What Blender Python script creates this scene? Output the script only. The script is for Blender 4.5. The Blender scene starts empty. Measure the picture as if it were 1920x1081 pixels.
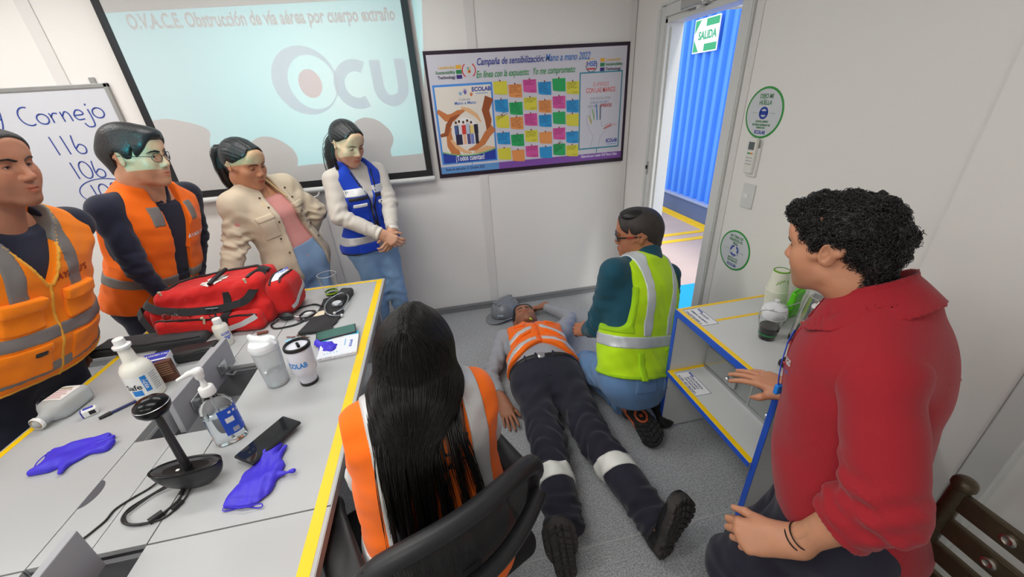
import bpy, bmesh, math, random
import numpy as np
from mathutils import Vector, Matrix

# ------------------------------------------------------------------ camera, world, lights, exposure
scene = bpy.context.scene
COL = scene.collection
rad = math.radians
CAM_H = 1.65

def camera_axes(pitch, roll, yaw):
    f = np.array([math.sin(yaw) * math.cos(pitch), math.cos(yaw) * math.cos(pitch), -math.sin(pitch)])
    r0 = np.array([math.cos(yaw), -math.sin(yaw), 0.0])
    u0 = np.cross(r0, f)
    r = math.cos(roll) * r0 + math.sin(roll) * u0
    u = -math.sin(roll) * r0 + math.cos(roll) * u0
    return r, u, f

cam_data = bpy.data.cameras.new('camera')
cam = bpy.data.objects.new('camera', cam_data)
COL.objects.link(cam)
_r, _u, _f = camera_axes(rad(26.69), rad(-3.81), rad(9.61))
cam.matrix_world = Matrix(((_r[0], _u[0], -_f[0], 0), (_r[1], _u[1], -_f[1], 0), (_r[2], _u[2], -_f[2], CAM_H), (0, 0, 0, 1)))
cam_data.sensor_width = 36.0
cam_data.lens = 36.0 * 721.1 / 1920.0
cam_data.clip_start = 0.02
scene.camera = cam

scene.view_settings.view_transform = 'Standard'
scene.view_settings.look = 'None'
scene.view_settings.gamma = 1.0
scene.view_settings.use_curve_mapping = False
scene.view_settings.exposure = 0.0

world = bpy.data.worlds.new('sky')
scene.world = world
world.use_nodes = True
_bg = world.node_tree.nodes['Background']
_bg.inputs[0].default_value = (0.86, 0.93, 1.0, 1)
_bg.inputs[1].default_value = 1.75

def area_light(name, loc, rot, sx, sy, power, color=(1, 1, 1)):
    d = bpy.data.lights.new(name, 'AREA')
    d.shape = 'RECTANGLE'; d.size = sx; d.size_y = sy; d.energy = power; d.color = color
    o = bpy.data.objects.new(name, d); COL.objects.link(o)
    o.location = loc; o.rotation_euler = rot
    return o

# the room's own fluorescent ceiling fittings (their housings are built with the ceiling)
LAMPS = [(-2.25, 2.15), (-0.65, 2.15), (-2.25, 0.75), (-0.65, 0.75), (-2.25, -0.65), (-0.65, -0.65)]
for _x, _y in LAMPS:
    area_light('ceiling_lamp_light', (_x, _y, 2.46), (0, 0, 0), 1.15, 0.28, 13.5, (1.0, 0.985, 0.96))

# hazy sun on the yard outside the door
_s = bpy.data.lights.new('sun', 'SUN'); _s.energy = 2.2; _s.angle = rad(8); _s.color = (1, .97, .92)
_so = bpy.data.objects.new('sun', _s); COL.objects.link(_so)
_so.rotation_euler = (rad(25), rad(12), 0)
# ------------------------------------------------------------------ materials
MATS = {}
def mat(name, color, rough=0.55, metal=0.0, spec=0.5, bump=None, var=None, trans=0.0, ior=1.45, alpha=1.0, emit=None, coat=0.0, sss=0.0, sheen=0.0):
    """bump=(scale, strength[, kind]); var=(scale, amount) mottles the colour a little"""
    if name in MATS: return MATS[name]
    m = bpy.data.materials.new(name); m.use_nodes = True
    nt = m.node_tree; b = nt.nodes['Principled BSDF']
    b.inputs['Base Color'].default_value = (*color, 1)
    b.inputs['Roughness'].default_value = rough
    b.inputs['Metallic'].default_value = metal
    b.inputs['Specular IOR Level'].default_value = spec
    b.inputs['IOR'].default_value = ior
    b.inputs['Transmission Weight'].default_value = trans
    b.inputs['Alpha'].default_value = alpha
    b.inputs['Coat Weight'].default_value = coat
    b.inputs['Sheen Weight'].default_value = sheen
    if sss:
        b.inputs['Subsurface Weight'].default_value = sss
        b.inputs['Subsurface Radius'].default_value = (0.012, 0.005, 0.003)
        b.inputs['Subsurface Scale'].default_value = 1.0
    if emit:
        b.inputs['Emission Color'].default_value = (*emit[0], 1); b.inputs['Emission Strength'].default_value = emit[1]
    tc = None
    if var or bump:
        tc = nt.nodes.new('ShaderNodeTexCoord')
    if var:
        n = nt.nodes.new('ShaderNodeTexNoise'); n.inputs['Scale'].default_value = var[0]; n.inputs['Detail'].default_value = 4
        r = nt.nodes.new('ShaderNodeMapRange'); r.inputs[3].default_value = 1 - var[1]; r.inputs[4].default_value = 1 + var[1]
        mx = nt.nodes.new('ShaderNodeMix'); mx.data_type = 'RGBA'; mx.blend_type = 'MULTIPLY'; mx.inputs[0].default_value = 1
        mx.inputs[6].default_value = (*color, 1)
        nt.links.new(tc.outputs['Object'], n.inputs['Vector']); nt.links.new(n.outputs['Fac'], r.inputs[0])
        nt.links.new(r.outputs[0], mx.inputs[7]); nt.links.new(mx.outputs[2], b.inputs['Base Color'])
    if bump:
        n = nt.nodes.new('ShaderNodeTexNoise'); n.inputs['Scale'].default_value = bump[0]; n.inputs['Detail'].default_value = 3
        bp = nt.nodes.new('ShaderNodeBump'); bp.inputs['Strength'].default_value = bump[1]; bp.inputs['Distance'].default_value = 0.01 if len(bump) < 3 else bump[2]
        nt.links.new(tc.outputs['Object'], n.inputs['Vector']); nt.links.new(n.outputs['Fac'], bp.inputs['Height'])
        nt.links.new(bp.outputs[0], b.inputs['Normal'])
    MATS[name] = m
    return m

def srgb(r, g, b):
    return tuple((c / 255 / 12.92) if c <= 10 else ((c / 255 + 0.055) / 1.055) ** 2.4 for c in (r, g, b))

# ------------------------------------------------------------------ objects
def tag(o, label=None, cat=None, group=None, kind=None):
    if label: o['label'] = label
    if cat: o['category'] = cat
    if group: o['group'] = group
    if kind: o['kind'] = kind
    return o

def empty(name, loc=(0, 0, 0), rz=0.0, label=None, cat=None, group=None, kind=None, rot=None):
    o = bpy.data.objects.new(name, None); COL.objects.link(o)
    o.location = loc; o.rotation_euler = rot if rot else (0, 0, rz); o.empty_display_size = 0.05
    return tag(o, label, cat, group, kind)

def world_matrix(o):
    m = Matrix.LocRotScale(o.location, o.rotation_euler, o.scale)
    return m if o.parent is None else world_matrix(o.parent) @ o.matrix_parent_inverse @ m

def reparent(o, p):
    o.parent = p; o.matrix_parent_inverse = world_matrix(p).inverted()

def link(name, me, mats=(), parent=None, smooth=True, world=False):
    for m in (mats if isinstance(mats, (list, tuple)) else [mats]): me.materials.append(m)
    o = bpy.data.objects.new(name, me); COL.objects.link(o)
    if parent is not None:
        o.parent = parent
        if world:
            o.matrix_parent_inverse = world_matrix(parent).inverted()
    me.polygons.foreach_set('use_smooth', [smooth] * len(me.polygons))
    return o

class MB:
    """collects shapes into one mesh"""
    def __init__(s): s.v = []; s.f = []; s.m = []; s.mi = 0
    def add(s, vs, fs):
        n = len(s.v); s.v += [tuple(p) for p in vs]; s.f += [[i + n for i in f] for f in fs]; s.m += [s.mi] * len(fs); return s
    def box(s, c, d, rot=None):
        hx, hy, hz = d[0] / 2, d[1] / 2, d[2] / 2
        vs = [Vector((x, y, z)) for x in (-hx, hx) for y in (-hy, hy) for z in (-hz, hz)]
        if rot is not None: vs = [rot @ p for p in vs]
        c = Vector(c)
        return s.add([p + c for p in vs], [(0, 1, 3, 2), (4, 6, 7, 5), (0, 4, 5, 1), (2, 3, 7, 6), (0, 2, 6, 4), (1, 5, 7, 3)])
    def lathe(s, prof, n=24, c=(0, 0, 0), rot=None, cap=True, squash=1.0):
        vs = []; fs = []
        for r, z in prof:
            for i in range(n):
                a = 2 * math.pi * i / n
                p = Vector((r * math.cos(a), r * math.sin(a) * squash, z))
                if rot is not None: p = rot @ p
                vs.append(p + Vector(c))
        for j in range(len(prof) - 1):
            for i in range(n):
                k = (i + 1) % n
                fs.append((j * n + i, j * n + k, (j + 1) * n + k, (j + 1) * n + i))
        if cap:
            if prof[0][0] > 1e-6: fs.append(tuple(reversed(range(n))))
            if prof[-1][0] > 1e-6: fs.append(tuple((len(prof) - 1) * n + i for i in range(n)))
        return s.add(vs, fs)
    def tube(s, pts, r, n=8, cap=True, closed=False):
        pts = [Vector(p) for p in pts]; m = len(pts); rs = r if isinstance(r, (list, tuple)) else [r] * m
        vs = []; fs = []; ref = None
        for i, p in enumerate(pts):
            if closed: t = (pts[(i + 1) % m] - pts[i - 1])
            else: t = pts[min(i + 1, m - 1)] - pts[max(i - 1, 0)]
            t = t.normalized() if t.length > 1e-9 else Vector((0, 0, 1))
            if ref is None: ref = Vector((0, 0, 1)) if abs(t.z) < 0.9 else Vector((1, 0, 0))
            a = ref - t * ref.dot(t); a.normalize(); ref = a; b = t.cross(a)
            for k in range(n):
                q = 2 * math.pi * k / n
                vs.append(p + (a * math.cos(q) + b * math.sin(q)) * rs[i])
        for j in range(m if closed else m - 1):
            jj = (j + 1) % m
            for k in range(n):
                kk = (k + 1) % n
                fs.append((j * n + k, j * n + kk, jj * n + kk, jj * n + k))
        if cap and not closed:
            fs.append(tuple(reversed(range(n)))); fs.append(tuple((m - 1) * n + k for k in range(n)))
        return s.add(vs, fs)
    def prism(s, poly, z0, z1, frame=None):
        """polygon (x,y) extruded z0..z1; frame: function (x,y,z)->point"""
        F = frame or (lambda x, y, z: (x, y, z)); n = len(poly)
        vs = [F(x, y, z0) for x, y in poly] + [F(x, y, z1) for x, y in poly]
        fs = [tuple(reversed(range(n))), tuple(range(n, 2 * n))] + [(i, (i + 1) % n, n + (i + 1) % n, n + i) for i in range(n)]
        return s.add(vs, fs)
    def strip(s, pts, nrm, w, t):
        """flat ribbon of width w and thickness t along pts; nrm = face normal"""
        pts = [Vector(p) for p in pts]; m = len(pts); vs = []; fs = []
        for i, p in enumerate(pts):
            tt = (pts[min(i + 1, m - 1)] - pts[max(i - 1, 0)]).normalized()
            nn = Vector(nrm[i] if isinstance(nrm[0], (list, tuple, Vector)) else nrm); sd = tt.cross(nn).normalized(); nn = sd.cross(tt).normalized()
            for a, b in ((-1, 0), (1, 0), (1, 1), (-1, 1)): vs.append(p + sd * (a * w / 2) + nn * (b * t))
        for j in range(m - 1):
            for k in range(4):
                kk = (k + 1) % 4; fs.append((j * 4 + k, j * 4 + kk, j * 4 + 4 + kk, j * 4 + 4 + k))
        fs += [(3, 2, 1, 0), tuple((m - 1) * 4 + k for k in range(4))]
        return s.add(vs, fs)
    def mesh(s, name):
        me = bpy.data.meshes.new(name); me.from_pydata(s.v, [], s.f); me.polygons.foreach_set('material_index', s.m); me.update()
        bm = bmesh.new(); bm.from_mesh(me); bmesh.ops.recalc_face_normals(bm, faces=bm.faces); bm.to_mesh(me); bm.free()
        return me
    def build(s, name, mats, parent=None, smooth=False, bevel=0.0, seg=2, world=False, angle=35, weld=False):
        me = s.mesh(name)
        if bevel > 0 or weld:
            bm = bmesh.new(); bm.from_mesh(me)
            if weld: bmesh.ops.remove_doubles(bm, verts=bm.verts, dist=1e-5)
            if bevel > 0:
                es = [e for e in bm.edges if len(e.link_faces) == 2 and e.calc_face_angle(0) > rad(angle)]
                bmesh.ops.bevel(bm, geom=es, offset=bevel, segments=seg, affect='EDGES', profile=0.5, clamp_overlap=True)
            bm.to_mesh(me); bm.free()
        o = link(name, me, mats, parent, smooth, world)
        if smooth: auto_smooth(o, 40)
        return o

def auto_smooth(o, deg):
    me = o.data
    try: me.set_sharp_from_angle(angle=rad(deg))
    except Exception: pass

def text_mesh(txt, size, shear=0.0, align='CENTER', bold=0.0, spacing=1.0, extrude=0.0, width=None):
    cu = bpy.data.curves.new('txt', 'FONT'); cu.body = txt; cu.size = size; cu.shear = shear; cu.align_x = align; cu.align_y = 'CENTER'
    cu.offset = bold; cu.space_character = spacing; cu.extrude = extrude; cu.resolution_u = 3
    ob = bpy.data.objects.new('txt', cu); COL.objects.link(ob)
    dg = bpy.context.evaluated_depsgraph_get()
    me = bpy.data.meshes.new_from_object(ob.evaluated_get(dg))
    bpy.data.objects.remove(ob); bpy.data.curves.remove(cu)
    if width and len(me.vertices):
        xs = [v.co.x for v in me.vertices]; w = max(xs) - min(xs); k = width / w
        for v in me.vertices: v.co.x *= k
    return me

def text(name, txt, size, m, origin, xdir, ydir, parent=None, lift=0.0008, world=False, warp=None, **kw):
    """flat lettering at origin, reading along xdir, up along ydir"""
    me = text_mesh(txt, size, **kw); o_ = Vector(origin); x_ = Vector(xdir).normalized(); y_ = Vector(ydir).normalized(); n_ = x_.cross(y_)
    for v in me.vertices:
        q = o_ + x_ * v.co.x + y_ * v.co.y + n_ * (lift + v.co.z)
        v.co = Vector(warp(q)) if warp else q
    return link(name, me, m, parent, False, world)

# ------------------------------------------------------------------ implicit surfaces
def nrm(a): a = np.asarray(a, float); return a / (np.linalg.norm(a) + 1e-12)
def frame_from(y, z):
    """columns x,y,z; y exact, z as near as can be"""
    y = nrm(y); z = np.asarray(z, float); z = nrm(z - y * (z @ y)); x = np.cross(y, z)
    return np.array([x, y, z]).T
def frame_up(z, y):
    z = nrm(z); y = np.asarray(y, float); y = nrm(y - z * (z @ y)); x = np.cross(y, z)
    return np.array([x, y, z]).T
def fr(o, R): return (np.asarray(o, float), np.asarray(R, float))
ID = fr((0, 0, 0), np.eye(3))
def to_local(F, p): return F[1].T @ (np.asarray(p, float) - F[0])
def to_world(F, p): return F[0] + F[1] @ np.asarray(p, float)

def ss(a, b, x):
    t = np.clip((x - a) / (b - a), 0, 1); return t * t * (3 - 2 * t)

class Sines:
    def __init__(s, seed, n=7, freq=30.0, stretch=(1, 1, 1)):
        r = np.random.RandomState(seed); k = r.normal(size=(n, 3)); k /= np.linalg.norm(k, axis=1)[:, None]
        s.k = k * freq * r.uniform(0.6, 1.6, size=(n, 1)) * np.array(stretch); s.p = r.uniform(0, 6.28, n); s.n = n
    def __call__(s, X, Y, Z):
        o = 0
        for k, p in zip(s.k, s.p): o = o + np.sin(k[0] * X + k[1] * Y + k[2] * Z + p)
        return (o / math.sqrt(s.n)).astype(np.float32)

class Field:
    def __init__(s, lo, hi, h, F=ID):
        s.lo = np.array(lo, float); s.h = h; s.F = F
        s.n = np.maximum(4, np.ceil((np.array(hi) - s.lo) / h).astype(int) + 1)
        s.ax = [(s.lo[i] + h * np.arange(s.n[i])).astype(np.float32) for i in range(3)]
        s.v = np.full(tuple(s.n), 0.5, np.float32)
    def copy(s):
        o = Field.__new__(Field); o.lo = s.lo; o.h = s.h; o.F = s.F; o.n = s.n; o.ax = s.ax; o.v = s.v.copy(); return o
    def grid(s): return s.ax[0][:, None, None], s.ax[1][None, :, None], s.ax[2][None, None, :]
    def _op(s, fn, lo, hi, k, mode):
        pad = 3.0 * s.h + k
        sl = []
        for i in range(3):
            a = int(max(0, math.floor((lo[i] - pad - s.lo[i]) / s.h))); b = int(min(s.n[i], math.ceil((hi[i] + pad - s.lo[i]) / s.h) + 1))
            if b <= a: return s
            sl.append(slice(a, b))
        sl = tuple(sl)
        d = fn(s.ax[0][sl[0]][:, None, None], s.ax[1][sl[1]][None, :, None], s.ax[2][sl[2]][None, None, :])
        a = s.v[sl]
        if mode == 'u':
            if k > 0:
                t = np.clip(0.5 + 0.5 * (d - a) / k, 0, 1); s.v[sl] = d * (1 - t) + a * t - k * t * (1 - t)
            else: s.v[sl] = np.minimum(a, d)
        elif mode == 's':
            if k > 0:
                t = np.clip(0.5 - 0.5 * (d + a) / k, 0, 1); s.v[sl] = a * (1 - t) - d * t + k * t * (1 - t)
            else: s.v[sl] = np.maximum(a, -d)
        return s
    def cap(s, a, b, ra, rb=None, k=0.01, mode='u', local=True):
        if rb is None: rb = ra
        a = np.asarray(a, float); b = np.asarray(b, float)
        if not local: a = to_local(s.F, a); b = to_local(s.F, b)
        ab = b - a; L2 = float(ab @ ab) + 1e-12; R = max(ra, rb)
        a32 = a.astype(np.float32); ab32 = ab.astype(np.float32)
        def fn(X, Y, Z):
            x = X - a32[0]; y = Y - a32[1]; z = Z - a32[2]
            t = np.clip((x * ab32[0] + y * ab32[1] + z * ab32[2]) / np.float32(L2), 0, 1)
            return np.sqrt((x - t * ab32[0]) ** 2 + (y - t * ab32[1]) ** 2 + (z - t * ab32[2]) ** 2) - (np.float32(ra) + t * np.float32(rb - ra))
        return s._op(fn, np.minimum(a, b) - R, np.maximum(a, b) + R, k, mode)
    def ell(s, c, r, k=0.01, mode='u', R=None):
        c = np.asarray(c, np.float32); r = np.asarray(r, np.float32); m = float(max(r))
        if R is not None: Rf = np.asarray(R, np.float32)
        def fn(X, Y, Z):
            x = X - c[0]; y = Y - c[1]; z = Z - c[2]
            if R is not None:
                x, y, z = (Rf[0, i] * x + Rf[1, i] * y + Rf[2, i] * z for i in range(3))
            qx, qy, qz = x / r[0], y / r[1], z / r[2]
            k0 = np.sqrt(qx * qx + qy * qy + qz * qz) + 1e-6
            k1 = np.sqrt((qx / r[0]) ** 2 + (qy / r[1]) ** 2 + (qz / r[2]) ** 2) + 1e-6
            return k0 * (k0 - 1) / k1
        ext = r if R is None else np.array([m] * 3)
        return s._op(fn, c - ext, c + ext, k, mode)
    def rbox(s, c, half, rnd=0.005, k=0.0, mode='u', R=None):
        c = np.asarray(c, np.float32); hf = np.asarray(half, np.float32) - rnd; m = float(np.linalg.norm(half))
        if R is not None: Rf = np.asarray(R, np.float32)
        def fn(X, Y, Z):
            x = X - c[0]; y = Y - c[1]; z = Z - c[2]
            if R is not None:
                x, y, z = (Rf[0, i] * x + Rf[1, i] * y + Rf[2, i] * z for i in range(3))
            qx, qy, qz = np.abs(x) - hf[0], np.abs(y) - hf[1], np.abs(z) - hf[2]
            return np.sqrt(np.maximum(qx, 0) ** 2 + np.maximum(qy, 0) ** 2 + np.maximum(qz, 0) ** 2) + np.minimum(np.maximum(qx, np.maximum(qy, qz)), 0) - rnd
        return s._op(fn, c - m, c + m, k, mode)
    def fn(s, f, lo, hi, k=0.0, mode='u'): return s._op(f, np.asarray(lo, float), np.asarray(hi, float), k, mode)
    def chain(s, pts, rs, k=0.01, mode='u', local=True):
        for i in range(len(pts) - 1): s.cap(pts[i], pts[i + 1], rs[i], rs[i + 1], k, mode, local)
        return s
    def isect(s, d): s.v = np.maximum(s.v, d).astype(np.float32); return s
    def cut(s, d): s.v = np.maximum(s.v, -d).astype(np.float32); return s
    def sample(s, p):
        q = (np.asarray(p, float) - s.lo) / s.h; i = np.clip(np.floor(q).astype(int), 0, s.n - 2); f = q - i; v = s.v; o = 0.0
        if f.min() < 0 or f.max() > 1: return 0.5
        for a in (0, 1):
            for b in (0, 1):
                for c in (0, 1):
                    o += v[i[0] + a, i[1] + b, i[2] + c] * (f[0] if a else 1 - f[0]) * (f[1] if b else 1 - f[1]) * (f[2] if c else 1 - f[2])
        return o
    def many(s, P):
        q = (np.asarray(P, float) - s.lo) / s.h; ok = np.all((q > 0) & (q < s.n - 1), 1); i = np.clip(np.floor(q).astype(int), 0, s.n - 2); f = np.clip(q - i, 0, 1); o = 0.0
        for a in (0, 1):
            for b in (0, 1):
                for c in (0, 1):
                    o = o + s.v[i[:, 0] + a, i[:, 1] + b, i[:, 2] + c] * (f[:, 0] if a else 1 - f[:, 0]) * (f[:, 1] if b else 1 - f[:, 1]) * (f[:, 2] if c else 1 - f[:, 2])
        return np.where(ok, o, 0.5)
    def push_out(s, W, margin, it=4):
        """world points moved out of the solid to the given distance"""
        L = (W - s.F[0]) @ s.F[1]; e = s.h
        for _ in range(it):
            d = s.many(L); bad = d < margin
            if not bad.any(): break
            B = L[bad]; g = np.stack([s.many(B + np.eye(3)[k] * e) - s.many(B - np.eye(3)[k] * e) for k in range(3)], 1); g /= np.linalg.norm(g, axis=1)[:, None] + 1e-9
            m = margin[bad] if isinstance(margin, np.ndarray) else margin
            L[bad] = B + g * np.clip(m - d[bad], 0, .03)[:, None]
        return L @ s.F[1].T + s.F[0]
    def march(s, p, d, far=0.6, step=0.004):
        p = np.asarray(p, float); d = nrm(d); t = 0.0
        while t < far:
            v = s.sample(p + d * t)
            if v < 0: return p + d * (t + v)
            t += max(0.001, min(step, v * 0.8))
        return p + d * far
    def surf(s, smooth=0):
        v = s.v
        for sl in ((0, slice(None), slice(None)), (-1, slice(None), slice(None)), (slice(None), 0, slice(None)), (slice(None), -1, slice(None)), (slice(None), slice(None), 0), (slice(None), slice(None), -1)):
            v[sl] = np.maximum(v[sl], s.h * 0.3)
        ins = v < 0
        i8 = ins.astype(np.uint8); cnt = np.zeros(tuple(s.n - 1), np.uint8)
        for a in (0, 1):
            for b in (0, 1):
                for c in (0, 1):
                    cnt += i8[a:s.n[0] - 1 + a, b:s.n[1] - 1 + b, c:s.n[2] - 1 + c]
        mixed = (cnt > 0) & (cnt < 8)
        idx = np.argwhere(mixed)
        if len(idx) == 0: return np.zeros((0, 3)), np.zeros((0, 4), int)
        vid = np.full(mixed.shape, -1, np.int32); vid[mixed] = np.arange(len(idx))
        g = np.empty((len(idx), 2, 2, 2), np.float32)
        for a in (0, 1):
            for b in (0, 1):
                for c in (0, 1): g[:, a, b, c] = v[idx[:, 0] + a, idx[:, 1] + b, idx[:, 2] + c]
        acc = np.zeros((len(idx), 3)); num = np.zeros(len(idx))
        for ax in range(3):
            for p in (0, 1):
                for q in (0, 1):
                    o0 = [0, 0, 0]; oth = [i for i in range(3) if i != ax]; o0[oth[0]] = p; o0[oth[1]] = q; o1 = list(o0); o1[ax] = 1
                    A = g[:, o0[0], o0[1], o0[2]]; B = g[:, o1[0], o1[1], o1[2]]; m = (A < 0) != (B < 0)
                    t = np.where(m, A / np.where(m, A - B, 1), 0)
                    pos = np.array(o0, float)[None, :].repeat(len(idx), 0); pos[:, ax] += t
                    acc += pos * m[:, None]; num += m
        V = s.lo + (idx + acc / num[:, None]) * s.h
        Q = []
        for ax in range(3):
            sa = [slice(1, -1)] * 3; sa[ax] = slice(0, -1); sb = [slice(1, -1)] * 3; sb[ax] = slice(1, None)
            A = ins[tuple(sa)]; B = ins[tuple(sb)]
            e = np.argwhere(A != B)
            if len(e) == 0: continue
            fl = A[e[:, 0], e[:, 1], e[:, 2]]
            base = e.copy(); oth = [(ax + 1) % 3, (ax + 2) % 3]
            cells = []
            for (p, q) in ((0, 0), (1, 0), (1, 1), (0, 1)):
                c = base.copy(); c[:, oth[0]] += p; c[:, oth[1]] += q; cells.append(vid[c[:, 0], c[:, 1], c[:, 2]])
            quad = np.stack(cells, 1)
            quad[~fl] = quad[~fl][:, ::-1]
            Q.append(quad)
        Q = np.concatenate(Q)
        for _ in range(smooth):
            S = np.zeros_like(V); W = np.zeros(len(V))
            for a in range(4):
                b = (a + 1) % 4
                np.add.at(S, Q[:, a], V[Q[:, b]]); np.add.at(W, Q[:, a], 1); np.add.at(S, Q[:, b], V[Q[:, a]]); np.add.at(W, Q[:, b], 1)
            V = 0.5 * V + 0.5 * S / W[:, None]
        return V, Q
    def world(s, smooth=0):
        V, Q = s.surf(smooth); return V @ s.F[1].T + s.F[0], Q

def np_mesh(name, V, Q, attr=None):
    me = bpy.data.meshes.new(name); n = len(Q)
    me.vertices.add(len(V)); me.vertices.foreach_set('co', np.ascontiguousarray(V, np.float32).ravel())
    me.loops.add(n * 4); me.loops.foreach_set('vertex_index', np.ascontiguousarray(Q, np.int32).ravel())
    me.polygons.add(n); me.polygons.foreach_set('loop_start', np.arange(0, n * 4, 4, dtype=np.int32)); me.polygons.foreach_set('loop_total', np.full(n, 4, np.int32))
    me.update(calc_edges=True); me.validate()
    if attr is not None:
        a = me.attributes.new('tint', 'FLOAT_COLOR', 'POINT'); a.data.foreach_set('color', np.ascontiguousarray(attr, np.float32).ravel())
    return me

def field_obj(name, field, m, parent, smooth=1):
    V, Q = field.world(smooth)
    return link(name, np_mesh(name, V, Q), m, parent, True, True)

def join_vq(parts):
    Vs = []; Qs = []; n = 0
    for V, Q in parts: Vs.append(V); Qs.append(Q + n); n += len(V)
    return np.concatenate(Vs), np.concatenate(Qs)

def hair_curves(name, strands, radius, m, parent, tip=0.35):
    """strands: array (n, k, 3) of world points"""
    n, k = strands.shape[:2]
    hc = bpy.data.hair_curves.new(name); hc.add_curves([k] * n)
    hc.points.foreach_set('position', np.ascontiguousarray(strands, np.float32).ravel())
    ra = hc.attributes.get('radius') or hc.attributes.new('radius', 'FLOAT', 'POINT')
    t = np.linspace(0, 1, k); r = radius * (1 - (1 - tip) * t ** 2)
    ra.data.foreach_set('value', np.tile(r, n).astype(np.float32))
    hc.materials.append(m)
    o = bpy.data.objects.new(name, hc); COL.objects.link(o); o.parent = parent
    if parent: o.matrix_parent_inverse = world_matrix(parent).inverted()
    return o
# ------------------------------------------------------------------ people
def skin_mat(name, color, rough=0.5):
    """skin: 'tint' attribute multiplies the base colour (lips, beard shadow, brows are pigment)"""
    if name in MATS: return MATS[name]
    m = mat(name, color, rough=rough, sss=0.12, bump=(420, 0.12, 0.002))
    nt = m.node_tree; b = nt.nodes['Principled BSDF']
    at = nt.nodes.new('ShaderNodeAttribute'); at.attribute_name = 'tint'
    n = nt.nodes.new('ShaderNodeTexNoise'); n.inputs['Scale'].default_value = 26; n.inputs['Detail'].default_value = 5
    r = nt.nodes.new('ShaderNodeMapRange'); r.inputs[3].default_value = 0.88; r.inputs[4].default_value = 1.1
    mx = nt.nodes.new('ShaderNodeMix'); mx.data_type = 'RGBA'; mx.blend_type = 'MULTIPLY'; mx.inputs[0].default_value = 1; mx.inputs[6].default_value = (*color, 1)
    mx2 = nt.nodes.new('ShaderNodeMix'); mx2.data_type = 'RGBA'; mx2.blend_type = 'MULTIPLY'; mx2.inputs[0].default_value = 1
    tc = nt.nodes.new('ShaderNodeTexCoord')
    nt.links.new(tc.outputs['Object'], n.inputs['Vector']); nt.links.new(n.outputs['Fac'], r.inputs[0])
    nt.links.new(at.outputs['Color'], mx.inputs[7]); nt.links.new(mx.outputs[2], mx2.inputs[6]); nt.links.new(r.outputs[0], mx2.inputs[7])
    nt.links.new(mx2.outputs[2], b.inputs['Base Color'])
    return m

def cloth(name, color, rough=0.85, weave=900, wst=0.25, var=0.06):
    return mat(name, color, rough=rough, spec=0.25, bump=(weave, wst, 0.002), var=(9, var), sheen=0.15)

EYE_W = mat('eye_white', (0.75, 0.72, 0.68), 0.25)
IRIS = mat('iris_brown', (0.045, 0.02, 0.01), 0.15)
PUPIL = mat('pupil', (0.004, 0.004, 0.004), 0.1)
HAIR = mat('black_hair', (0.012, 0.010, 0.010), 0.38, spec=0.5, bump=(140, 0.5, 0.004))
HAIRC = mat('black_hair_strands', (0.012, 0.010, 0.010), 0.33, spec=0.55)
REFL = mat('reflective_tape', (0.62, 0.63, 0.63), 0.38, metal=0.25, bump=(700, 0.15, 0.001), var=(14, 0.1))
ORANGE = cloth('hi_vis_orange', (1.0, 0.17, 0.008))
LIME = cloth('hi_vis_lime', (0.53, 0.86, 0.012))
NAVY = cloth('navy_cotton', (0.017, 0.019, 0.038))
DENIM = cloth('blue_denim', (0.24, 0.40, 0.62), weave=700, wst=0.4, var=0.16)

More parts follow.
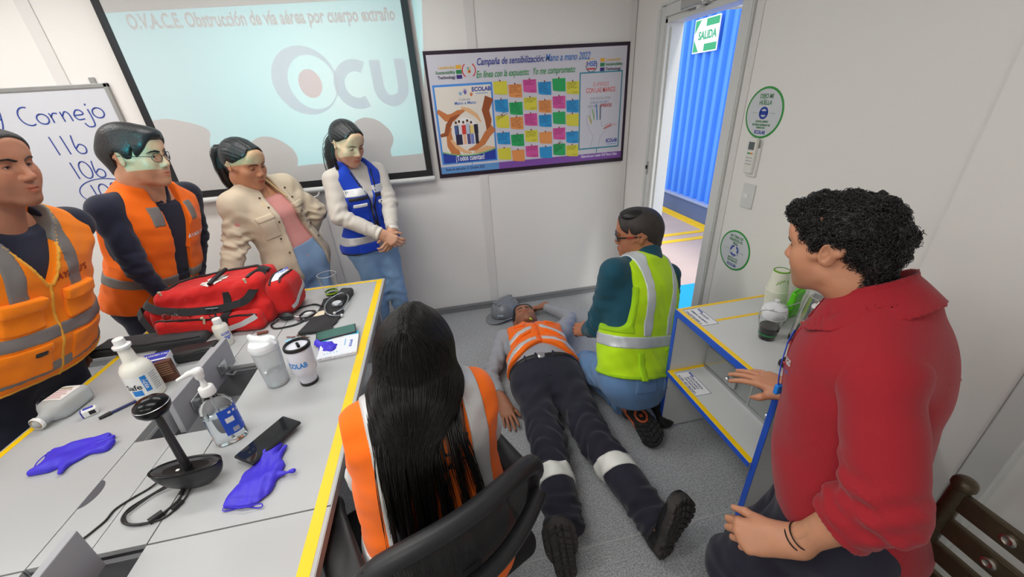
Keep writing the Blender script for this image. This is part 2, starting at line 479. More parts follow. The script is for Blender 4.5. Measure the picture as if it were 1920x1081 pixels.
# -- head, in its own frame: x to the subject's left, y forward, z up, origin between the ears
def head_field(F, h=0.003, fem=0.0, wide=1.0, neck=None, neck_r=0.056, jaw=0.0, mouth=0.0, nose=1.0, lids=0.5, scale=1.0):
    f = Field((-0.105, -0.125, -0.23), (0.105, 0.145, 0.135), h, F)
    w = wide
    f.ell((0, -0.014, 0.036), (0.077 * w, 0.098, 0.086), 0)
    f.ell((0, 0.030, -0.022), (0.064 * w, 0.060, 0.082), 0.03)
    jx = (0.050 - 0.006 * fem) * w
    f.cap((-jx, 0.005, -0.064 - jaw), (-0.013, 0.070, -0.104), 0.020, 0.016, 0.03)
    f.cap((jx, 0.005, -0.064 - jaw), (0.013, 0.070, -0.104), 0.020, 0.016, 0.03)
    f.ell((0, 0.074, -0.101), (0.023, 0.021, 0.019), 0.018)
    f.ell((0, 0.035, -0.090), ((0.046 - .004 * fem) * w, 0.048, 0.020), 0.03)
    for sx in (-1, 1):
        f.ell((sx * 0.041 * w, 0.060, -0.026), (0.027, 0.025, 0.03), 0.03)          # cheek
        f.ell((sx * (0.033 - .003 * fem) * w, 0.042, -0.055), (0.024, 0.034, 0.032), 0.03)
        f.cap((sx * 0.012, 0.082, 0.026), (sx * 0.047 * w, 0.066, 0.024), 0.0115 - 0.0035 * fem, 0.009 - 0.002 * fem, 0.02)  # brow
        f.cap((sx * 0.076 * w, -0.03, -0.0), (sx * 0.068 * w, 0.02, -0.01), 0.006, 0.006, 0.02)
    f.ell((0, 0.078, 0.052), (0.055, 0.02, 0.04), 0.03)                              # forehead
    f.ell((0, 0.078, -0.066), (0.032, 0.022, 0.024), 0.02)                           # muzzle
    for sx in (-1, 1): f.ell((sx * 0.032, 0.098, 0.006), (0.021, 0.0155, 0.0125), 0.013, 's')  # sockets
    # nose
    f.cap((0, 0.090, 0.014), (0, 0.109 * (0.5 + 0.5 * nose), -0.026), 0.0085, 0.0105, 0.014)
    f.ell((0, 0.109 * (0.5 + 0.5 * nose), -0.031), (0.0125, 0.012, 0.0105), 0.008)
    for sx in (-1, 1):
        f.ell((sx * 0.0125, 0.098, -0.035), (0.0085, 0.0125, 0.0085), 0.007)
        f.ell((sx * 0.007, 0.104, -0.0445), (0.0042, 0.005, 0.0045), 0.003, 's')
    # eyeballs stay a separate mesh; lids grow over them
    for sx in (-1, 1):
        c = (sx * 0.0315, 0.0745, 0.004)
        up = 0.0075 - 0.0095 * lids * 1.0
        def lid(X, Y, Z, c=c, up=up):
            d = np.sqrt((X - c[0]) ** 2 + (Y - c[1]) ** 2 + (Z - c[2]) ** 2) - 0.0152
            z = Z - c[2] - 25 * (X - c[0]) ** 2 * -1
            keep = np.minimum(up - (Z - c[2]) - 18 * (X - c[0]) ** 2, (Z - c[2]) + 0.0062 - 14 * (X - c[0]) ** 2)
            return np.maximum(d, keep)
        f.fn(lid, (c[0] - 0.016, c[1] - 0.016, c[2] - 0.016), (c[0] + 0.016, c[1] + 0.016, c[2] + 0.016), 0.003)
    # lips
    f.cap((-0.02, 0.0885, -0.0665 - mouth), (0, 0.0985, -0.0620), 0.0042, 0.0068, 0.006)
    f.cap((0.02, 0.0885, -0.0665 - mouth), (0, 0.0985, -0.0620), 0.0042, 0.0068, 0.006)
    f.cap((-0.017, 0.0885, -0.0715), (0, 0.0965, -0.0745), 0.0042, 0.0078, 0.006)
    f.cap((0.017, 0.0885, -0.0715), (0, 0.0965, -0.0745), 0.0042, 0.0078, 0.006)
    f.cap((-0.024, 0.0905, -0.0680 - mouth), (0, 0.1055, -0.0680), 0.0016, 0.0016, 0.002, 's')
    f.cap((0.024, 0.0905, -0.0680 - mouth), (0, 0.1055, -0.0680), 0.0016, 0.0016, 0.002, 's')
    # ears
    for sx in (-1, 1):
        R = frame_from((sx * 0.10, -0.16, 1.0), (sx * 1.0, -0.40, 0))   # y up the ear, z outwards
        f.ell((sx * 0.080 * w, -0.010, -0.002), (0.0185, 0.031, 0.0070), 0.006, 'u', R)
        f.ell((sx * 0.0875 * w, -0.007, 0.003), (0.010, 0.020, 0.0075), 0.004, 's', R)
        f.ell((sx * 0.080 * w, -0.002, -0.004), (0.004, 0.007, 0.008), 0.004, 'u')
    if neck is not None:
        a = to_local(F, neck[0]) / scale; b = to_local(F, neck[1]) / scale                         # under the skull, base of neck
        f.cap((0, -0.026, -0.05), a, neck_r, neck_r, 0.03)
        f.cap(a, b, neck_r, neck_r * 1.12, 0.02)
    return f

def head_tint(V, lip=(0.78, 0.45, 0.42), beard=0.0, brow=0.0):
    """V in head frame -> colour multiplier"""
    t = np.ones((len(V), 4), np.float32)
    x, y, z = V[:, 0], V[:, 1], V[:, 2]
    def mix(m, c):
        for i in range(3): t[:, i] *= (1 - m) + m * c[i]
    ml = np.exp(-((np.abs(x) / 0.021) ** 4)) * np.exp(-(((z + 0.068) / 0.0105) ** 4)) * (y > 0.085)
    mix(ml, lip)
    blush = np.exp(-(((np.abs(x) - 0.042) / 0.022) ** 2 + ((z + 0.025) / 0.022) ** 2)) * (y > 0.03); mix(blush * 0.6, (1.0, 0.86, 0.84))
    nose = np.exp(-((x / 0.014) ** 2 + ((z + 0.03) / 0.016) ** 2)) * (y > 0.09); mix(nose * 0.5, (1.0, 0.85, 0.82))
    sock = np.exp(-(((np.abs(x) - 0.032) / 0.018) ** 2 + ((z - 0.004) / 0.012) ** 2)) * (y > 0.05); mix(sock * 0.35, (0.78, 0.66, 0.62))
    if beard:
        mb = ss(-0.035, -0.06, z) * ss(-0.02, 0.03, y) * (1 - ml) * np.clip(1 - np.exp(-((x / 0.012) ** 2)) * (z > -0.05), 0, 1); mix(mb * beard, (0.45, 0.43, 0.45))
    return t

def sphere_mesh(name, r, seg=20, rings=14, mats=None):
    mb = MB(); prof = [(r * math.sin(math.pi * i / rings), -r * math.cos(math.pi * i / rings)) for i in range(rings + 1)]
    prof[0] = (1e-5, -r); prof[-1] = (1e-5, r)
    mb.lathe(prof, seg, cap=False)
    return mb

def eyes(F, parent, gaze=(0, 1, 0), scale=1.0, lids=0.5, lash=.0009):
    out = []
    for sx in (-1, 1):
        mb = sphere_mesh('eye', 0.0128 * scale); me = mb.mesh('eye')
        g = nrm(gaze); Rl = frame_up(g, (1, 0, 0)); c = np.array((sx * 0.0315, 0.0745, 0.004)) * scale
        mi = []
        for p in me.polygons:
            a = math.degrees(Vector(p.center).angle(Vector((0, 0, 1)))); mi.append(2 if a < 13 else 1 if a < 29 else 0)
        co = np.array([v.co for v in me.vertices]); co = co @ Rl.T + c; co = co @ F[1].T + F[0]
        me.vertices.foreach_set('co', co.astype(np.float32).ravel()); me.polygons.foreach_set('material_index', mi); me.update()
        eo = link('eye', me, [EYE_W, IRIS, PUPIL], parent, True, True); out.append(eo)
        up = 0.0075 - 0.0095 * lids; c0 = np.array((sx * 0.0315, 0.0745, 0.004)); pts = []
        for q in np.linspace(-.0125, .0125, 9):
            z = up - 18 * q * q; r2 = .0157 ** 2 - q * q - z * z
            pts.append(to_world(F, (c0 + np.array((q, math.sqrt(max(r2, 1e-6)), z - .0004))) * scale))
        lm = MB().tube(pts, [.0005] + [lash * scale] * 7 + [.0005], 5).build('eyelashes', HAIR, parent, True, world=True); reparent(lm, eo)
    return out

def brows(F, hf, parent, m, thick=1.0, scale=1.0, raise_=0.0, frown=0.0):
    """eyebrows: thin raised pads following the brow"""
    for sx in (-1, 1):
        g = Field((min(sx * 0.006, sx * 0.064), 0.03, 0.008), (max(sx * 0.006, sx * 0.064), 0.118, 0.045), 0.0022, F)
        pts = [(sx * 0.0135, 0.094, 0.0215 + raise_ - frown), (sx * 0.030, 0.092, 0.0262 + raise_), (sx * 0.044, 0.082, 0.0255 + raise_), (sx * 0.055, 0.068, 0.0195 + raise_)]
        # band around the curve, kept to a thin layer on the skin
        g.chain(pts, [0.0052 * thick, 0.0056 * thick, 0.0046 * thick, 0.0026 * thick], 0.004)
        X, Y, Z = g.grid(); pp = np.stack(np.broadcast_arrays(X, Y, Z), -1).reshape(-1, 3)
        v = g.v.copy()
        # flatten along y: use only x,z distance
        d = np.full(g.v.shape, 9.0, np.float32)
        for i in range(3):
            a, b = np.array(pts[i]), np.array(pts[i + 1]); ab = (b - a)[[0, 2]]; L = ab @ ab
            t = np.clip(((X - a[0]) * ab[0] + (Z - a[2]) * ab[1]) / L, 0, 1)
            r = [0.0042, 0.0046, 0.0036, 0.0018]
            dd = np.sqrt((X - a[0] - t * ab[0]) ** 2 + (Z - a[2] - t * ab[1]) ** 2) - (r[i] + t * (r[i + 1] - r[i])) * thick
            d = np.minimum(d, np.broadcast_to(dd, d.shape))
        # skin distance resampled from the head field
        q = (pp - hf.lo) / hf.h; i0 = np.clip(np.floor(q).astype(int), 0, hf.n - 2); fr_ = q - i0; sk = 0
        for a in (0, 1):
            for b in (0, 1):
                for c in (0, 1):
                    wgt = (fr_[:, 0] if a else 1 - fr_[:, 0]) * (fr_[:, 1] if b else 1 - fr_[:, 1]) * (fr_[:, 2] if c else 1 - fr_[:, 2])
                    sk = sk + wgt * hf.v[i0[:, 0] + a, i0[:, 1] + b, i0[:, 2] + c]
        sk = sk.reshape(g.v.shape)
        g.v = np.maximum(np.maximum(d, sk - 0.0016), -(sk + 0.004)).astype(np.float32)
        V, Q = g.surf(1)
        if len(Q): V = (V * scale) @ F[1].T + F[0]; link('eyebrow', np_mesh('eyebrow', V, Q), m, parent, True, True)

# -- hand: frame y along the fingers, z back of the hand, x = y x z; ts = +1 thumb on +x
def hand_parts(wrist, fdir, dorsal, elbow, side, curl=(0.3, 0.35, 0.4, 0.45), thumb=0.3, spread=0.06, scale=1.0, h=0.003, fore_r=0.040, wrist_r=0.026, bends=(1.0, 1.15, 0.8)):
    """side 'L' or 'R'; returns Field"""
    F = fr(wrist, frame_from(fdir, dorsal))
    ts = 1.0 if side == 'L' else -1.0     # palm down, fingers away: a left hand has its thumb on the right
    e = to_local(F, elbow); s = scale
    L = 0.2 * s
    lo = np.minimum(np.array([-0.075 * s, -0.06, -0.12 * s]), np.minimum(e, 0) * 1.0 - 0.05); hi = np.maximum(np.array([0.075 * s, 0.205 * s, 0.05]), np.maximum(e, 0) + 0.05)
    f = Field(lo, hi, h, F)
    base = [(0.029, 0.094), (0.0095, 0.099), (-0.0105, 0.094), (-0.0285, 0.083)]
    lens = [(0.041, 0.025, 0.021), (0.045, 0.028, 0.022), (0.041, 0.026, 0.022), (0.032, 0.020, 0.019)]
    rads = [(0.0098, 0.0088, 0.0080, 0.0068), (0.0100, 0.0090, 0.0082, 0.0070), (0.0095, 0.0085, 0.0078, 0.0066), (0.0085, 0.0075, 0.0068, 0.0058)]
    for i in range(4):
        bx, by = base[i][0] * ts * s, base[i][1] * s
        f.cap((bx * 0.55, 0.008 * s, 0.0), (bx, by, 0.002 * s), 0.0145 * s, 0.0125 * s, 0.016 * s)
    f.ell((0.0, 0.05 * s, -0.004 * s), (0.037 * s, 0.05 * s, 0.014 * s), 0.012 * s)
    f.cap((ts * 0.020 * s, 0.016 * s, -0.008 * s), (ts * 0.036 * s, 0.056 * s, -0.012 * s), 0.018 * s, 0.014 * s, 0.014 * s)
    f.cap((-ts * 0.022 * s, 0.02 * s, -0.008 * s), (-ts * 0.028 * s, 0.06 * s, -0.008 * s), 0.014 * s, 0.012 * s, 0.012 * s)
    for i in range(4):
        bx, by = base[i][0] * ts * s, base[i][1] * s
        p = np.array([bx, by, 0.002 * s]); ang = 0.0; sp = spread * (1.5 - i) * ts
        for j in range(3):
            ang += curl[i] * bends[j]
            d = np.array([math.sin(sp) * math.cos(ang), math.cos(sp) * math.cos(ang), -math.sin(ang)])
            q = p + d * lens[i][j] * s
            f.cap(p, q, rads[i][j] * s, rads[i][j + 1] * s, 0.005 * s if j == 0 else 0.0025 * s); p = q
    # thumb
    p = np.array([ts * 0.035 * s, 0.048 * s, -0.012 * s])
    for (ln, r0, r1, a, b) in ((0.036, 0.0125, 0.0105, 0.75, 0.15), (0.030, 0.0105, 0.0078, 0.55, 0.35)):
        sp = a - thumb * 0.7; d = nrm((ts * math.sin(sp), math.cos(sp), -b - thumb * 0.6))
        q = p + d * ln * s; f.cap(p, q, r0 * s, r1 * s, 0.007 * s); p = q
    f.cap((ts * 0.009, 0.012, 0), (ts * 0.010, -0.025, 0), wrist_r * 0.72 * s, wrist_r * 0.74 * s, 0.02)
    f.cap((-ts * 0.009, 0.012, 0), (-ts * 0.010, -0.025, 0), wrist_r * 0.72 * s, wrist_r * 0.74 * s, 0.02)
    f.cap((0, -0.02, 0), e, wrist_r * 0.92, fore_r, 0.03)
    return f

# -- torso sections, hip-joint level z=0; half width, front, back
MALE = np.array([(-.14, .10, .05, .085, 0), (-.06, .162, .095, .118, 0), (0, .170, .100, .120, 0), (.08, .163, .106, .100, 0), (.16, .155, .108, .092, 0),
                 (.24, .157, .108, .095, 0), (.32, .166, .112, .104, 0), (.40, .172, .104, .106, 0), (.455, .158, .082, .094, 0), (.50, .10, .060, .072, -.005), (.545, .062, .052, .058, -.01)])
FEMALE = np.array([(-.14, .10, .05, .085, 0), (-.06, .165, .09, .12, 0), (0, .172, .092, .122, 0), (.08, .150, .094, .096, 0), (.16, .128, .090, .080, 0),
                   (.24, .134, .098, .084, 0), (.31, .146, .122, .090, 0), (.38, .146, .095, .094, 0), (.43, .135, .072, .085, 0), (.475, .085, .055, .066, -.005), (.52, .054, .046, .052, -.01)])
def stations(base, S=1.0, wx=1.0, belly=0.0, depth=1.0):
    st = base.copy(); st[:, 0] *= S; st[:, 1] *= S * wx; st[:, 2:4] *= S * depth; st[:, 4] *= S
    if belly:
        g = np.exp(-((st[:, 0] / S - 0.14) / 0.11) ** 2); st[:, 2] += belly * g; st[:, 1] += belly * 0.35 * g
    return st

def loft(f, st, off=0.0, k=0.0, power=2.35, z0=None, z1=None, bend=0.0, noise=None):
    zs = st[:, 0]; z0 = zs[0] if z0 is None else z0; z1 = zs[-1] if z1 is None else z1
    def fn(X, Y, Z):
        z = Z.ravel(); zc = np.clip(z, zs[0], zs[-1])
        dense = np.linspace(zs[0], zs[-1], 120)
        ker = np.ones(9) / 9
        def sm(c):
            a = np.interp(dense, zs, st[:, c]); a = np.convolve(np.pad(a, 4, 'edge'), ker, 'valid'); return np.interp(zc, dense, a)
        rx = (sm(1) + off).astype(np.float32)[None, None, :]; rf = (sm(2) + off).astype(np.float32)[None, None, :]; rb = (sm(3) + off).astype(np.float32)[None, None, :]
        yc = (sm(4) + bend * zc ** 2).astype(np.float32)[None, None, :]
        y = Y - yc; ry = np.where(y > 0, rf, rb)
        qx, qy = np.abs(X / rx), np.abs(y / ry)
        k0 = (qx ** power + qy ** power) ** (1 / power) + 1e-6
        d = (k0 - 1) * np.sqrt(X * X + y * y) / k0
        dz = np.maximum(Z - z1, z0 - Z)
        # rounded ends
        a = np.maximum(d + 0.02, 0); b = np.maximum(dz + 0.02, 0)
        o = np.minimum(np.maximum(d, dz), np.sqrt(a * a + b * b) - 0.02)
        o = np.where((a > 0) & (b > 0), np.sqrt(a * a + b * b) - 0.02, np.maximum(d, dz))
        if noise is not None: o = o + noise(X, Y, Z)
        return o
    R = float(max(st[:, 1].max(), st[:, 2].max(), st[:, 3].max())) + off + abs(bend) * 0.35 + 0.02
    return f.fn(fn, (-R, -R, z0), (R, R, z1), k)

def folds(seed, amp, freq=34, stretch=(1, 1, 1)):
    s = Sines(seed, 6, freq, stretch)
    return lambda X, Y, Z: amp * s(X, Y, Z)

def wrinkle(f, seed, amp, freq=34, stretch=(1, 1, 1), w=None):
    X, Y, Z = f.grid(); n = Sines(seed, 6, freq, stretch)(X, Y, Z) * np.float32(amp)
    if w is not None: n = n * w(X, Y, Z)
    f.v = f.v + n; return f

def limb_wrinkle(f, a, b, amp, freq, seed, r=0.09, local=False):
    """rings of folds round a joint between a and b (drag lines across a limb)"""
    if not local: a = to_local(f.F, a); b = to_local(f.F, b)
    a = np.asarray(a, float); d = nrm(np.asarray(b) - a); rs = np.random.RandomState(seed)
    u = nrm(np.cross(d, (0.3, 0.5, 0.8))); v = np.cross(d, u); L = np.linalg.norm(np.asarray(b) - a); c = (a + np.asarray(b)) / 2
    X, Y, Z = f.grid(); x = X - c[0]; y = Y - c[1]; z = Z - c[2]
    t = x * d[0] + y * d[1] + z * d[2]; p = x * u[0] + y * u[1] + z * u[2]; q = x * v[0] + y * v[1] + z * v[2]
    w = np.exp(-(t / (L * 0.45)) ** 4) * np.exp(-(np.sqrt(p * p + q * q) / (r * 1.4)) ** 4)
    n = np.sin(freq * t + 14 * p + 5 * np.sin(20 * q + seed)) * 0.6 + np.sin(freq * 1.7 * t - 17 * q + 3 * np.sin(25 * p + seed * 2)) * 0.4
    f.v = (f.v + amp * n * w).astype(np.float32); return f

def band(f, m, parent, mask, lift=0.003, name='reflective_stripe', thick=0.012, smooth=1):
    """a layer of the given field's surface where mask<0"""
    g = f.copy(); X, Y, Z = g.grid()
    mk = np.broadcast_to(mask(X, Y, Z), g.v.shape)
    g.v = np.maximum(np.maximum(g.v - lift, mk), -(g.v + thick)).astype(np.float32)
    return field_obj(name, g, m, parent, smooth)

def slab(c, n, half):
    n = nrm(n); k = float(np.dot(n, c))
    return lambda X, Y, Z: np.abs(X * n[0] + Y * n[1] + Z * n[2] - k) - half

def decal(name, txt, size, m, parent, f, x, z, side=1, rot=0.0, **kw):
    """lettering pressed onto a garment field, at (x,z) of its frame, front (side=1) or back (-1)"""
    me = text_mesh(txt, size, **kw); c, s = math.cos(rot), math.sin(rot)
    for v in me.vertices:
        lx, lz = v.co.x * c - v.co.y * s, v.co.x * s + v.co.y * c
        px = x + (-lx if side > 0 else lx)
        p = f.march((px, 0.35 * side, z + lz), (0, -side, 0), 0.5)
        p = p + np.array([0, side * 0.0022, 0]); v.co = Vector(to_world(f.F, p))
    return link(name, me, m, parent, False, True)

# -- shoe: frame y to the toe, z up, origin under the ankle on the sole plane
def shoe(F, parent, m_up, m_sole, L=0.29, W=0.105, h=0.0045, accent=None, tread=True, high=0.115, heelh=0.0):
    f = Field((-0.075, -0.105, -0.012), (0.075, L - 0.06, high + 0.03), h, F)
    def sole_d(X, Y, Z, grow=0.0, z0=0.0, z1=0.028):
        # outline: two circles and a waist
        t = np.clip((Y + 0.085) / L, 0, 1)
        wx = (0.036 + 0.018 * ss(0.3, 0.72, t) - 0.012 * ss(0.86, 1.0, t) - 0.004 * np.exp(-((t - 0.38) / 0.12) ** 2)) * W / 0.105 + grow
        cx = 0.004 * np.sin(t * 3.1)
        d1 = np.abs(X - cx) - wx
        d2 = np.maximum(Y - (L - 0.085 - 0.04), -0.085 + 0.045 - Y)
        e = np.sqrt(np.maximum(d2, 0) ** 2 + np.maximum(np.abs(X - cx) - wx + 0.04, 0) ** 2) - 0.04
        d = np.where(d2 > 0, e, d1)
        toe = 0.022 * ss(0.72, 1.0, t) ** 1.5
        return np.maximum(d, np.abs(Z - toe - (z0 + z1) / 2) - (z1 - z0) / 2)
    box = ((-0.075, -0.105, -0.012), (0.075, L - 0.06, 0.06))
    g = Field((-0.075, -0.105, -0.012), (0.075, L - 0.06, 0.06), 0.0035, F)
    g.fn(lambda X, Y, Z: sole_d(X, Y, Z) - 0.002, *box)
    if tread:
        X, Y, Z = g.grid()
        t = np.clip((Y + 0.085) / L, 0, 1); toe = 0.022 * ss(0.72, 1.0, t) ** 1.5
        pat = np.minimum(np.abs(np.mod(Y + 0.45 * np.abs(X), 0.026) - 0.013), np.abs(np.mod(np.abs(X) + 0.004, 0.030) - 0.015)) - 0.0024
        pat = np.minimum(pat, np.abs(Y + 0.012) - 0.009)
        g.v = np.maximum(g.v, -np.maximum(pat, Z - toe - 0.0055)).astype(np.float32)
    so = field_obj('sole', g, m_sole, parent, 0)
    f.ell((0.003, L * 0.5 - 0.05, 0.030), (0.046 * W / 0.105, 0.100, 0.050), 0)
    f.ell((0, -0.035, 0.045), (0.037, 0.052, 0.055), 0.02)
    f.cap((0, -0.03, 0.05), (0, -0.025, high), 0.040, 0.043, 0.03)
    f.cap((0, 0.0, 0.075), (0, 0.07, 0.055), 0.030, 0.026, 0.03)
    f.fn(lambda X, Y, Z: sole_d(X, Y, Z, -0.004, 0.012, 0.045), (-0.075, -0.105, -0.012), (0.075, L - 0.06, 0.08), 0.012)
    X, Y, Z = f.grid(); f.isect(0.014 - Z + 0 * X)
    up = field_obj('shoe', f, m_up, parent, 1)
    reparent(so, up)
    # laces
    mb = MB()
    for i in range(4):
        y = 0.015 + i * 0.02; z = None
        pts = []
        for x in (-0.026, -0.012, 0.0, 0.012, 0.026):
            p = f.march((x, y + (0.006 if x > 0 else -0.006), 0.2), (0, 0, -1), 0.3); pts.append(to_world(F, p + np.array([0, 0, 0.001])))
        mb.tube(pts, 0.0028, 5)
    lo = mb.build('laces', accent or m_up, parent, True, world=True)
    reparent(lo, up)
    return up

def finish_body(parent, blocks, m, name='body', heads=()):
    """blocks: [(V,Q,tint or None)] -> one mesh"""
    Vs = []; Qs = []; Ts = []; n = 0
    for V, Q, T in blocks:
        Vs.append(V); Qs.append(Q + n); n += len(V); Ts.append(np.ones((len(V), 4), np.float32) if T is None else T)
    return link(name, np_mesh(name, np.concatenate(Vs), np.concatenate(Qs), np.concatenate(Ts)), m, parent, True, True)

def head_block(hf, scale=1.0, **kw):
    V, Q = hf.surf(1); T = head_tint(V, **kw)
    return (V * scale) @ hf.F[1].T + hf.F[0], Q, T

def hand_block(hf, tint=None):
    V, Q = hf.world(1); T = np.ones((len(V), 4), np.float32)
    return V, Q, T

def hair_cap(F, hf, parent, m, thick=0.012, front=0.075, side_z=-0.02, back_z=-0.09, recede=0.0, noise=(60, 0.002), seed=1, scale=1.0, h=0.0032, top=0.0, name='hair', extra=None, part=None, sideburn=True, ear_y=0.012, temple=0.0):
    """short hair: the skull grown outwards, cut along the hairline"""
    f = Field((-0.125, -0.15, -0.14), (0.125, 0.135, 0.165), h, F)
    f.ell((0, -0.014, 0.036 + top * 0.5), (0.077 + thick, 0.098 + thick, 0.086 + thick + top * 0.5), 0)
    f.cap((0, -0.06, 0.0), (0, -0.055, -0.06), 0.055 + thick * 0.5, 0.05 + thick * 0.2, 0.03)
    f.ell((0, .070, .055), (.058 + thick, .027 + thick * .8, .042 + thick * .8), .03)
    X, Y, Z = f.grid()
    # hairline: forehead plane slopes back over the temples, then drops in front of the ear to the nape
    fl = front - recede - 6.5 * X * X
    d_face = np.where(Z > 0.055, (Y - 0.035) * 0 + (0.062 + 0.9 * (Y - 0.02)) - Z + temple * np.abs(X), 9)
    zl = np.where(Y > 0.045, front + 1.2 * (Y - 0.09) - recede - 7.0 * X * X, 0.0)           # lower limit over the brow
    zl_side = np.where(Y > ear_y, side_z - 0.0 + 2.4 * (Y - ear_y), np.where(Y > -0.035, 0.012, back_z + 0.0 * Y))
    low = np.where(Y > 0.045, np.maximum(zl, side_z), zl_side)
    low = np.where((Y <= 0.045) & (Y > ear_y), side_z + (low * 0 + (front - recede - 0.02 - side_z) * ss(ear_y + 0.012, 0.05, Y)), low)
    low = np.where((Y <= ear_y) & (Y > -0.03), 0.018 + (side_z - 0.018) * ss(ear_y - 0.012, ear_y, Y) * (1 if sideburn else 0), low)
    low = np.where(Y <= -0.03, back_z + (0.018 - back_z) * ss(-0.055, -0.03, Y) * (np.abs(X) > 0.0), low)
    f.v = np.maximum(f.v, (low - Z) * 0.7).astype(np.float32)
    f.v = (f.v + (thick * .55) * np.exp(-np.maximum(Z - low, 0) / .010) * (Y > -.02)).astype(np.float32)
    if extra: extra(f)
    if noise: wrinkle(f, seed, noise[1], noise[0], (1, 0.5, 0.6))
    V, Q = f.surf(1); V = (V * scale) @ F[1].T + F[0]
    return link(name, np_mesh(name, V, Q), m, parent, True, True), f
class Person:
    """joints in world coordinates; +x of every body frame is the person's right"""
    def __init__(s, label, foot, pelvis, neck, fwd, head, face, up=(0, 0, 1), S=1.0, base=MALE, wx=1.0, belly=0.0, depth=1.0, skin=None, hscale=1.0, group=None):
        s.e = empty('person', foot, 0, label, 'person', group)
        s.P = np.array(pelvis, float); s.N = np.array(neck, float); s.T = fr(s.P, frame_up(s.N - s.P, fwd)); s.S = S
        s.len = np.linalg.norm(s.N - s.P); s.k = s.len / (0.50 if base is MALE else 0.475)
        s.st = stations(base, s.k, wx, belly, depth); s.wx = wx; s.fem = base is FEMALE
        s.H = fr(head, frame_from(face, up)); s.hs = hscale; s.skin = skin
        shz = (0.455 if not s.fem else 0.43) * s.k; shx = (0.178 if not s.fem else 0.150) * s.k * wx
        s.sh = {'R': to_world(s.T, (shx, 0, shz)), 'L': to_world(s.T, (-shx, 0, shz))}
        s.hip = {'R': to_world(s.T, (0.085 * wx * s.k, 0, -0.02)), 'L': to_world(s.T, (-0.085 * wx * s.k, 0, -0.02))}
        s.blocks = []; s.elb = {}; s.wri = {}; s.kne = {}; s.ank = {}
    def arm(s, side, elbow, wrist, shoulder=None):
        s.elb[side] = np.array(elbow, float); s.wri[side] = np.array(wrist, float)
        if shoulder is not None: s.sh[side] = np.array(shoulder, float)
    def leg(s, side, knee, ankle): s.kne[side] = np.array(knee, float); s.ank[side] = np.array(ankle, float)
    def make_head(s, h=0.003, neck_r=0.056, lids=0.5, beard=0.0, gaze=(0, 1, 0), brow_m=None, brow_t=1.0, lip=(0.78, 0.45, 0.42), frown=0.0, eyebrows=True, **kw):
        a = s.H[0] + s.H[1] @ np.array((0, -0.030, -0.085)) * s.hs
        b = s.N + 0.25 * (s.P - s.N) / s.len * 0.2
        s.hf = head_field(s.H, h, 1.0 if s.fem else 0.0, neck=(a, b), neck_r=neck_r, lids=lids, scale=s.hs, **kw)
        s.blocks.append(head_block(s.hf, s.hs, lip=lip, beard=beard))
        eyes(s.H, s.e, gaze, s.hs, lids, .0013 if s.fem else .0009)
        if eyebrows: brows(s.H, s.hf, s.e, brow_m or HAIR, brow_t, s.hs, frown=frown)
    def hand(s, side, fdir, dorsal, h=0.0032, **kw):
        if kw.get('short', True): kw.setdefault('fore_r', 0.030)
        f = hand_parts(s.wri[side], fdir, dorsal, s.wri[side] + 0.5 * (s.elb[side] - s.wri[side]) if kw.pop('short', True) else s.elb[side], side, h=h, **kw)
        s.blocks.append(hand_block(f)); return f
    def core(s, legs=True):
        f = s.field([], 0.012, 0.06, arms=True, legs=legs)
        loft(f, s.st, -0.012)
        for sd in s.elb:
            f.cap(s.T[1].T @ (s.sh[sd] - s.P), to_local(s.T, s.elb[sd]), 0.04, 0.034, 0.03); f.cap(to_local(s.T, s.elb[sd]), to_local(s.T, s.wri[sd]), 0.032, 0.022, 0.02)
        if legs:
            for sd in s.kne:
                f.cap(to_local(s.T, s.hip[sd]), to_local(s.T, s.kne[sd]), 0.068, 0.048, 0.03); f.cap(to_local(s.T, s.kne[sd]), to_local(s.T, s.ank[sd]), 0.046, 0.034, 0.02)
        V, Q = f.world(0); s.blocks.append((V, Q, None))
    def finish(s): return finish_body(s.e, s.blocks, s.skin)
    def field(s, extra, h, pad, arms=False, legs=False, z0=None, z1=None, torso=True):
        pts = [to_local(s.T, p) for p in extra]
        if torso:
            m = float(max(s.st[:, 1].max(), s.st[:, 2].max(), s.st[:, 3].max()))
            pts += [np.array((m, m, s.st[0, 0])), np.array((-m, -m, s.st[-1, 0]))]
        if arms:
            for sd in s.elb: pts += [to_local(s.T, s.sh[sd]), to_local(s.T, s.elb[sd]), to_local(s.T, s.wri[sd])]
        if legs:
            for sd in s.kne: pts += [to_local(s.T, s.hip[sd]), to_local(s.T, s.kne[sd]), to_local(s.T, s.ank[sd])]
        pts = np.array(pts); lo = pts.min(0) - pad; hi = pts.max(0) + pad
        if z0 is not None: lo[2] = z0
        if z1 is not None: hi[2] = z1
        return Field(lo, hi, h, s.T)
    def shoulders(s, f, off, ext=1.0):
        k = s.k
        for sd in ('L', 'R'):
            q = to_local(s.T, s.sh[sd]); sg = 1 if sd == 'R' else -1
            f.cap((sg * 0.045 * k, -0.008, (0.505 if not s.fem else 0.475) * k), q * ext + np.array((0, 0, 0.01)), 0.042 + off, 0.048 + off if not s.fem else 0.040 + off, 0.05)
    def trim(s, f, p, d, r):
        c = to_local(s.T, p); n = s.T[1].T @ nrm(d); c32 = c.astype(np.float32)
        X, Y, Z = f.grid()
        inside = (X - c32[0]) ** 2 + (Y - c32[1]) ** 2 + (Z - c32[2]) ** 2 < r * r
        pl = (X - c32[0]) * n[0] + (Y - c32[1]) * n[1] + (Z - c32[2]) * n[2]
        f.v = np.where(inside, np.maximum(f.v, pl), f.v).astype(np.float32)
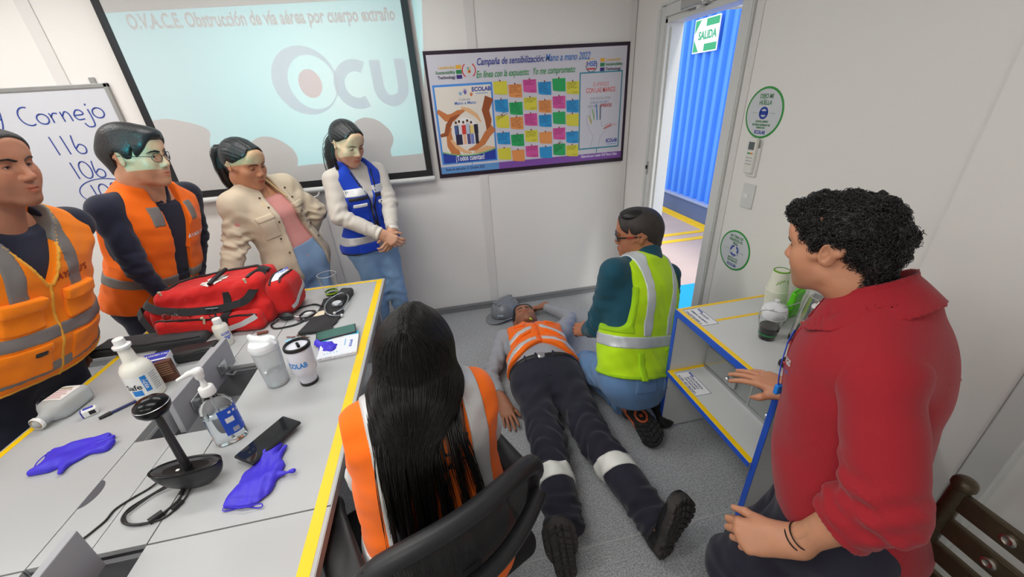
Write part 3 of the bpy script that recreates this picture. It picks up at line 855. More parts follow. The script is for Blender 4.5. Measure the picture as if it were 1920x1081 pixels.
    def shirt(s, h=0.007, off=0.008, sleeve=(0.062, 0.050, 0.046, 0.036), cuff=0.93, hem=-0.09, neck_z=None, amp=0.004, seed=1, sides=('L', 'R'), elbow_cut=None, vneck=None, collar=0.0):
        f = s.field([], h, 0.09, arms=True)
        loft(f, s.st, off)
        s.shoulders(f, off)
        for sd in sides:
            a, b, c = (to_local(s.T, p) for p in (s.sh[sd], s.elb[sd], s.wri[sd])); e = b + (c - b) * cuff
            f.cap(a, b, sleeve[0], sleeve[1], 0.035)
            if elbow_cut is None or sd not in elbow_cut: f.cap(b, e, sleeve[2], sleeve[3], 0.012)
        for sd in sides:
            limb_wrinkle(f, s.sh[sd], s.elb[sd], amp * 0.8, 55, seed + 3); limb_wrinkle(f, s.sh[sd] * .35 + s.elb[sd] * .65, s.wri[sd] * .45 + s.elb[sd] * .55, amp * 1.3, 95, seed + 5)
            limb_wrinkle(f, s.elb[sd] * .4 + s.wri[sd] * .6, s.wri[sd], amp, 120, seed + 8)
        wrinkle(f, seed, amp * 0.45, 28, (1, 1, 1.6))
        for sd in sides:
            if elbow_cut and sd in elbow_cut: s.trim(f, s.elb[sd] + (s.elb[sd] - s.sh[sd]) * elbow_cut[sd], s.elb[sd] - s.sh[sd], 0.10)
            else: s.trim(f, s.elb[sd] + (s.wri[sd] - s.elb[sd]) * cuff, s.wri[sd] - s.elb[sd], 0.07)
        X, Y, Z = f.grid(); f.cut(Z - hem if False else (hem - Z) * -1 * -1 + 0 * X) if False else None
        f.isect(hem - Z + 0 * X + 0 * Y)
        nz = neck_z if neck_z is not None else (0.515 if not s.fem else 0.48) * s.k
        f.isect(np.minimum(Z - nz + 0.45 * Y, 0.085 * s.k - np.abs(X)))
        return f
    def trousers(s, h=0.0075, off=0.012, r=(0.098, 0.074, 0.070, 0.062), top=0.13, amp=0.005, seed=3, cuff=0.97):
        f = s.field([], h, 0.10, legs=True, z1=top + 0.03)
        loft(f, s.st, off)
        for sd in s.kne:
            a, b, c = (to_local(s.T, p) for p in (s.hip[sd], s.kne[sd], s.ank[sd])); e = b + (c - b) * cuff
            f.cap(a, b, r[0], r[1], 0.05); f.cap(b, e, r[2], r[3], 0.02)
        for sd in s.kne:
            limb_wrinkle(f, s.hip[sd], s.kne[sd], amp * 0.7, 40, seed, 0.12); limb_wrinkle(f, s.kne[sd] * .6 + s.hip[sd] * .4, s.kne[sd] * .5 + s.ank[sd] * .5, amp * 1.2, 62, seed + 2, 0.11); limb_wrinkle(f, s.kne[sd] * .35 + s.ank[sd] * .65, s.ank[sd], amp * 1.3, 80, seed + 4, 0.10)
        wrinkle(f, seed, amp * 0.5, 24)
        X, Y, Z = f.grid(); f.isect(Z - top + 0 * X + 0 * Y)
        for sd in s.kne: s.trim(f, s.kne[sd] + (s.ank[sd] - s.kne[sd]) * cuff, s.ank[sd] - s.kne[sd], 0.10)
        return f
    def vest(s, h=0.006, off=0.024, hem=-0.06, arm_x=0.150, arm_z=0.24, v=(0.30, 0.50, 0.085), gap=None, back_neck=None, amp=0.004, seed=11, ext=0.95, flare=0.012, minrx=0.0):
        k = s.k; f = s.field([], h, 0.07)
        st = s.st.copy(); st[:, 1:4] += flare * np.clip(1 - st[:, :1] / (0.25 * k), 0, 1)
        if minrx: st[:, 1] = np.where(st[:, 0] < .44 * k, np.maximum(st[:, 1], minrx), st[:, 1])
        loft(f, st, off)
        s.shoulders(f, off - 0.004, ext)
        wrinkle(f, seed, amp, 26, (1, 1, 1.5))
        wrinkle(f, seed + 1, amp * 0.45, 70, (1, 1, 1.5))
        X, Y, Z = f.grid()
        f.isect(hem - Z + 0 * X + 0 * Y)
        ax = arm_x * k * s.wx; az = arm_z * k
        # armholes: everything outside |x|>ax above az, with a rounded foot
        dx = np.abs(X) - ax; hole = np.minimum(dx, Z - az); rr = 0.05
        hole = np.where((dx < rr) & (Z - az < rr), rr - np.sqrt(np.maximum(rr - dx, 0) ** 2 + np.maximum(rr - (Z - az), 0) ** 2), hole)
        f.isect(hole + 0 * Y)
        # neckline
        nb = (back_neck if back_neck is not None else (0.485 if not s.fem else 0.455)) * k
        nr = 0.068
        f.isect(np.where(Y < 0.02, nr - np.sqrt(X * X + (Y + 0.0) ** 2) + (nb - Z) * 0.0, -9) if False else np.minimum(nr - np.sqrt(X * X + Y * Y), Z - nb))
        if v is not None:
            z0, z1, wv = v[0] * k, v[1] * k, v[2]
            f.isect(np.where(Y > 0.0, np.minimum(wv * np.clip((Z - z0) / (z1 - z0), -1, 1.6) - np.abs(X), Y), -9))
        if gap is not None: f.isect(np.where(Y > 0.02, gap(X, Z) - np.abs(X), -9).astype(np.float32))
        return f

def skin_of(name, r, g, b): return skin_mat(name, srgb(r, g, b))

# shared clothing colours and fittings
EDGE = mat('vest_piping_yellow', srgb(236, 170, 60), .7)
ORANGE2 = cloth('hi_vis_orange_deep', (1.0, 0.24, 0.004))
GREYTAPE = mat('dull_reflective_tape', srgb(128, 122, 118), .55, metal=.1, var=(20, .12), bump=(700, .15, .001))
# glasses
GLF = mat('glasses_frame', (0.02, 0.02, 0.022), 0.3); GLA = mat('spectacle_lens', (1, 1, 1), 0.02, trans=1.0, ior=1.05)
def glasses(p, m=GLF, lens=GLA, r=(0.024, 0.019), y=0.104, temple=0.0014, parent=None):
    g = MB(); F = p.H; W = lambda x, yy, z: to_world(F, np.array((x, yy, z)) * p.hs)
    for sx in (-1, 1):
        g.tube([W(sx * (0.033 + r[0] * math.cos(a)), y - 0.010 * (abs(math.cos(a)) if math.cos(a) > 0 else 0), 0.0 + r[1] * math.sin(a) * (1 if abs(math.sin(a)) < .9 else .96)) for a in [2 * math.pi * i / 24 for i in range(24)]], 0.0014, 6, closed=True)
        g.tube([W(sx * (0.033 + r[0]), y - .010, 0.006), W(sx * 0.072, 0.085, 0.008), W(sx * 0.083, 0.03, 0.009), W(sx * 0.083, -0.015, 0.008), W(sx * 0.081, -0.035, -0.006)], temple, 6)
    g.tube([W(-.010, y, .004), W(0, y + .004, .007), W(.010, y, .004)], 0.0013, 6)
    fo = g.build('glasses', m, parent or p.e, True, world=True)
    for sx in (-1, 1):
        l = MB(); n = 20
        l.add([W(sx * (0.033 + r[0] * math.cos(a)), y - 0.010 * (math.cos(a) if math.cos(a) > 0 else 0) + dy, r[1] * math.sin(a)) for dy in (0, .0012) for a in [2 * math.pi * i / n for i in range(n)]], [tuple(range(n)), tuple(reversed(range(n, 2 * n)))] + [(i, (i + 1) % n, n + (i + 1) % n, n + i) for i in range(n)])
        l.build('lens', lens, fo, False, world=True)
    return fo
# shirt collar
def collar(p, m, f=None, r=0.066, z=0.515, h=0.032, open_=0.035, parent=None, thick=0.006):
    g = Field((-.13, -.13, z * p.k - .05), (.13, .15, z * p.k + .09), 0.004, p.T)
    X, Y, Z = g.grid(); zz = Z - z * p.k + 0.42 * Y; rr = np.sqrt((X * .97) ** 2 + (Y + .008) ** 2)
    d = np.maximum(np.abs(rr - (r + .25 * np.clip(h - zz, -.02, .06))) - thick, np.abs(zz - h * .35) - h)
    d = np.maximum(d, np.where(Y > 0, open_ * np.clip((zz + .02) / .04, .15, 1.4) - np.abs(X), -9))
    g.v = d.astype(np.float32); return field_obj('collar', g, m, parent or p.e, 1)
# hair drawn back into a tail
def scalp_hair(p, thick=0.010, front=0.092, tail=None, seed=3, part=0.0, m=HAIR, back=-0.075, extra=None, h=.0032, side=.0):
    f = Field((-0.125, -0.19, -0.16), (0.125, 0.135, 0.165), h, p.H)
    f.ell((0, -0.014, 0.036), (0.077 + thick, 0.098 + thick, 0.086 + thick), 0); f.ell((0, .06, .055), (.056 + thick, .03 + thick, .04 + thick), .03); f.cap((0, -0.07, 0.0), (0, -0.06, back + .03), 0.052, 0.046, 0.03)
    X, Y, Z = f.grid()
    # hairline arch over the forehead, sweeping back above the ears
    lim = np.where(Y > .0, .014 + side + (front - .014) * ss(.0, .072, Y) * (1 - 0.5 * ss(.025, .075, np.abs(X))), back + (.016 + side - back) * ss(-.055, -.01, Y))
    f.v = np.maximum(f.v, (lim - Z) * .7).astype(np.float32)
    f.v = (f.v + thick * .7 * np.exp(-np.maximum(Z - lim, 0) / .012) * (Y > -.02)).astype(np.float32)
    a = np.arctan2(X, Z + .02) ; f.v = (f.v + .0007 * np.sin(a * 46 + 14 * Y) + .0004 * np.sin(a * 95 + 30 * Y)).astype(np.float32)
    if extra: extra(f)
    V, Q = f.surf(0); V = (V * p.hs) @ p.H[1].T + p.H[0]
    return link('hair', np_mesh('hair', V, Q), m, p.e, True, True)
def strand_bundle(name, paths, n, spread, radius, m, parent, seed=1, k=16, jitter=.004, flare=None):
    """paths: guide polylines (world); strands fan out round them"""
    rs = np.random.RandomState(seed); out = []; spread = [x * .42 for x in spread]
    t = np.linspace(0, 1, k)
    for _ in range(n):
        g = np.asarray(paths[rs.randint(len(paths))], float); u = np.linspace(0, 1, len(g))
        c = np.stack([np.interp(t, u, g[:, i]) for i in range(3)], 1)
        # smooth
        for _i in range(2): c[1:-1] = (c[:-2] + 2 * c[1:-1] + c[2:]) / 4
        off = rs.normal(size=3) * .5; sp = np.interp(t, np.linspace(0, 1, len(spread)), spread)[:, None]
        wob = np.stack([np.sin(t * rs.uniform(3, 9) + rs.uniform(0, 6)) for _i in range(3)], 1) * jitter * t[:, None]
        e = min(1.0, rs.uniform(.8, 1.1)); cc = c + off * sp + wob
        out.append(np.stack([np.interp(t * e, t, cc[:, i]) for i in range(3)], 1))
    return hair_curves(name, np.array(out), radius, m, parent)

def plain_shoes(p, d, L=.25):
    m = mat('dark_shoe', (.02, .02, .022), .5, bump=(220, .3, .002)); k = mat('shoe_sole_dark', (.05, .048, .045), .8, var=(30, .2))
    for sd in 'LR': a = p.ank[sd]; shoe(fr((a[0], a[1], 0), frame_from(d, (0, 0, 1))), p.e, m, k, L=L, W=.094, h=.006, tread=False, high=.09)
# ------------------------------------------------------------------ room shell
XL, XR, YB, YN, ZC = -3.22, 1.49, 2.95, -1.7, 2.55
WALL = mat('wall_panel_white', srgb(233, 231, 227), 0.45, bump=(3, 0.05), var=(1.5, 0.015))
WALL2 = mat('wall_cover_strip', srgb(222, 220, 217), 0.4, var=(2, 0.02))
TRIMW = mat('white_painted_metal', srgb(214, 216, 213), 0.35, spec=0.5, var=(5, 0.02))
SKIRT = mat('grey_skirting', srgb(128, 129, 131), 0.5, var=(8, 0.05))
BLACK = mat('black_plastic', (0.012, 0.012, 0.013), 0.42, var=(20, 0.1))
STEEL = mat('brushed_steel', (0.55, 0.56, 0.57), 0.3, metal=1.0, bump=(300, 0.1, 0.001))
YELLOW = mat('yellow_tape', srgb(250, 205, 20), 0.4, var=(12, 0.05))
BLUEE = mat('blue_edging', srgb(45, 92, 205), 0.4, var=(12, 0.05))
LAM = mat('grey_laminate', srgb(178, 180, 180), 0.4, bump=(500, 0.06, 0.0006), var=(180, 0.018))
LAM2 = mat('grey_lid_metal', srgb(158, 158, 162), 0.45, var=(30, 0.03))
LAMD = mat('dark_grey_channel', srgb(105, 105, 108), 0.55, var=(20, 0.05))
WHITEP = mat('white_plastic', srgb(232, 232, 230), 0.35, var=(10, 0.02))
PAPER = mat('white_paper', srgb(232, 232, 236), 0.7)

def floor_material():
    m = bpy.data.materials.new('speckled_vinyl'); m.use_nodes = True; nt = m.node_tree; b = nt.nodes['Principled BSDF']
    tc = nt.nodes.new('ShaderNodeTexCoord')
    v = nt.nodes.new('ShaderNodeTexVoronoi'); v.inputs['Scale'].default_value = 260
    n = nt.nodes.new('ShaderNodeTexNoise'); n.inputs['Scale'].default_value = 160; n.inputs['Detail'].default_value = 6; n.inputs['Roughness'].default_value = 0.75
    r = nt.nodes.new('ShaderNodeValToRGB')
    e = r.color_ramp.elements; e[0].position = 0.36; e[0].color = (*srgb(100, 101, 104), 1); e[1].position = 0.62; e[1].color = (*srgb(208, 210, 212), 1)
    k = r.color_ramp.elements.new(0.49); k.color = (*srgb(156, 158, 161), 1)
    mx = nt.nodes.new('ShaderNodeMix'); mx.data_type = 'RGBA'; mx.blend_type = 'MIX'; mx.inputs[0].default_value = 0.35
    bw = nt.nodes.new('ShaderNodeSeparateColor')
    r2 = nt.nodes.new('ShaderNodeValToRGB'); r2.color_ramp.elements[0].color = (*srgb(110, 112, 115), 1); r2.color_ramp.elements[1].color = (*srgb(190, 191, 193), 1)
    nt.links.new(tc.outputs['Object'], v.inputs['Vector']); nt.links.new(tc.outputs['Object'], n.inputs['Vector'])
    nt.links.new(n.outputs['Fac'], r.inputs[0]); nt.links.new(v.outputs['Color'], bw.inputs[0]); nt.links.new(bw.outputs[0], r2.inputs[0])
    nt.links.new(r.outputs[0], mx.inputs[6]); nt.links.new(r2.outputs[0], mx.inputs[7]); nt.links.new(mx.outputs[2], b.inputs['Base Color'])
    b.inputs['Roughness'].default_value = 0.42
    bp = nt.nodes.new('ShaderNodeBump'); bp.inputs['Strength'].default_value = 0.15; bp.inputs['Distance'].default_value = 0.001
    nt.links.new(n.outputs['Fac'], bp.inputs['Height']); nt.links.new(bp.outputs[0], b.inputs['Normal'])
    return m
FLOORM = floor_material()

def struct(name, mb, m, parent=None, **kw):
    o = mb.build(name, m, parent, **kw)
    if parent is None: o['kind'] = 'structure'
    return o

fl = struct('floor', MB().box(((XL + XR) / 2, (YB + YN) / 2, -0.05), (XR - XL + 0.2, YB - YN + 0.2, 0.1)), FLOORM)
# welded vinyl seams on the floor
WELD = mat('floor_weld', srgb(178, 178, 178), 0.5)
struct('floor_weld', MB().box((-0.6, 0.86, 0.0006), (4.6, 0.006, 0.0012)), WELD, fl)
struct('floor_weld', MB().box((0.72, 0.3, 0.0006), (0.006, 2.0, 0.0012)), WELD, fl)

wb = struct('wall_back', MB().box(((XL + XR) / 2, YB + 0.05, ZC / 2), (XR - XL + 0.2, 0.1, ZC)), WALL)
for x in (-2.02, -0.86, 0.34):                         # cover strips over the panel joints
    struct('cover_strip', MB().box((x, YB - 0.003, ZC / 2), (0.066, 0.006, ZC)), WALL2, wb, bevel=0.002)
struct('cover_strip', MB().box((XR - 0.03, YB - 0.005, ZC / 2), (0.05, 0.01, ZC)), WALL2, wb, bevel=0.003)
wl = struct('wall_left', MB().box((XL - 0.05, (YB + YN) / 2, ZC / 2), (0.1, YB - YN, ZC)), WALL)
for y in (1.9, 0.7): struct('cover_strip', MB().box((XL + 0.003, y, ZC / 2), (0.006, 0.066, ZC)), WALL2, wl, bevel=0.002)
struct('wall_near', MB().box(((XL + XR) / 2, YN - 0.05, ZC / 2), (XR - XL + 0.2, 0.1, ZC)), WALL)

DY0, DY1, DZ = 1.895, 2.555, 2.0                             # door opening
wr = struct('wall_right', MB().box((XR + 0.04, (DY0 + YN) / 2, ZC / 2), (0.08, DY0 - YN, ZC))
            .box((XR + 0.04, (DY1 + YB) / 2, ZC / 2), (0.08, YB - DY1, ZC)).box((XR + 0.04, (DY0 + DY1) / 2, (DZ + ZC) / 2), (0.08, DY1 - DY0, ZC - DZ)), WALL)
for y in (1.797, 0.02): struct('cover_strip', MB().box((XR - 0.003, y, ZC / 2), (0.006, 0.045, ZC)), WALL2, wr, bevel=0.002)
# round-edged column of the container and the trunking beside it, near the camera
struct('corner_column', MB().box((XR - 0.012, 0.70, ZC / 2), (0.024, 0.32, ZC)), WALL, wr, bevel=0.010)
struct('cable_trunking', MB().box((XR - 0.02, 0.50, ZC / 2), (0.04, 0.07, ZC)), TRIMW, wr, bevel=0.004)

CEILM = mat('ceiling_panel', srgb(225, 226, 226), 0.6, var=(2, 0.02))
ce = struct('ceiling', MB().box(((XL + XR) / 2, (YB + YN) / 2, ZC + 0.05), (XR - XL + 0.2, YB - YN + 0.2, 0.1)), CEILM)
DIFF = mat('lamp_diffuser', (0.9, 0.9, 0.9), 0.5, emit=((1, 1, 0.97), 2.2))
for i, (x, y) in enumerate(LAMPS):
    e = empty('ceiling_lamp', (x, y, ZC), 0, ('white two-tube ceiling lamp nearest the %s' % ('whiteboard', 'projection screen', 'left wall, middle of its row', 'white bottle on the table', 'near wall, on the left', 'near wall, behind the camera')[i]), 'lamp', 'fluorescent fittings under the ceiling')
    MB().box((0, 0, -0.025), (1.22, 0.32, 0.05)).build('housing', TRIMW, e, bevel=0.006)
    MB().box((0, 0.07, -0.062), (1.16, 0.03, 0.022)).build('tube', DIFF, e, bevel=0.008)
    MB().box((0, -0.07, -0.062), (1.16, 0.03, 0.022)).build('tube', DIFF, e, bevel=0.008)

sk = struct('baseboard_back', MB().box(((XL + XR) / 2, YB - 0.008, 0.03), (XR - XL, 0.016, 0.06)), SKIRT, bevel=0.004)
struct('bead', MB().box(((XL + XR) / 2, YB - 0.018, 0.045), (XR - XL, 0.006, 0.012)), SKIRT, sk, bevel=0.002)
struct('baseboard_left', MB().box((XL + 0.008, (YB + YN) / 2, 0.03), (0.016, YB - YN, 0.06)), SKIRT, bevel=0.004)
struct('baseboard_right', MB().box((XR - 0.008, (DY0 - 0.1 + YN) / 2, 0.03), (0.016, DY0 - 0.1 - YN, 0.06)).box((XR - 0.008, (DY1 + 0.1 + YB) / 2, 0.03), (0.016, YB - DY1 - 0.1, 0.06)), SKIRT, bevel=0.004)

# door frame: moulded architraves, reveal, latch plate, closer
d = empty('door_1', (XR, (DY0 + DY1) / 2, 0), kind='structure'); d['label'] = 'open doorway with white metal frame leading to the yard'
hw = (DY1 - DY0) / 2
fm = MB()
fm.box((-0.008, -hw - 0.035, (DZ + 0.03) / 2), (0.016, 0.07, DZ + 0.10)); fm.box((-0.008, hw + 0.035, (DZ + 0.03) / 2), (0.016, 0.07, DZ + 0.10)); fm.box((-0.008, 0, DZ + 0.045), (0.016, DY1 - DY0, 0.07))
fm.box((-0.014, hw + 0.055, (DZ + 0.05) / 2), (0.028, 0.024, DZ + 0.06)); fm.box((-0.012, -hw - 0.06, DZ / 2), (0.024, 0.014, DZ + 0.1)); fm.box((-0.014, 0, DZ + 0.075), (0.028, DY1 - DY0 + 0.1, 0.016))
fm.build('architrave', TRIMW, d, bevel=0.003)
MB().box((0.045, hw - 0.012, DZ / 2), (0.11, 0.024, DZ)).box((0.045, -hw + 0.006, DZ / 2), (0.11, 0.012, DZ)).box((0.045, 0, DZ - 0.012), (0.11, DY1 - DY0, 0.024)).build('reveal', TRIMW, d, bevel=0.002)
MB().box((0.02, hw - 0.03, DZ / 2 - 0.02), (0.012, 0.016, DZ - 0.05)).build('door_stop', TRIMW, d)
la = MB().box((-0.018, hw + 0.045, 1.13), (0.012, 0.034, 0.085)).build('latch_plate', STEEL, d, bevel=0.003)
MB().box((-0.026, hw + 0.038, 1.135), (0.008, 0.016, 0.024)).build('latch_hole', BLACK, la)
MB().box((-0.03, 0.02, DZ + 0.03), (0.05, 0.20, 0.05)).build('door_closer', STEEL, d, bevel=0.008)
MB().tube([(-0.03, -0.03, DZ - 0.005), (0.12, -0.10, DZ - 0.02), (0.30, -0.32, DZ - 0.03)], 0.009, 8).box((-0.03, -0.03, DZ - 0.002), (0.03, 0.03, 0.014)).build('closer_arm', TRIMW, d)
for k in range(14):
    MB().lathe([(0.0025, 0), (0.0018, 0.0018)], 8, (0.10 - (k % 2) * 0.03, hw - 0.0242, 0.12 + k * 0.135), Matrix.Rotation(rad(90), 3, 'X')).build('screw', STEEL, d)
MB().box((0.06, 0, 0.006), (0.13, DY1 - DY0, 0.012)).build('threshold', STEEL, d, bevel=0.003)

# ------------------------------------------------------------------ yard outside
GZ = -0.15
CONC = mat('yard_concrete', srgb(196, 172, 158), 0.9, bump=(30, 0.2), var=(2.5, 0.1))
struct('ground', MB().box((5.5, 4.5, GZ - 0.05), (7.8, 12, 0.1)), CONC)
CBLUE = mat('container_blue', srgb(72, 142, 240), 0.45, var=(3, 0.07), bump=(6, 0.06))
PLINTH = mat('plinth_blue_grey', srgb(86, 104, 150), 0.7, var=(4, 0.14))
LEDGE = mat('ledge_grey', srgb(150, 165, 205), 0.6, var=(6, 0.1))
XW = 3.62
cw = MB(); pitch = 0.168; dep = 0.045; prof = []
y = 1.0
while y < 9.2:
    prof += [(0, y), (0, y + 0.058), (dep, y + 0.084), (dep, y + 0.142)]; y += pitch
n = len(prof)
cw.add([(XW + a, b, 0.13) for a, b in prof] + [(XW + a, b, 3.6) for a, b in prof] + [(XW + 0.12 + 0 * a, b, 3.6) for a, b in prof], [(i, i + 1, n + i + 1, n + i) for i in range(n - 1)] + [(n + i, n + i + 1, 2 * n + i + 1, 2 * n + i) for i in range(n - 1)])
cb = struct('wall_outside', cw, CBLUE); cb['label'] = 'blue corrugated container wall across the yard'
struct('plinth', MB().box((XW + 0.07, 5.1, (GZ + 0.10) / 2), (0.18, 8.2, 0.10 - GZ)), PLINTH, cb)
struct('ledge', MB().box((XW + 0.05, 5.1, 0.115), (0.2, 8.2, 0.035)), LEDGE, cb, bevel=0.004)
YL = mat('yellow_floor_paint', srgb(250, 200, 24), 0.6, var=(8, 0.1))
mk = struct('trim_1', MB().box((XW - 0.11, 5.1, GZ + 0.002), (0.16, 8.0, 0.004)), YL); mk['label'] = 'yellow line along the foot of the blue wall'
struct('trim_2', MB().box((3.0, 4.42, GZ + 0.003), (1.1, 0.08, 0.005)), YL); struct('trim_3', MB().box((2.9, 4.20, GZ + 0.003), (1.3, 0.08, 0.005)), YL)
MATB = mat('blue_rubber_mat', srgb(28, 160, 225), 0.7, bump=(200, 0.3))
o = MB().box((2.05, 2.55, GZ + 0.008), (0.8, 1.0, 0.016)).build('door_mat', MATB, None, bevel=0.004); tag(o, 'bright blue mat on the ground outside the door', 'mat')
# yellow guard post at the far side of the doorway
gp = empty('guard_post', (3.25, 5.40, GZ), 0, 'yellow round guard post outside by the blue wall', 'post')
MB().lathe([(0.05, 0), (0.05, 0.50), (0.045, 0.52), (0.0, 0.53)], 20).build('tube', YL, gp, True)
MB().lathe([(0.03, 0.64), (0.06, 0.66), (0.06, 0.72), (0.03, 0.75)], 16).build('cap_ring', YL, gp, True)
MB().lathe([(0.018, 0.52), (0.018, 0.66)], 10).build('pin', YL, gp, True)
# exit sign on the container
GREEN = mat('sign_green', srgb(32, 160, 105), 0.4); SIGNW = mat('sign_white', srgb(236, 238, 240), 0.4)
sg = empty('exit_sign', (XW - 0.016, 5.22, 2.18), 0, 'green and white exit sign with arrow on blue wall', 'sign')
sg.rotation_euler = (0, 0, rad(-90))            # local x runs along -y (to the right as seen from the room), local -y faces the room
MB().box((0, 0, 0), (0.50, 0.012, 0.38)).build('plate', SIGNW, sg, bevel=0.004)
def sgF(x, y, z): return (x, -0.006 - z, y)
for poly in ([(-.235, .175), (-.235, .03), (-.12, .175)], [(-.235, -.175), (-.12, -.175), (-.235, -.03)], [(-.01, .175), (.235, .175), (.235, .095), (-.01, .095), (-.04, .11)][:4], [(-.01, -.175), (-.01, -.095), (.235, -.095), (.235, -.175)]):
    MB().prism(poly, 0, 0.0012, sgF).build('green_field', GREEN, sg)
text('lettering', 'SALIDA', 0.125, GREEN, (0.03, -0.0065, -0.002), (1, 0, 0), (0, 0, 1), sg, bold=0.004, width=0.36)
# ------------------------------------------------------------------ things on the back wall
def wall_pt(x, y, z): return (x, YB - z, y)                   # flat drawing (x, height) lifted z off the back wall
SCREENM = mat('screen_fabric', srgb(194, 193, 191), 0.75, bump=(900, 0.05, 0.0005))
MATT = mat('matt_black_border', (0.010, 0.010, 0.012), 0.6)
sc = empty('projection_screen', (-0.86, YB - .012, 1.75), 0, 'white pull-down projection screen with black border hanging on the back wall', 'screen')
sx0, sx1, sz0, sz1, bw = -1.675, -0.028, 1.165, 2.47, 0.042
def scb(m, x0, x1, z0, z1, d0, d1): m.box(((x0 + x1) / 2 + 0.86, -(d0 + d1) / 2, (z0 + z1) / 2 - 1.75), (x1 - x0, d1 - d0, z1 - z0)); return m
scb(MB(), sx0 + bw, sx1 - bw, sz0 + bw, sz1, 0.038, 0.0395).build('fabric', SCREENM, sc)
scb(MB(), sx0, sx0 + bw, sz0, sz1, 0.038, 0.0400).build('black_border', MATT, sc); scb(MB(), sx1 - bw, sx1, sz0, sz1, 0.038, 0.0400).build('black_border', MATT, sc)
scb(MB(), sx0 + bw, sx1 - bw, sz0, sz0 + bw, 0.038, 0.0400).build('black_border', MATT, sc)
b = MB(); b.lathe([(0.016, 0), (0.019, 0.004), (0.019, sx1 - sx0 + 0.016), (0.016, sx1 - sx0 + 0.02)], 14, (sx0 - 0.01 + 0.86, -0.036, sz0 - 0.02 - 1.75), Matrix.Rotation(rad(90), 3, 'Y'))
bb = b.build('bottom_bar', TRIMW, sc, True)
MB().tube([(0.0 + 0.045 * math.cos(a), -0.05, -0.62 - 0.02 * math.sin(a) * 1.6) for a in [math.pi * i / 12 for i in range(13)]], 0.0045, 8).build('pull_handle', WHITEP, bb, True)
scb(MB(), sx0 - 0.05, sx1 + 0.05, sz1 - 0.02, sz1 + 0.07, 0.0, 0.085).build('roller_case', TRIMW, sc, bevel=0.012)

# whiteboard with handwriting
wbd = empty('whiteboard', (-2.5, YB, 1.46), 0, 'whiteboard in a grey aluminium frame with blue marker handwriting', 'whiteboard')
ALU = mat('aluminium_frame', srgb(158, 158, 156), 0.4, metal=0.6); WBM = mat('whiteboard_enamel', srgb(208, 211, 217), 0.22, spec=0.5); INK = mat('blue_marker', srgb(45, 70, 150), 0.5)
wx0, wx1, wz0, wz1 = -3.10, -1.80, 1.085, 1.85
def lb(m, x0, x1, z0, z1, d): return m.box(((x0 + x1) / 2 + 2.5, -d / 2, (z0 + z1) / 2 - 1.46), (x1 - x0, d, z1 - z0))
lb(MB(), wx0 + .01, wx1 - .01, wz0 + .01, wz1 - .01, 0.012).build('writing_surface', WBM, wbd)
lb(lb(lb(lb(MB(), wx0, wx1, wz0, wz0 + .022, .02), wx0, wx1, wz1 - .022, wz1, .02), wx0, wx0 + .022, wz0, wz1, .02), wx1 - .022, wx1, wz0, wz1, .02).build('frame', ALU, wbd, bevel=0.003)
hb = MB().box((wx1 - .07 + 2.5, -.006, wz1 - 1.46 + .012), (.03, .006, .04)).build('hanging_bracket', ALU, wbd, bevel=0.002)
def stroke(m, pts, ox, oz, s, r=0.0035):
    # smooth the polyline a little, then a flat round-edged line on the board
    P = [Vector((ox + x * s + 2.5, -0.0128, oz + z * s - 1.46)) for x, z in pts]
    Q = []
    for i in range(len(P) - 1):
        p0, p1, p2, p3 = P[max(i - 1, 0)], P[i], P[i + 1], P[min(i + 2, len(P) - 1)]
        for t in (0, .25, .5, .75): Q.append(0.5 * ((2 * p1) + (-p0 + p2) * t + (2 * p0 - 5 * p1 + 4 * p2 - p3) * t * t + (-p0 + 3 * p1 - 3 * p2 + p3) * t ** 3))
    Q.append(P[-1]); m.strip(Q, (0, -1, 0), r * 2, 0.0006)
def circ(cx, cz, rx, rz, a0=0, a1=360, n=14): return [(cx + rx * math.cos(rad(a0 + (a1 - a0) * i / n)), cz + rz * math.sin(rad(a0 + (a1 - a0) * i / n))) for i in range(n + 1)]
GL = {'C': [circ(.45, .5, .45, .5, 70, 300)], 'o': [circ(.3, .28, .3, .28, 100, 470)], 'r': [[(0, .55), (.05, .3), (.05, 0)], [(.02, .3), (.2, .52), (.42, .5)]],
      'n': [[(0, .55), (.04, 0)], [(.03, .3), (.25, .55), (.42, .4), (.46, 0)]], 'e': [[(.04, .28), (.5, .32), (.45, .52), (.22, .56), (.02, .3), (.15, .04), (.5, .06)]],
      'j': [[(.25, .55), (.28, 0), (.22, -.38), (-.1, -.42), (-.25, -.2)], [(.2, .75), (.26, .85)]], 'y': [[(0, .55), (.12, .25), (.3, .2)], [(.42, .6), (.25, 0), (.05, -.4)]],
      '1': [[(.18, 1), (.25, 0)]], '6': [[(.1, 1), (.02, .35), (.15, .02), (.45, .05), (.52, .35), (.3, .5), (.06, .3)]], '0': [circ(.3, .5, .3, .5, 110, 480)], '5': [[(.55, 1), (.12, .98), (.08, .55), (.45, .6), (.5, .2), (.2, 0), (0, .08)]]}
def handw(name, txt, x, z, s, adv, slope=0.0):
    m = MB()
    for i, ch in enumerate(txt):
        w = adv[i] if isinstance(adv, (list, tuple)) else adv
        if ch in GL:
            for st in GL[ch]: stroke(m, st, x, z, s)
        x += w * s; z += slope * s
    return m.build(name, INK, wbd)
handw('handwriting', 'y', -2.435, 1.675, 0.10, 0.7)
handw('handwriting', 'Cornejo', -2.315, 1.655, 0.096, [.85, .74, .60, .64, .62, .42, .5], 0.03)
handw('handwriting', '116', -2.245, 1.485, 0.105, [.55, .6, .7])
handw('handwriting', '106', -2.210, 1.340, 0.100, [.5, .72, .7])
handw('handwriting', '105', -2.165, 1.205, 0.095, [.5, .72, .7])
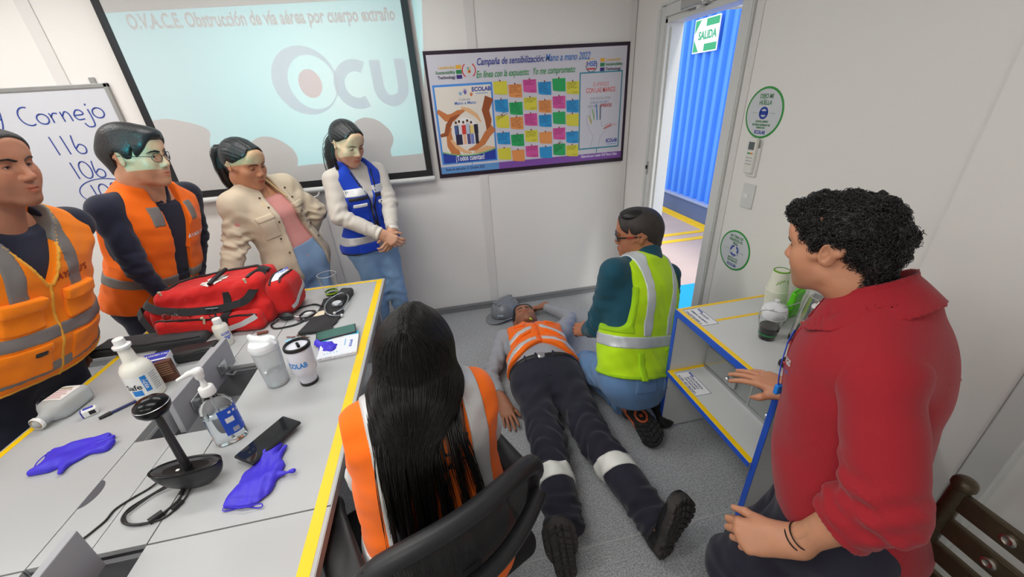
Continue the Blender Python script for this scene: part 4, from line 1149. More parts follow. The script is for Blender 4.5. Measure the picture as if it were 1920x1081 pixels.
m = MB(); stroke(m, circ(-2.075, 1.252, 0.150, 0.080, 20, 375, 26), 0, 0, 1, 0.0028); m.build('handwriting', INK, wbd)

# ------------------------------------------------------------------ the campaign poster
px0, px1, pz0, pz1 = 0.018, 1.449, 1.133, 1.931
po = empty('poster', ((px0 + px1) / 2, YB - .0065, (pz0 + pz1) / 2), 0, 'wide printed campaign poster with rows of coloured sticky notes in a dark border', 'poster')
PW, PH = px1 - px0, pz1 - pz0
def pF(z0=0.0): return lambda x, y, z: (x, -(0.006 + z0 + z), y)
POSTW = mat('poster_white', srgb(205, 204, 214), 0.4); POSTB = mat('poster_border', srgb(38, 22, 42), 0.4)
def flat(name, poly, color, z, parent=po, rough=0.45, t=0.0008):
    m = mat('print_%02x%02x%02x' % color, srgb(*color), rough)
    return MB().prism(poly, 0, t, pF(z)).build(name, m, parent)
def rect(x0, x1, y0, y1): return [(x0, y0), (x1, y0), (x1, y1), (x0, y1)]
# poster space: u right 0..1, v down 0..1
def U(u, v): return ((u - 0.5) * PW, (0.5 - v) * PH)
def R(u0, u1, v0, v1): (a, b), (c, d_) = U(u0, v1), U(u1, v0); return rect(a, c, b, d_)
MB().box((0, -0.003, 0), (PW, 0.006, PH)).build('backing', POSTB, po)
MB().prism(R(.012, .985, .028, .965), 0, .0006, pF(0)).build('sheet', POSTW, po)
flat('footer_band', R(.012, .31, .905, .965), (98, 150, 205), .0008); flat('footer_band', R(.31, .985, .905, .965), (128, 78, 165), .0008)
def ptxt(s, u, v, h, color, z=0.0022, parent=po, **kw):
    x, y = U(u, v); m = mat('print_%02x%02x%02x' % color, srgb(*color), .5)
    return text('lettering', s, h * PH, m, (x, -(0.006 + z), y), (1, 0, 0), (0, 0, 1), parent, lift=0.0003, **kw)
ptxt('Campaña de sensibilización:', .40, .095, .072, (46, 62, 150), shear=.3, width=.325 * PW, bold=.0007); ptxt('Mano a mano 2022', .68, .092, .078, (62, 120, 195), shear=.3, width=.225 * PW, bold=.0007)
ptxt('En línea con la expuesto:  Yo me comprometo:', .475, .187, .074, (45, 150, 75), shear=.35, width=.49 * PW, bold=.0005)
for (u, al, cols) in ((.135, 'RIGHT', None), (.875, 'LEFT', None)):
    for k, (s, c) in enumerate((('Leadership', (228, 190, 110)), ('Sustainability', (75, 130, 90)), ('Technology', (62, 55, 90)))):
        ptxt(s, u, .122 + .036 * k - (.0 if al == 'RIGHT' else -.006), .031, c, align=al, bold=.0006)
for k, c in enumerate(((226, 172, 64), (40, 128, 76), (56, 40, 120))):
    flat('logo_bar', R(.14, .166, .108 + .036 * k, .136 + .036 * k), c, .001); flat('logo_bar', R(.847, .870, .114 + .036 * k, .142 + .036 * k), c, .001)
def disc(u, v, r, n=24, sx=1.0): x, y = U(u, v); return [(x + r * sx * math.cos(2 * math.pi * i / n), y + r * math.sin(2 * math.pi * i / n)) for i in range(n)]
def ring(name, u, v, r, w, color, a0, a1, z, parent=po):
    x, y = U(u, v); n = 20; m = MB(); A = [rad(a0 + (a1 - a0) * i / n) for i in range(n + 1)]
    poly = [(x + r * math.cos(a), y + r * math.sin(a)) for a in A] + [(x + (r - w) * math.cos(a), y + (r - w) * math.sin(a)) for a in reversed(A)]
    vs = [(px, -(.006 + z), py) for px, py in poly]; k = n + 1
    m.add(vs, [(i, i + 1, 2 * k - 2 - i, 2 * k - 1 - i) for i in range(n)])
    return m.build(name, mat('print_%02x%02x%02x' % color, srgb(*color), .5), parent)
# flag disc and safety ring emblem
flat('emblem', disc(.2, .15, .040), (206, 206, 212), .001)
ring('emblem_red', .2, .15, .047, .014, (210, 60, 62), 125, 235, .0014); ring('emblem_red', .2, .15, .047, .014, (210, 60, 62), -55, 55, .0014)
ring('emblem_wreath', .2, .15, .026, .007, (58, 140, 92), 150, 390, .0016); flat('emblem_shield', R(.192, .208, .125, .172), (216, 190, 120), .0016); flat('emblem_detail', R(.1925, .2, .127, .145), (90, 160, 205), .002); flat('emblem_detail', R(.197, .207, .15, .168), (190, 70, 60), .002)
ring('emblem_ring', .802, .165, .043, .005, (70, 66, 100), 180, 400, .001); ring('emblem_ring', .802, .165, .043, .005, (226, 180, 80), 50, 175, .001)
ptxt('HSE', .802, .155, .054, (62, 110, 190), bold=.001); flat('emblem_bar', R(.782, .822, .185, .198), (200, 62, 66), .001)
# left panel of the poster
flat('panel_frame', R(.022, .304, .245, .885), (72, 142, 220), .001); flat('panel', R(.031, .296, .262, .872), (226, 219, 208), .0016)
ptxt('ECOLAB', .250, .294, .044, (40, 70, 160), bold=.0014, z=.0026); flat('rule', R(.222, .28, .322, .326), (70, 140, 210), .0026)
ptxt('Cuidando', .165, .365, .026, (110, 130, 170), z=.0026); ptxt('Mano a Mano', .168, .392, .034, (90, 130, 200), z=.0026, bold=.0006)
def hand_print(u, v, s, color, rot=0, z=.0024):
    x, y = U(u, v); c, sn = math.cos(rad(rot)), math.sin(rad(rot))
    def T(a, b): return (x + (a * c - b * sn) * s, y + (a * sn + b * c) * s)
    col = mat('print_%02x%02x%02x' % color, srgb(*color), .5); m = MB()
    m.prism([T(math.cos(a) * .5, math.sin(a) * .5) for a in [math.pi * 2 * i / 12 for i in range(12)]], 0, .0005, pF(z))
    for i, (ang, L) in enumerate(((150, 1.05), (115, 1.25), (92, 1.35), (70, 1.25), (35, 1.0))):
        a = rad(ang); p = (math.cos(a) * .35, math.sin(a) * .35); q = (math.cos(a) * L, math.sin(a) * L); nx, ny = -math.sin(a) * .13, math.cos(a) * .13
        m.prism([T(p[0] + nx, p[1] + ny), T(q[0] + nx * .7, q[1] + ny * .7), T(q[0] - nx * .7, q[1] - ny * .7), T(p[0] - nx, p[1] - ny)][::-1], 0, .0005, pF(z))
    return m.build('printed_hand', col, po)
hand_print(.150, .325, .016, (150, 190, 220), 10); hand_print(.172, .315, .019, (120, 110, 190), 0, .0026); hand_print(.200, .335, .015, (226, 132, 84), -8, .0028)
# ring of cupped hands around a group of people (plain generic drawing)
SK1, SK2, SK3 = (196, 118, 66), (226, 178, 130), (150, 78, 40)
def arm(pts, w, color, z):
    z += .0012
    m = MB(); P = [U(*p) for p in pts]; L = []; Rr = []
    for i, p in enumerate(P):
        a = Vector(P[max(i - 1, 0)]); b_ = Vector(P[min(i + 1, len(P) - 1)]); t = (b_ - a).normalized(); nn = Vector((-t.y, t.x)); ww = w[i]
        L.append((p[0] + nn.x * ww, -(.006 + z), p[1] + nn.y * ww)); Rr.append((p[0] - nn.x * ww, -(.006 + z), p[1] - nn.y * ww))
    k = len(P); m.add(L + Rr, [(i, i + 1, k + i + 1, k + i) for i in range(k - 1)])
    return m.build('printed_arm', mat('print_%02x%02x%02x' % color, srgb(*color), .5), po)
arm([(.031, .44), (.07, .50), (.10, .50), (.13, .465), (.165, .445)], [.012, .024, .026, .018, .005], SK1, .002)
arm([(.285, .36), (.262, .46), (.272, .54), (.270, .60), (.262, .63)], [.030, .026, .024, .016, .004], SK3, .002)
arm([(.296, .605), (.262, .655), (.235, .72), (.195, .765), (.16, .775)], [.022, .024, .022, .016, .004], SK1, .0021)
arm([(.296, .79), (.25, .775), (.215, .79), (.185, .80)], [.020, .020, .014, .004], SK2, .0024)
arm([(.10, .865), (.095, .79), (.075, .72), (.072, .62), (.085, .58)], [.034, .030, .026, .018, .006], SK1, .0021)
arm([(.031, .64), (.06, .63), (.075, .56), (.095, .51), (.135, .48)], [.010, .016, .018, .013, .004], SK3, .0023)
arm([(.145, .425), (.18, .45), (.215, .495), (.235, .55)], [.006, .014, .012, .004], SK2, .0025)
arm([(.08, .68), (.105, .74), (.14, .785), (.175, .80)], [.008, .014, .012, .004], SK2, .0026)
flat('drawing_centre', disc(.158, .625, .096, 28, .92), (232, 230, 228), .0030)
for k, (u, c1, c2, h) in enumerate(((.112, (70, 90, 140), (36, 36, 66), .0), (.128, (210, 212, 220), (40, 40, 70), .008), (.148, (205, 58, 52), (225, 180, 150), .0), (.168, (180, 190, 210), (80, 72, 120), .01), (.186, (225, 200, 120), (120, 130, 190), -.005), (.208, (36, 32, 52), (36, 32, 52), .0))):
    flat('printed_figure', R(u - .010, u + .010, .565 - h, .64), c1, .0036); flat('printed_figure', R(u - .008, u + .008, .64, .725), c2, .0036)
    if k < 5: flat('printed_figure', disc(u, .548 - h, .0085, 10), (206, 160, 128), .0037); flat('printed_figure', disc(u, .541 - h, .008, 10), (52, 36, 30), .0038)
def wave(v0, v1, amp, u0=.031, u1=.296, n=14): return [U(u0 + (u1 - u0) * i / n, v0 + amp * math.sin(math.pi * i / n)) for i in range(n + 1)]
top = wave(.775, 0, .055)
flat('blue_wave', list(reversed(top)) + [U(.031, .872), U(.296, .872)], (38, 64, 160), .0040) if False else None
m = MB(); n = 14; A = wave(.785, 0, .042); Bm = [U(.031 + .265 * i / n, .872) for i in range(n + 1)]
m.add([(a, -.0102, b_) for a, b_ in A] + [(a, -.0102, b_) for a, b_ in Bm], [(i, i + 1, n + 2 + i, n + 1 + i) for i in range(n)]); m.build('blue_wave', mat('print_blue_wave', srgb(38, 60, 158), .5), po)
arm([(.031 + .265 * i / 10, .778 + .042 * math.sin(math.pi * i / 10)) for i in range(11)], [.004] * 11, (120, 180, 120), .0044)
ptxt('¡Todos cuentan!', .165, .842, .066, (226, 228, 236), z=.0046, width=.145 * PW, bold=.001)
# right panel
flat('panel_frame', R(.742, .968, .215, .862), (58, 140, 160), .001); flat('panel', R(.748, .962, .226, .850), (203, 203, 213), .0014)
ptxt('SE APRENDE', .855, .318, .048, (216, 110, 104), z=.002, width=.085 * PW); ptxt('CON LAS MANOS', .855, .364, .056, (214, 96, 92), z=.002, width=.155 * PW, bold=.001)
ptxt('QUIEN ESCUCHA, OLVIDA', .855, .43, .028, (110, 110, 125), z=.002, width=.11 * PW); ptxt('QUIEN VE, RECUERDA', .850, .462, .030, (70, 110, 160), z=.002, width=.10 * PW)
ptxt('QUIEN HACE,', .815, .492, .030, (110, 110, 125), z=.002, width=.055 * PW); ptxt('APRENDE', .885, .492, .038, (170, 45, 50), z=.002, width=.065 * PW, bold=.001)
ptxt('LAS MANOS', .918, .66, .03, (220, 150, 145), z=.002, width=.06 * PW)
PEN = mat('print_pencil', srgb(130, 130, 140), .5)
def pline(pts, w=.0018, m_=PEN):
    m = MB(); m.strip([Vector((U(*p)[0], -.0082, U(*p)[1])) for p in pts], (0, -1, 0), w, .0004); return m.build('pencil_line', m_, po)
pline([(.805, .86), (.818, .78), (.822, .745), (.80, .69), (.785, .62), (.782, .575), (.79, .56), (.80, .58), (.812, .63), (.80, .55), (.80, .51), (.808, .50), (.816, .52), (.826, .59), (.823, .50), (.824, .465), (.832, .46), (.839, .48), (.843, .58), (.848, .49), (.852, .475), (.861, .48), (.863, .51), (.862, .60), (.868, .665), (.885, .665), (.91, .645), (.928, .652), (.925, .672), (.89, .70), (.868, .745), (.86, .77), (.852, .85)])
for a, b_, c in (((.796, .57), (.81, .64), (190, 180, 60)), ((.812, .515), (.825, .61), (140, 180, 110)), ((.833, .475), (.842, .61), (70, 130, 190)), ((.856, .49), (.857, .61), (90, 90, 110)), ((.88, .69), (.92, .662), (200, 70, 66))):
    pline([a, b_], .008, mat('print_%02x%02x%02x' % c, srgb(*c), .5))
ptxt('ECOLAB', .926, .80, .044, (36, 66, 165), z=.002, bold=.0016, width=.062 * PW); flat('rule', R(.9, .952, .828, .833), (70, 140, 210), .002)
flat('tick', R(.842, .846, .862, .90), (58, 140, 160), .001); flat('tick', R(.17, .174, .885, .91), (98, 150, 205), .001)
ptxt('Fecha de ejecución: 21 Octubre 2022', .135, .93, .034, (40, 50, 110), z=.0016, width=.20 * PW, bold=.0006); ptxt('Elaborado por: Leader SHE Planta Callao', .86, .925, .034, (215, 210, 235), z=.0016, width=.205 * PW, bold=.0008)
# sticky notes printed on the sheet: one corner lifted, with pins and handwriting
NC = {'y': (214, 206, 66), 'o': (226, 148, 84), 'p': (210, 84, 156), 'b': (44, 146, 206), 'g': (40, 164, 92)}
rows = ['yopbgy', 'bgyopb', 'yopbgy', 'bgyopb', 'yopbgy']
us = [.342, .414, .487, .562, .635, .706]; w_, h_ = .0665, .105
dv = [[0, .03, .0, .025, .005, .035], [.01, .04, .01, .04, .015, .055], [.01, .03, .01, .03, .015, .04], [.02, .045, .02, .045, .02, .06], [.025, .05, .025, .045, .03, .05]]
PIN = mat('print_pin', srgb(140, 40, 40), .5); INKS = {'y': (90, 90, 30), 'o': (120, 60, 25), 'p': (120, 30, 90), 'b': (16, 70, 120), 'g': (16, 84, 44)}
rs = random.Random(5); shadow = (178, 178, 190)
for r, row in enumerate(rows):
    for c, k in enumerate(row):
        u0 = us[c] - .033; v0 = .245 + .129 * r + dv[r][c]
        m = MB(); N = 5
        top = [(u0, v0), (u0 + w_, v0)]; pts = [(u0, v0), (u0 + w_, v0), (u0 + w_ * 1.02, v0 + h_)] + [(u0 + w_ * 1.02 - w_ * 0.98 * t, v0 + h_ - h_ * .12 * t ** 2) for t in (.35, .65, .9)] + [(u0 + w_ * .04, v0 + h_ * .86)]
        nt_ = MB().prism([U(*p) for p in reversed(pts)], 0, .0012, pF(.001)).build('sticky_note', mat('note_' + k, srgb(*NC[k]), .5), po)
        q = U(u0 + w_ * .5, v0 - .004); MB().prism([(q[0] + .0045 * math.cos(a), q[1] + .007 * math.sin(a)) for a in [i * math.pi / 3 for i in range(6)]], 0, .001, pF(.0024)).build('pin', PIN, nt_)
        if (r, c) in ((0, 0), (0, 4), (2, 4), (2, 5), (4, 0), (4, 1), (4, 3), (3, 3)): continue
        im = MB(); nl = rs.randint(3, 6)
        for i in range(nl):
            a = u0 + w_ * (.08 + .03 * rs.random()); b_ = u0 + w_ * (.65 + .3 * rs.random()); vv = v0 + h_ * (.1 + .12 * i); st = 0.35 if (r, c) in ((2, 0), (4, 4)) else 0
            im.strip([Vector((U(a + (b_ - a) * t, vv)[0], -.0084, U(a, vv + .004 * math.sin(t * 40 + i) - st * h_ * t)[1])) for t in np.linspace(0, 1, 9)], (0, -1, 0), .0022, .0003)
        if not (r, c) in ((2, 0), (4, 4)):
            a = u0 + w_ * .5; im.strip([Vector((U(a + w_ * .4 * t, 0)[0], -.0084, U(0, v0 + h_ * .84 + .006 * math.sin(t * 30))[1])) for t in np.linspace(0, 1, 8)], (0, -1, 0), .0022, .0003)
        im.build('note_handwriting', mat('noteink_' + k, srgb(*INKS[k]), .6), nt_)

# ------------------------------------------------------------------ things on the right wall
def rw(y, z, d=0.0): return Vector((XR - d, y, z))
SGREEN = mat('sticker_green', srgb(52, 150, 66), .4); SWHITE = mat('sticker_white', srgb(204, 208, 212), .4); SBLUE = mat('sticker_blue', srgb(34, 64, 160), .4); STXT = mat('sticker_text', srgb(86, 140, 96), .5)
def wall_disc(name, y, z, r, label, lines, icon):
    e = empty(name, (XR, y, z), 0, label, 'sticker', None, None, (0, 0, rad(-90)))       # local x along -y, local -y into the room
    Rx = Matrix.Rotation(rad(90), 3, 'X')
    MB().lathe([(r, 0), (r, .0012), (r - .001, .0015)], 40, (0, 0, 0), Rx).build('border', SGREEN, e, True)
    MB().lathe([(r * .915, .0015), (r * .915, .0019)], 40, (0, 0, 0), Rx).build('face', SWHITE, e, True)
    for s, dx, dz, h, m, w in lines: text('lettering', s, h, m, (dx, -.0021, dz), (1, 0, 0), (0, 0, 1), e, width=w, bold=.0006)
    im = MB()
    if icon == 'arrows':
        for k in range(3):
            a0 = 90 + 120 * k
            im.strip([(.024 * math.cos(rad(a0 + t)), -.0021, .024 * math.sin(rad(a0 + t))) for t in (10, 40, 70, 95)], (0, -1, 0), .008, .0003)
        im.tube([(.034 * math.cos(rad(30 + 60 * k)), -.0021, .034 * math.sin(rad(30 + 60 * k))) for k in range(6)], .0012, 4, closed=True)
    else:
        im.lathe([(.017, 0), (.026, 0), (.026, .0006), (.017, .0006)], 24, (0, -.0021, 0), Rx, cap=False); im.box((0, -.0024, 0), (.038, .0006, .016))
    im.build('icon', SBLUE, e)
    MB().box((-.052, -.0022, 0), (.03, .0004, .0012)).box((.052, -.0022, 0), (.03, .0004, .0012)).build('rule', STXT, e)
    return e
wall_disc('round_sticker', 1.655, 1.508, .108, 'round green-rimmed sticker on the right wall above the remote control, reading DEJO MI HUELLA',
          [('DEJO MI', 0, .068, .026, STXT, .075), ('HUELLA', 0, .042, .026, STXT, .072), ('LUGAR LIMPIO', .0, -.036, .011, STXT, .075), ('RECUERDA SEGREGAR TUS', 0, -.050, .011, STXT, .105), ('RESIDUOS', 0, -.062, .010, STXT, .05), ('ECOLAB', 0, -.082, .021, SBLUE, .064)], 'face')
wall_disc('round_sticker', 1.655, .842, .108, 'round green-rimmed sticker low on the right wall above the counter, reading NO TIRES LOS RESIDUOS',
          [('NO TIRES LOS', 0, .074, .019, STXT, .09), ('RESIDUOS AL', 0, .055, .019, STXT, .095), ('PISO', 0, .037, .019, STXT, .035), ('RECICLA TU', 0, -.044, .013, STXT, .07), ('RECIPIENTE', 0, -.058, .012, STXT, .07), ('ECOLAB', 0, -.08, .021, SBLUE, .064)], 'arrows')
rc = empty('remote_control', (XR, 1.650, 1.325), 0, 'white air conditioner remote control in a wall holder', 'remote', rot=(0, 0, rad(-90)))
MB().box((0, -.008, -.03), (.06, .016, .13)).build('holder', WHITEP, rc, bevel=.004)
b = MB().box((0, -.024, 0), (.05, .018, .16)).build('body', mat('remote_white', srgb(222, 222, 216), .4), rc, bevel=.006)
MB().box((0, -.0335, .045), (.034, .002, .034)).build('display', mat('lcd_grey', srgb(96, 104, 104), .2), b)
MB().box((-.008, -.0338, .012), (.013, .003, .006)).build('green_button', mat('btn_green', srgb(60, 150, 80), .4), b); MB().box((.009, -.0338, .012), (.013, .003, .006)).build('orange_button', mat('btn_or', srgb(220, 150, 50), .4), b)
mb = MB()
for i in range(3):
    for j in range(3): mb.box((-.014 + .014 * i, -.0336, -.008 - .014 * j), (.009, .002, .004))
mb.build('buttons', mat('btn_grey', srgb(170, 172, 170), .5), b)
sw = empty('light_switch', (XR, 1.640, 1.135), 0, 'white light switch plate on the right wall below the remote control', 'switch', rot=(0, 0, rad(-90)))
p_ = MB().box((0, -.004, 0), (.075, .008, .118)).build('plate', mat('switch_white', srgb(212, 214, 212), .35), sw, bevel=.003)
MB().box((-.008, -.009, 0), (.032, .006, .024), Matrix.Rotation(rad(6), 3, 'X')).build('rocker', WHITEP, sw, bevel=.0015)

# ------------------------------------------------------------------ projector: a lamp behind a coloured slide
PJ = Vector((-1.0, 0.9, 1.655))
pj = empty('projector', PJ, 0, 'white video projector on a ceiling pole throwing a slide at the screen', 'projector')
PL = mat('projector_white', srgb(215, 215, 215), .4)
DS = 0.05                                                       # the slide sits this far in front of the lamp
K = DS / (YB - 0.04 - PJ.y)
# casing with a front opening
mb = MB()
mb.box((0, -.035, .038), (.166, .178, .006)).box((0, -.035, -.038), (.166, .178, .006)).box((-.08, -.035, 0), (.006, .178, .08)).box((.08, -.035, 0), (.006, .178, .08)).box((0, -.122, 0), (.16, .006, .08))
mb.build('casing', PL, pj, bevel=.002)
MB().lathe([(.014, .04), (.014, ZC - PJ.z)], 12, (0, -.06, 0)).build('pole', PL, pj, True)
def slide_mat(name, color, grad=None):
    m = bpy.data.materials.new(name); m.use_nodes = True; nt = m.node_tree; nt.nodes.remove(nt.nodes['Principled BSDF'])
    t = nt.nodes.new('ShaderNodeBsdfTransparent'); t.inputs[0].default_value = (*color, 1); nt.links.new(t.outputs[0], nt.nodes['Material Output'].inputs[0])
    if grad:
        tc = nt.nodes.new('ShaderNodeTexCoord'); vm = nt.nodes.new('ShaderNodeVectorMath'); vm.operation = 'SUBTRACT'; vm.inputs[1].default_value = grad[0]
        sc_ = nt.nodes.new('ShaderNodeVectorMath'); sc_.operation = 'MULTIPLY'; sc_.inputs[1].default_value = grad[1]
        ln = nt.nodes.new('ShaderNodeVectorMath'); ln.operation = 'LENGTH'; r = nt.nodes.new('ShaderNodeValToRGB')
        for i, (p, c) in enumerate(grad[2]):
            e = r.color_ramp.elements[i] if i < 2 else r.color_ramp.elements.new(p)
            e.position = p; e.color = (*c, 1)
        nt.links.new(tc.outputs['Object'], vm.inputs[0]); nt.links.new(vm.outputs[0], sc_.inputs[0]); nt.links.new(sc_.outputs[0], ln.inputs[0]); nt.links.new(ln.outputs['Value'], r.inputs[0]); nt.links.new(r.outputs[0], t.inputs[0])
    return m
def S(x, z, k=0): q = K * (1 + k * .01); return ((x - PJ.x) * q, DS * (1 + k * .01), (z - PJ.z) * q)      # wall point -> slide point
gx, _, gz = S(-.45, 1.70)
SL0 = slide_mat('slide_film', (.2, .8, .85), ((gx, DS, gz), (1 / K, 0, 1 / K), [(0.0, (.48, .95, .93)), (0.9, (.0, .52, .62)), (0.30, (.22, .86, .90)), (0.62, (.01, .64, .73))]))
SL0.node_tree.nodes
quad = [(-1.664, 2.175), (-1.627, 1.30), (-.072, 1.318), (.040, 2.21)]
film = MB().add([S(*p) for p in quad], [(0, 1, 2, 3)]).build('slide', SL0, pj)
MASK = mat('slide_mask', (.005, .005, .005), .9)
big = [(-.079, .038), (-.079, -.038), (.079, -.038), (.079, .038)]
MB().add([S(*p) for p in quad] + [(x, DS, z) for x, z in big], [(0, 1, 5, 4), (1, 2, 6, 5), (2, 3, 7, 6), (3, 0, 4, 7)]).build('slide_mask', MASK, pj)
def slide_text(s, x, z, h, color, k, slope=0.0, **kw):
    me = text_mesh(s, h, **kw); a = math.atan(slope)
    for v in me.vertices: v.co = Vector(S(x + v.co.x * math.cos(a) - v.co.y * math.sin(a), z + v.co.y * math.cos(a) + v.co.x * math.sin(a), k))
    return link('slide_lettering', me, slide_mat('slide_ink_%d' % k, color), pj, False)
slide_text('O.V.A.C.E. Obstrucción de vía aérea por cuerpo extraño', -.83, 2.128, .098, (.12, .07, .09), 1, width=1.44, bold=.003)
def slide_ell(x, z, rx, rz, color, k, n=40, inner=None, name='slide_emblem'):
    A = [2 * math.pi * i / n for i in range(n)]
    if inner:
        ox, oz, ix, iz = inner; m = MB().add([S(x + rx * math.cos(a), z + rz * math.sin(a), k) for a in A] + [S(x + ox + ix * math.cos(a), z + oz + iz * math.sin(a), k) for a in A], [(i, (i + 1) % n, n + (i + 1) % n, n + i) for i in range(n)])
    else: m = MB().add([S(x + rx * math.cos(a), z + rz * math.sin(a), k) for a in A], [tuple(range(n))])
    return m.build(name, slide_mat('slide_emblem_%d' % k, color), pj)
slide_ell(-.715, 1.800, .190, .190, (.06, .36, .55), 3, inner=(.040, -.010, .140, .150))
slide_ell(-.690, 1.785, .068, .080, (.95, .12, .16), 4)
INKB = slide_mat('slide_emblem_blue', (.06, .36, .55))
def slide_band(pts, w, k):
    L = []; R_ = []
    for i, p in enumerate(pts):
        a, b = Vector(pts[max(i - 1, 0)]), Vector(pts[min(i + 1, len(pts) - 1)]); t = (b - a).normalized(); L.append(S(p[0] - t.y * w, p[1] + t.x * w, k)); R_.append(S(p[0] + t.y * w, p[1] - t.x * w, k))
    n = len(pts); MB().add(L + R_, [(i, i + 1, n + i + 1, n + i) for i in range(n - 1)]).build('slide_emblem', INKB, pj)
slide_band([(-.415 + .105 * math.cos(rad(a)), 1.765 + .108 * math.sin(rad(a))) for a in range(58, 305, 12)], .033, 2)
slide_band([(-.282, 1.895)] + [(-.205 + .077 * math.cos(rad(a)), 1.745 + .085 * math.sin(rad(a))) for a in range(180, 361, 15)] + [(-.128, 1.895)], .033, 2)
pl_ = bpy.data.lights.new('projector_lamp', 'POINT'); pl_.energy = 120; pl_.shadow_soft_size = 0.0; pl_.color = (1, 1, 1)
plo = bpy.data.objects.new('projector_lamp', pl_); COL.objects.link(plo); plo.location = PJ
# ------------------------------------------------------------------ meeting table (two rows of desks around a cable channel)
TZ, TX0, TX1, TY0, TY1 = .74, -1.475, -.385, -.45, 2.15
SEAM = mat('seam_dark', srgb(96, 96, 98), .6)
GAPW = .004
CH0, CH1 = -1.058, -.808                                         # channel edges; its lids meet on the line between
table = empty('meeting_table', (-.93, .85, 0), 0, 'grey meeting table with yellow taped edges and a cable channel down its middle', 'table')
def tb(m, x0, x1, y0, y1, z0, z1): return m.box(((x0 + x1) / 2 + .93, (y0 + y1) / 2 - .85, (z0 + z1) / 2), (x1 - x0, y1 - y0, z1 - z0))
for x0, x1 in ((TX0, CH0 - .002), (CH1 + .002, TX1)):
    for y0, y1 in ((TY0, .718), (.722, TY1)):
        tb(MB(), x0, x1, y0, y1, TZ - .028, TZ).build('desk_top', LAM, table, bevel=.0012)
# fixed covers of the channel (closed stretches); the open stretches stay recessed
CL = -.935
cov = [(.722, 1.098), (1.455, TY1), (TY0, .30)]
for y0, y1 in cov:
    for x0, x1 in ((CH0 + .001, CL - .001), (CL + .001, CH1 - .001)): tb(MB(), x0, x1, y0 + .001, y1 - .001, TZ - .016, TZ).build('channel_cover', LAM, table, bevel=.001)
tb(MB(), CH0, CH0 + .012, .30, 1.45, TZ - .14, TZ - .028).build('channel_wall', LAMD, table); tb(MB(), CH1 - .012, CH1, .30, 1.45, TZ - .14, TZ - .028).build('channel_wall', LAMD, table)
tb(MB(), CH0, CH1, .30, 1.45, TZ - .15, TZ - .138).build('channel_floor', mat('channel_floor', srgb(140, 140, 142), .5, var=(12, .05)), table)
for y in (.300, .712, 1.105, 1.448): tb(MB(), CH0 + .012, CH1 - .012, y - .006, y + .006, TZ - .138, TZ - .02).build('channel_end', LAMD, table)
# half-moon finger cut-out on the left joint
mb = MB(); mb.prism([(-1.058 + .93, .955 - .85)] + [(-1.058 + .93 + .026 * math.sin(a), .915 - .85 + .044 * math.cos(a)) for a in [math.pi * i / 14 for i in range(15)]], TZ - .001, TZ + .0006); mb.build('finger_cutout', mat('cutout_dark', srgb(84, 84, 90), .6), table)
# tape along the edges
def tape(x0, x1, y0, y1): tb(MB(), x0, x1, y0, y1, TZ, TZ + .0006).build('yellow_tape', YELLOW, table)
tape(TX1 - .040, TX1 - .010, TY0, TY1 - .010); tape(TX0 + .006, TX0 + .026, TY0, TY1 - .010); tape(TX0 + .026, TX1 - .040, TY1 - .030, TY1 - .010)
EDGEB = mat('edge_band_grey', srgb(168, 168, 166), .5)
tb(MB(), TX1, TX1 + .002, TY0, TY1, TZ - .028, TZ - .001).build('edge_band', EDGEB, table); tb(MB(), TX0 - .002, TX0, TY0, TY1, TZ - .028, TZ - .001).build('edge_band', EDGEB, table); tb(MB(), TX0, TX1, TY1, TY1 + .002, TZ - .028, TZ - .001).build('edge_band', EDGEB, table)
for x in (TX0 + .08, TX1 - .08):
    for y in (TY0 + .1, .70, TY1 - .08):
        b = MB(); tb(b, x - .025, x + .025, y - .025, y + .025, .0, TZ - .028); b.build('leg', LAM2, table, bevel=.004)
for y in (TY0 + .1, .70, TY1 - .08): tb(MB(), TX0 + .10, TX1 - .10, y - .02, y + .02, TZ - .20, TZ - .15).build('cross_beam', LAM2, table)
tb(MB(), TX0 + .10, TX1 - .10, TY1 - .12, TY1 - .10, .25, TZ - .15).build('modesty_panel', LAM, table)
# open channel lids, standing up on their hinges
def lid(x, y0, y1, ang, h, label_part='channel_lid', sgn=1):
    m = MB(); m.box((0, 0, h / 2), (.018, y1 - y0, h)); me = m.build(label_part, LAM2, table, bevel=.002)
    me.location = (x + .93, (y0 + y1) / 2 - .85, TZ - .012); me.rotation_euler = (0, rad(ang), 0)
    return me
def lock(par, x, y, z, sgn=1):
    l = MB().box((x, y, z), (.006, .052, .05)).build('hinge_plate', STEEL, par, bevel=.002)
    m = MB().box((x + sgn * .010, y - .012, z + .008), (.018, .016, .022)).box((x + sgn * .012, y + .014, z - .010), (.022, .018, .018)).tube([(x + sgn * .012, y - .02, z - .015), (x + sgn * .030, y - .01, z - .03), (x + sgn * .028, y + .016, z - .034)], .004, 6); m.build('hinge', STEEL, l)
l1 = lid(-.928, 1.115, 1.490, 3, .128); lock(l1, .013, -.10, .050); lock(l1, .013, .09, .050); l1b = lid(-.962, 1.112, 1.480, -3, .10)
l3 = lid(-.893, .300, .700, 2, .130); lock(l3, .013, .0, .05)

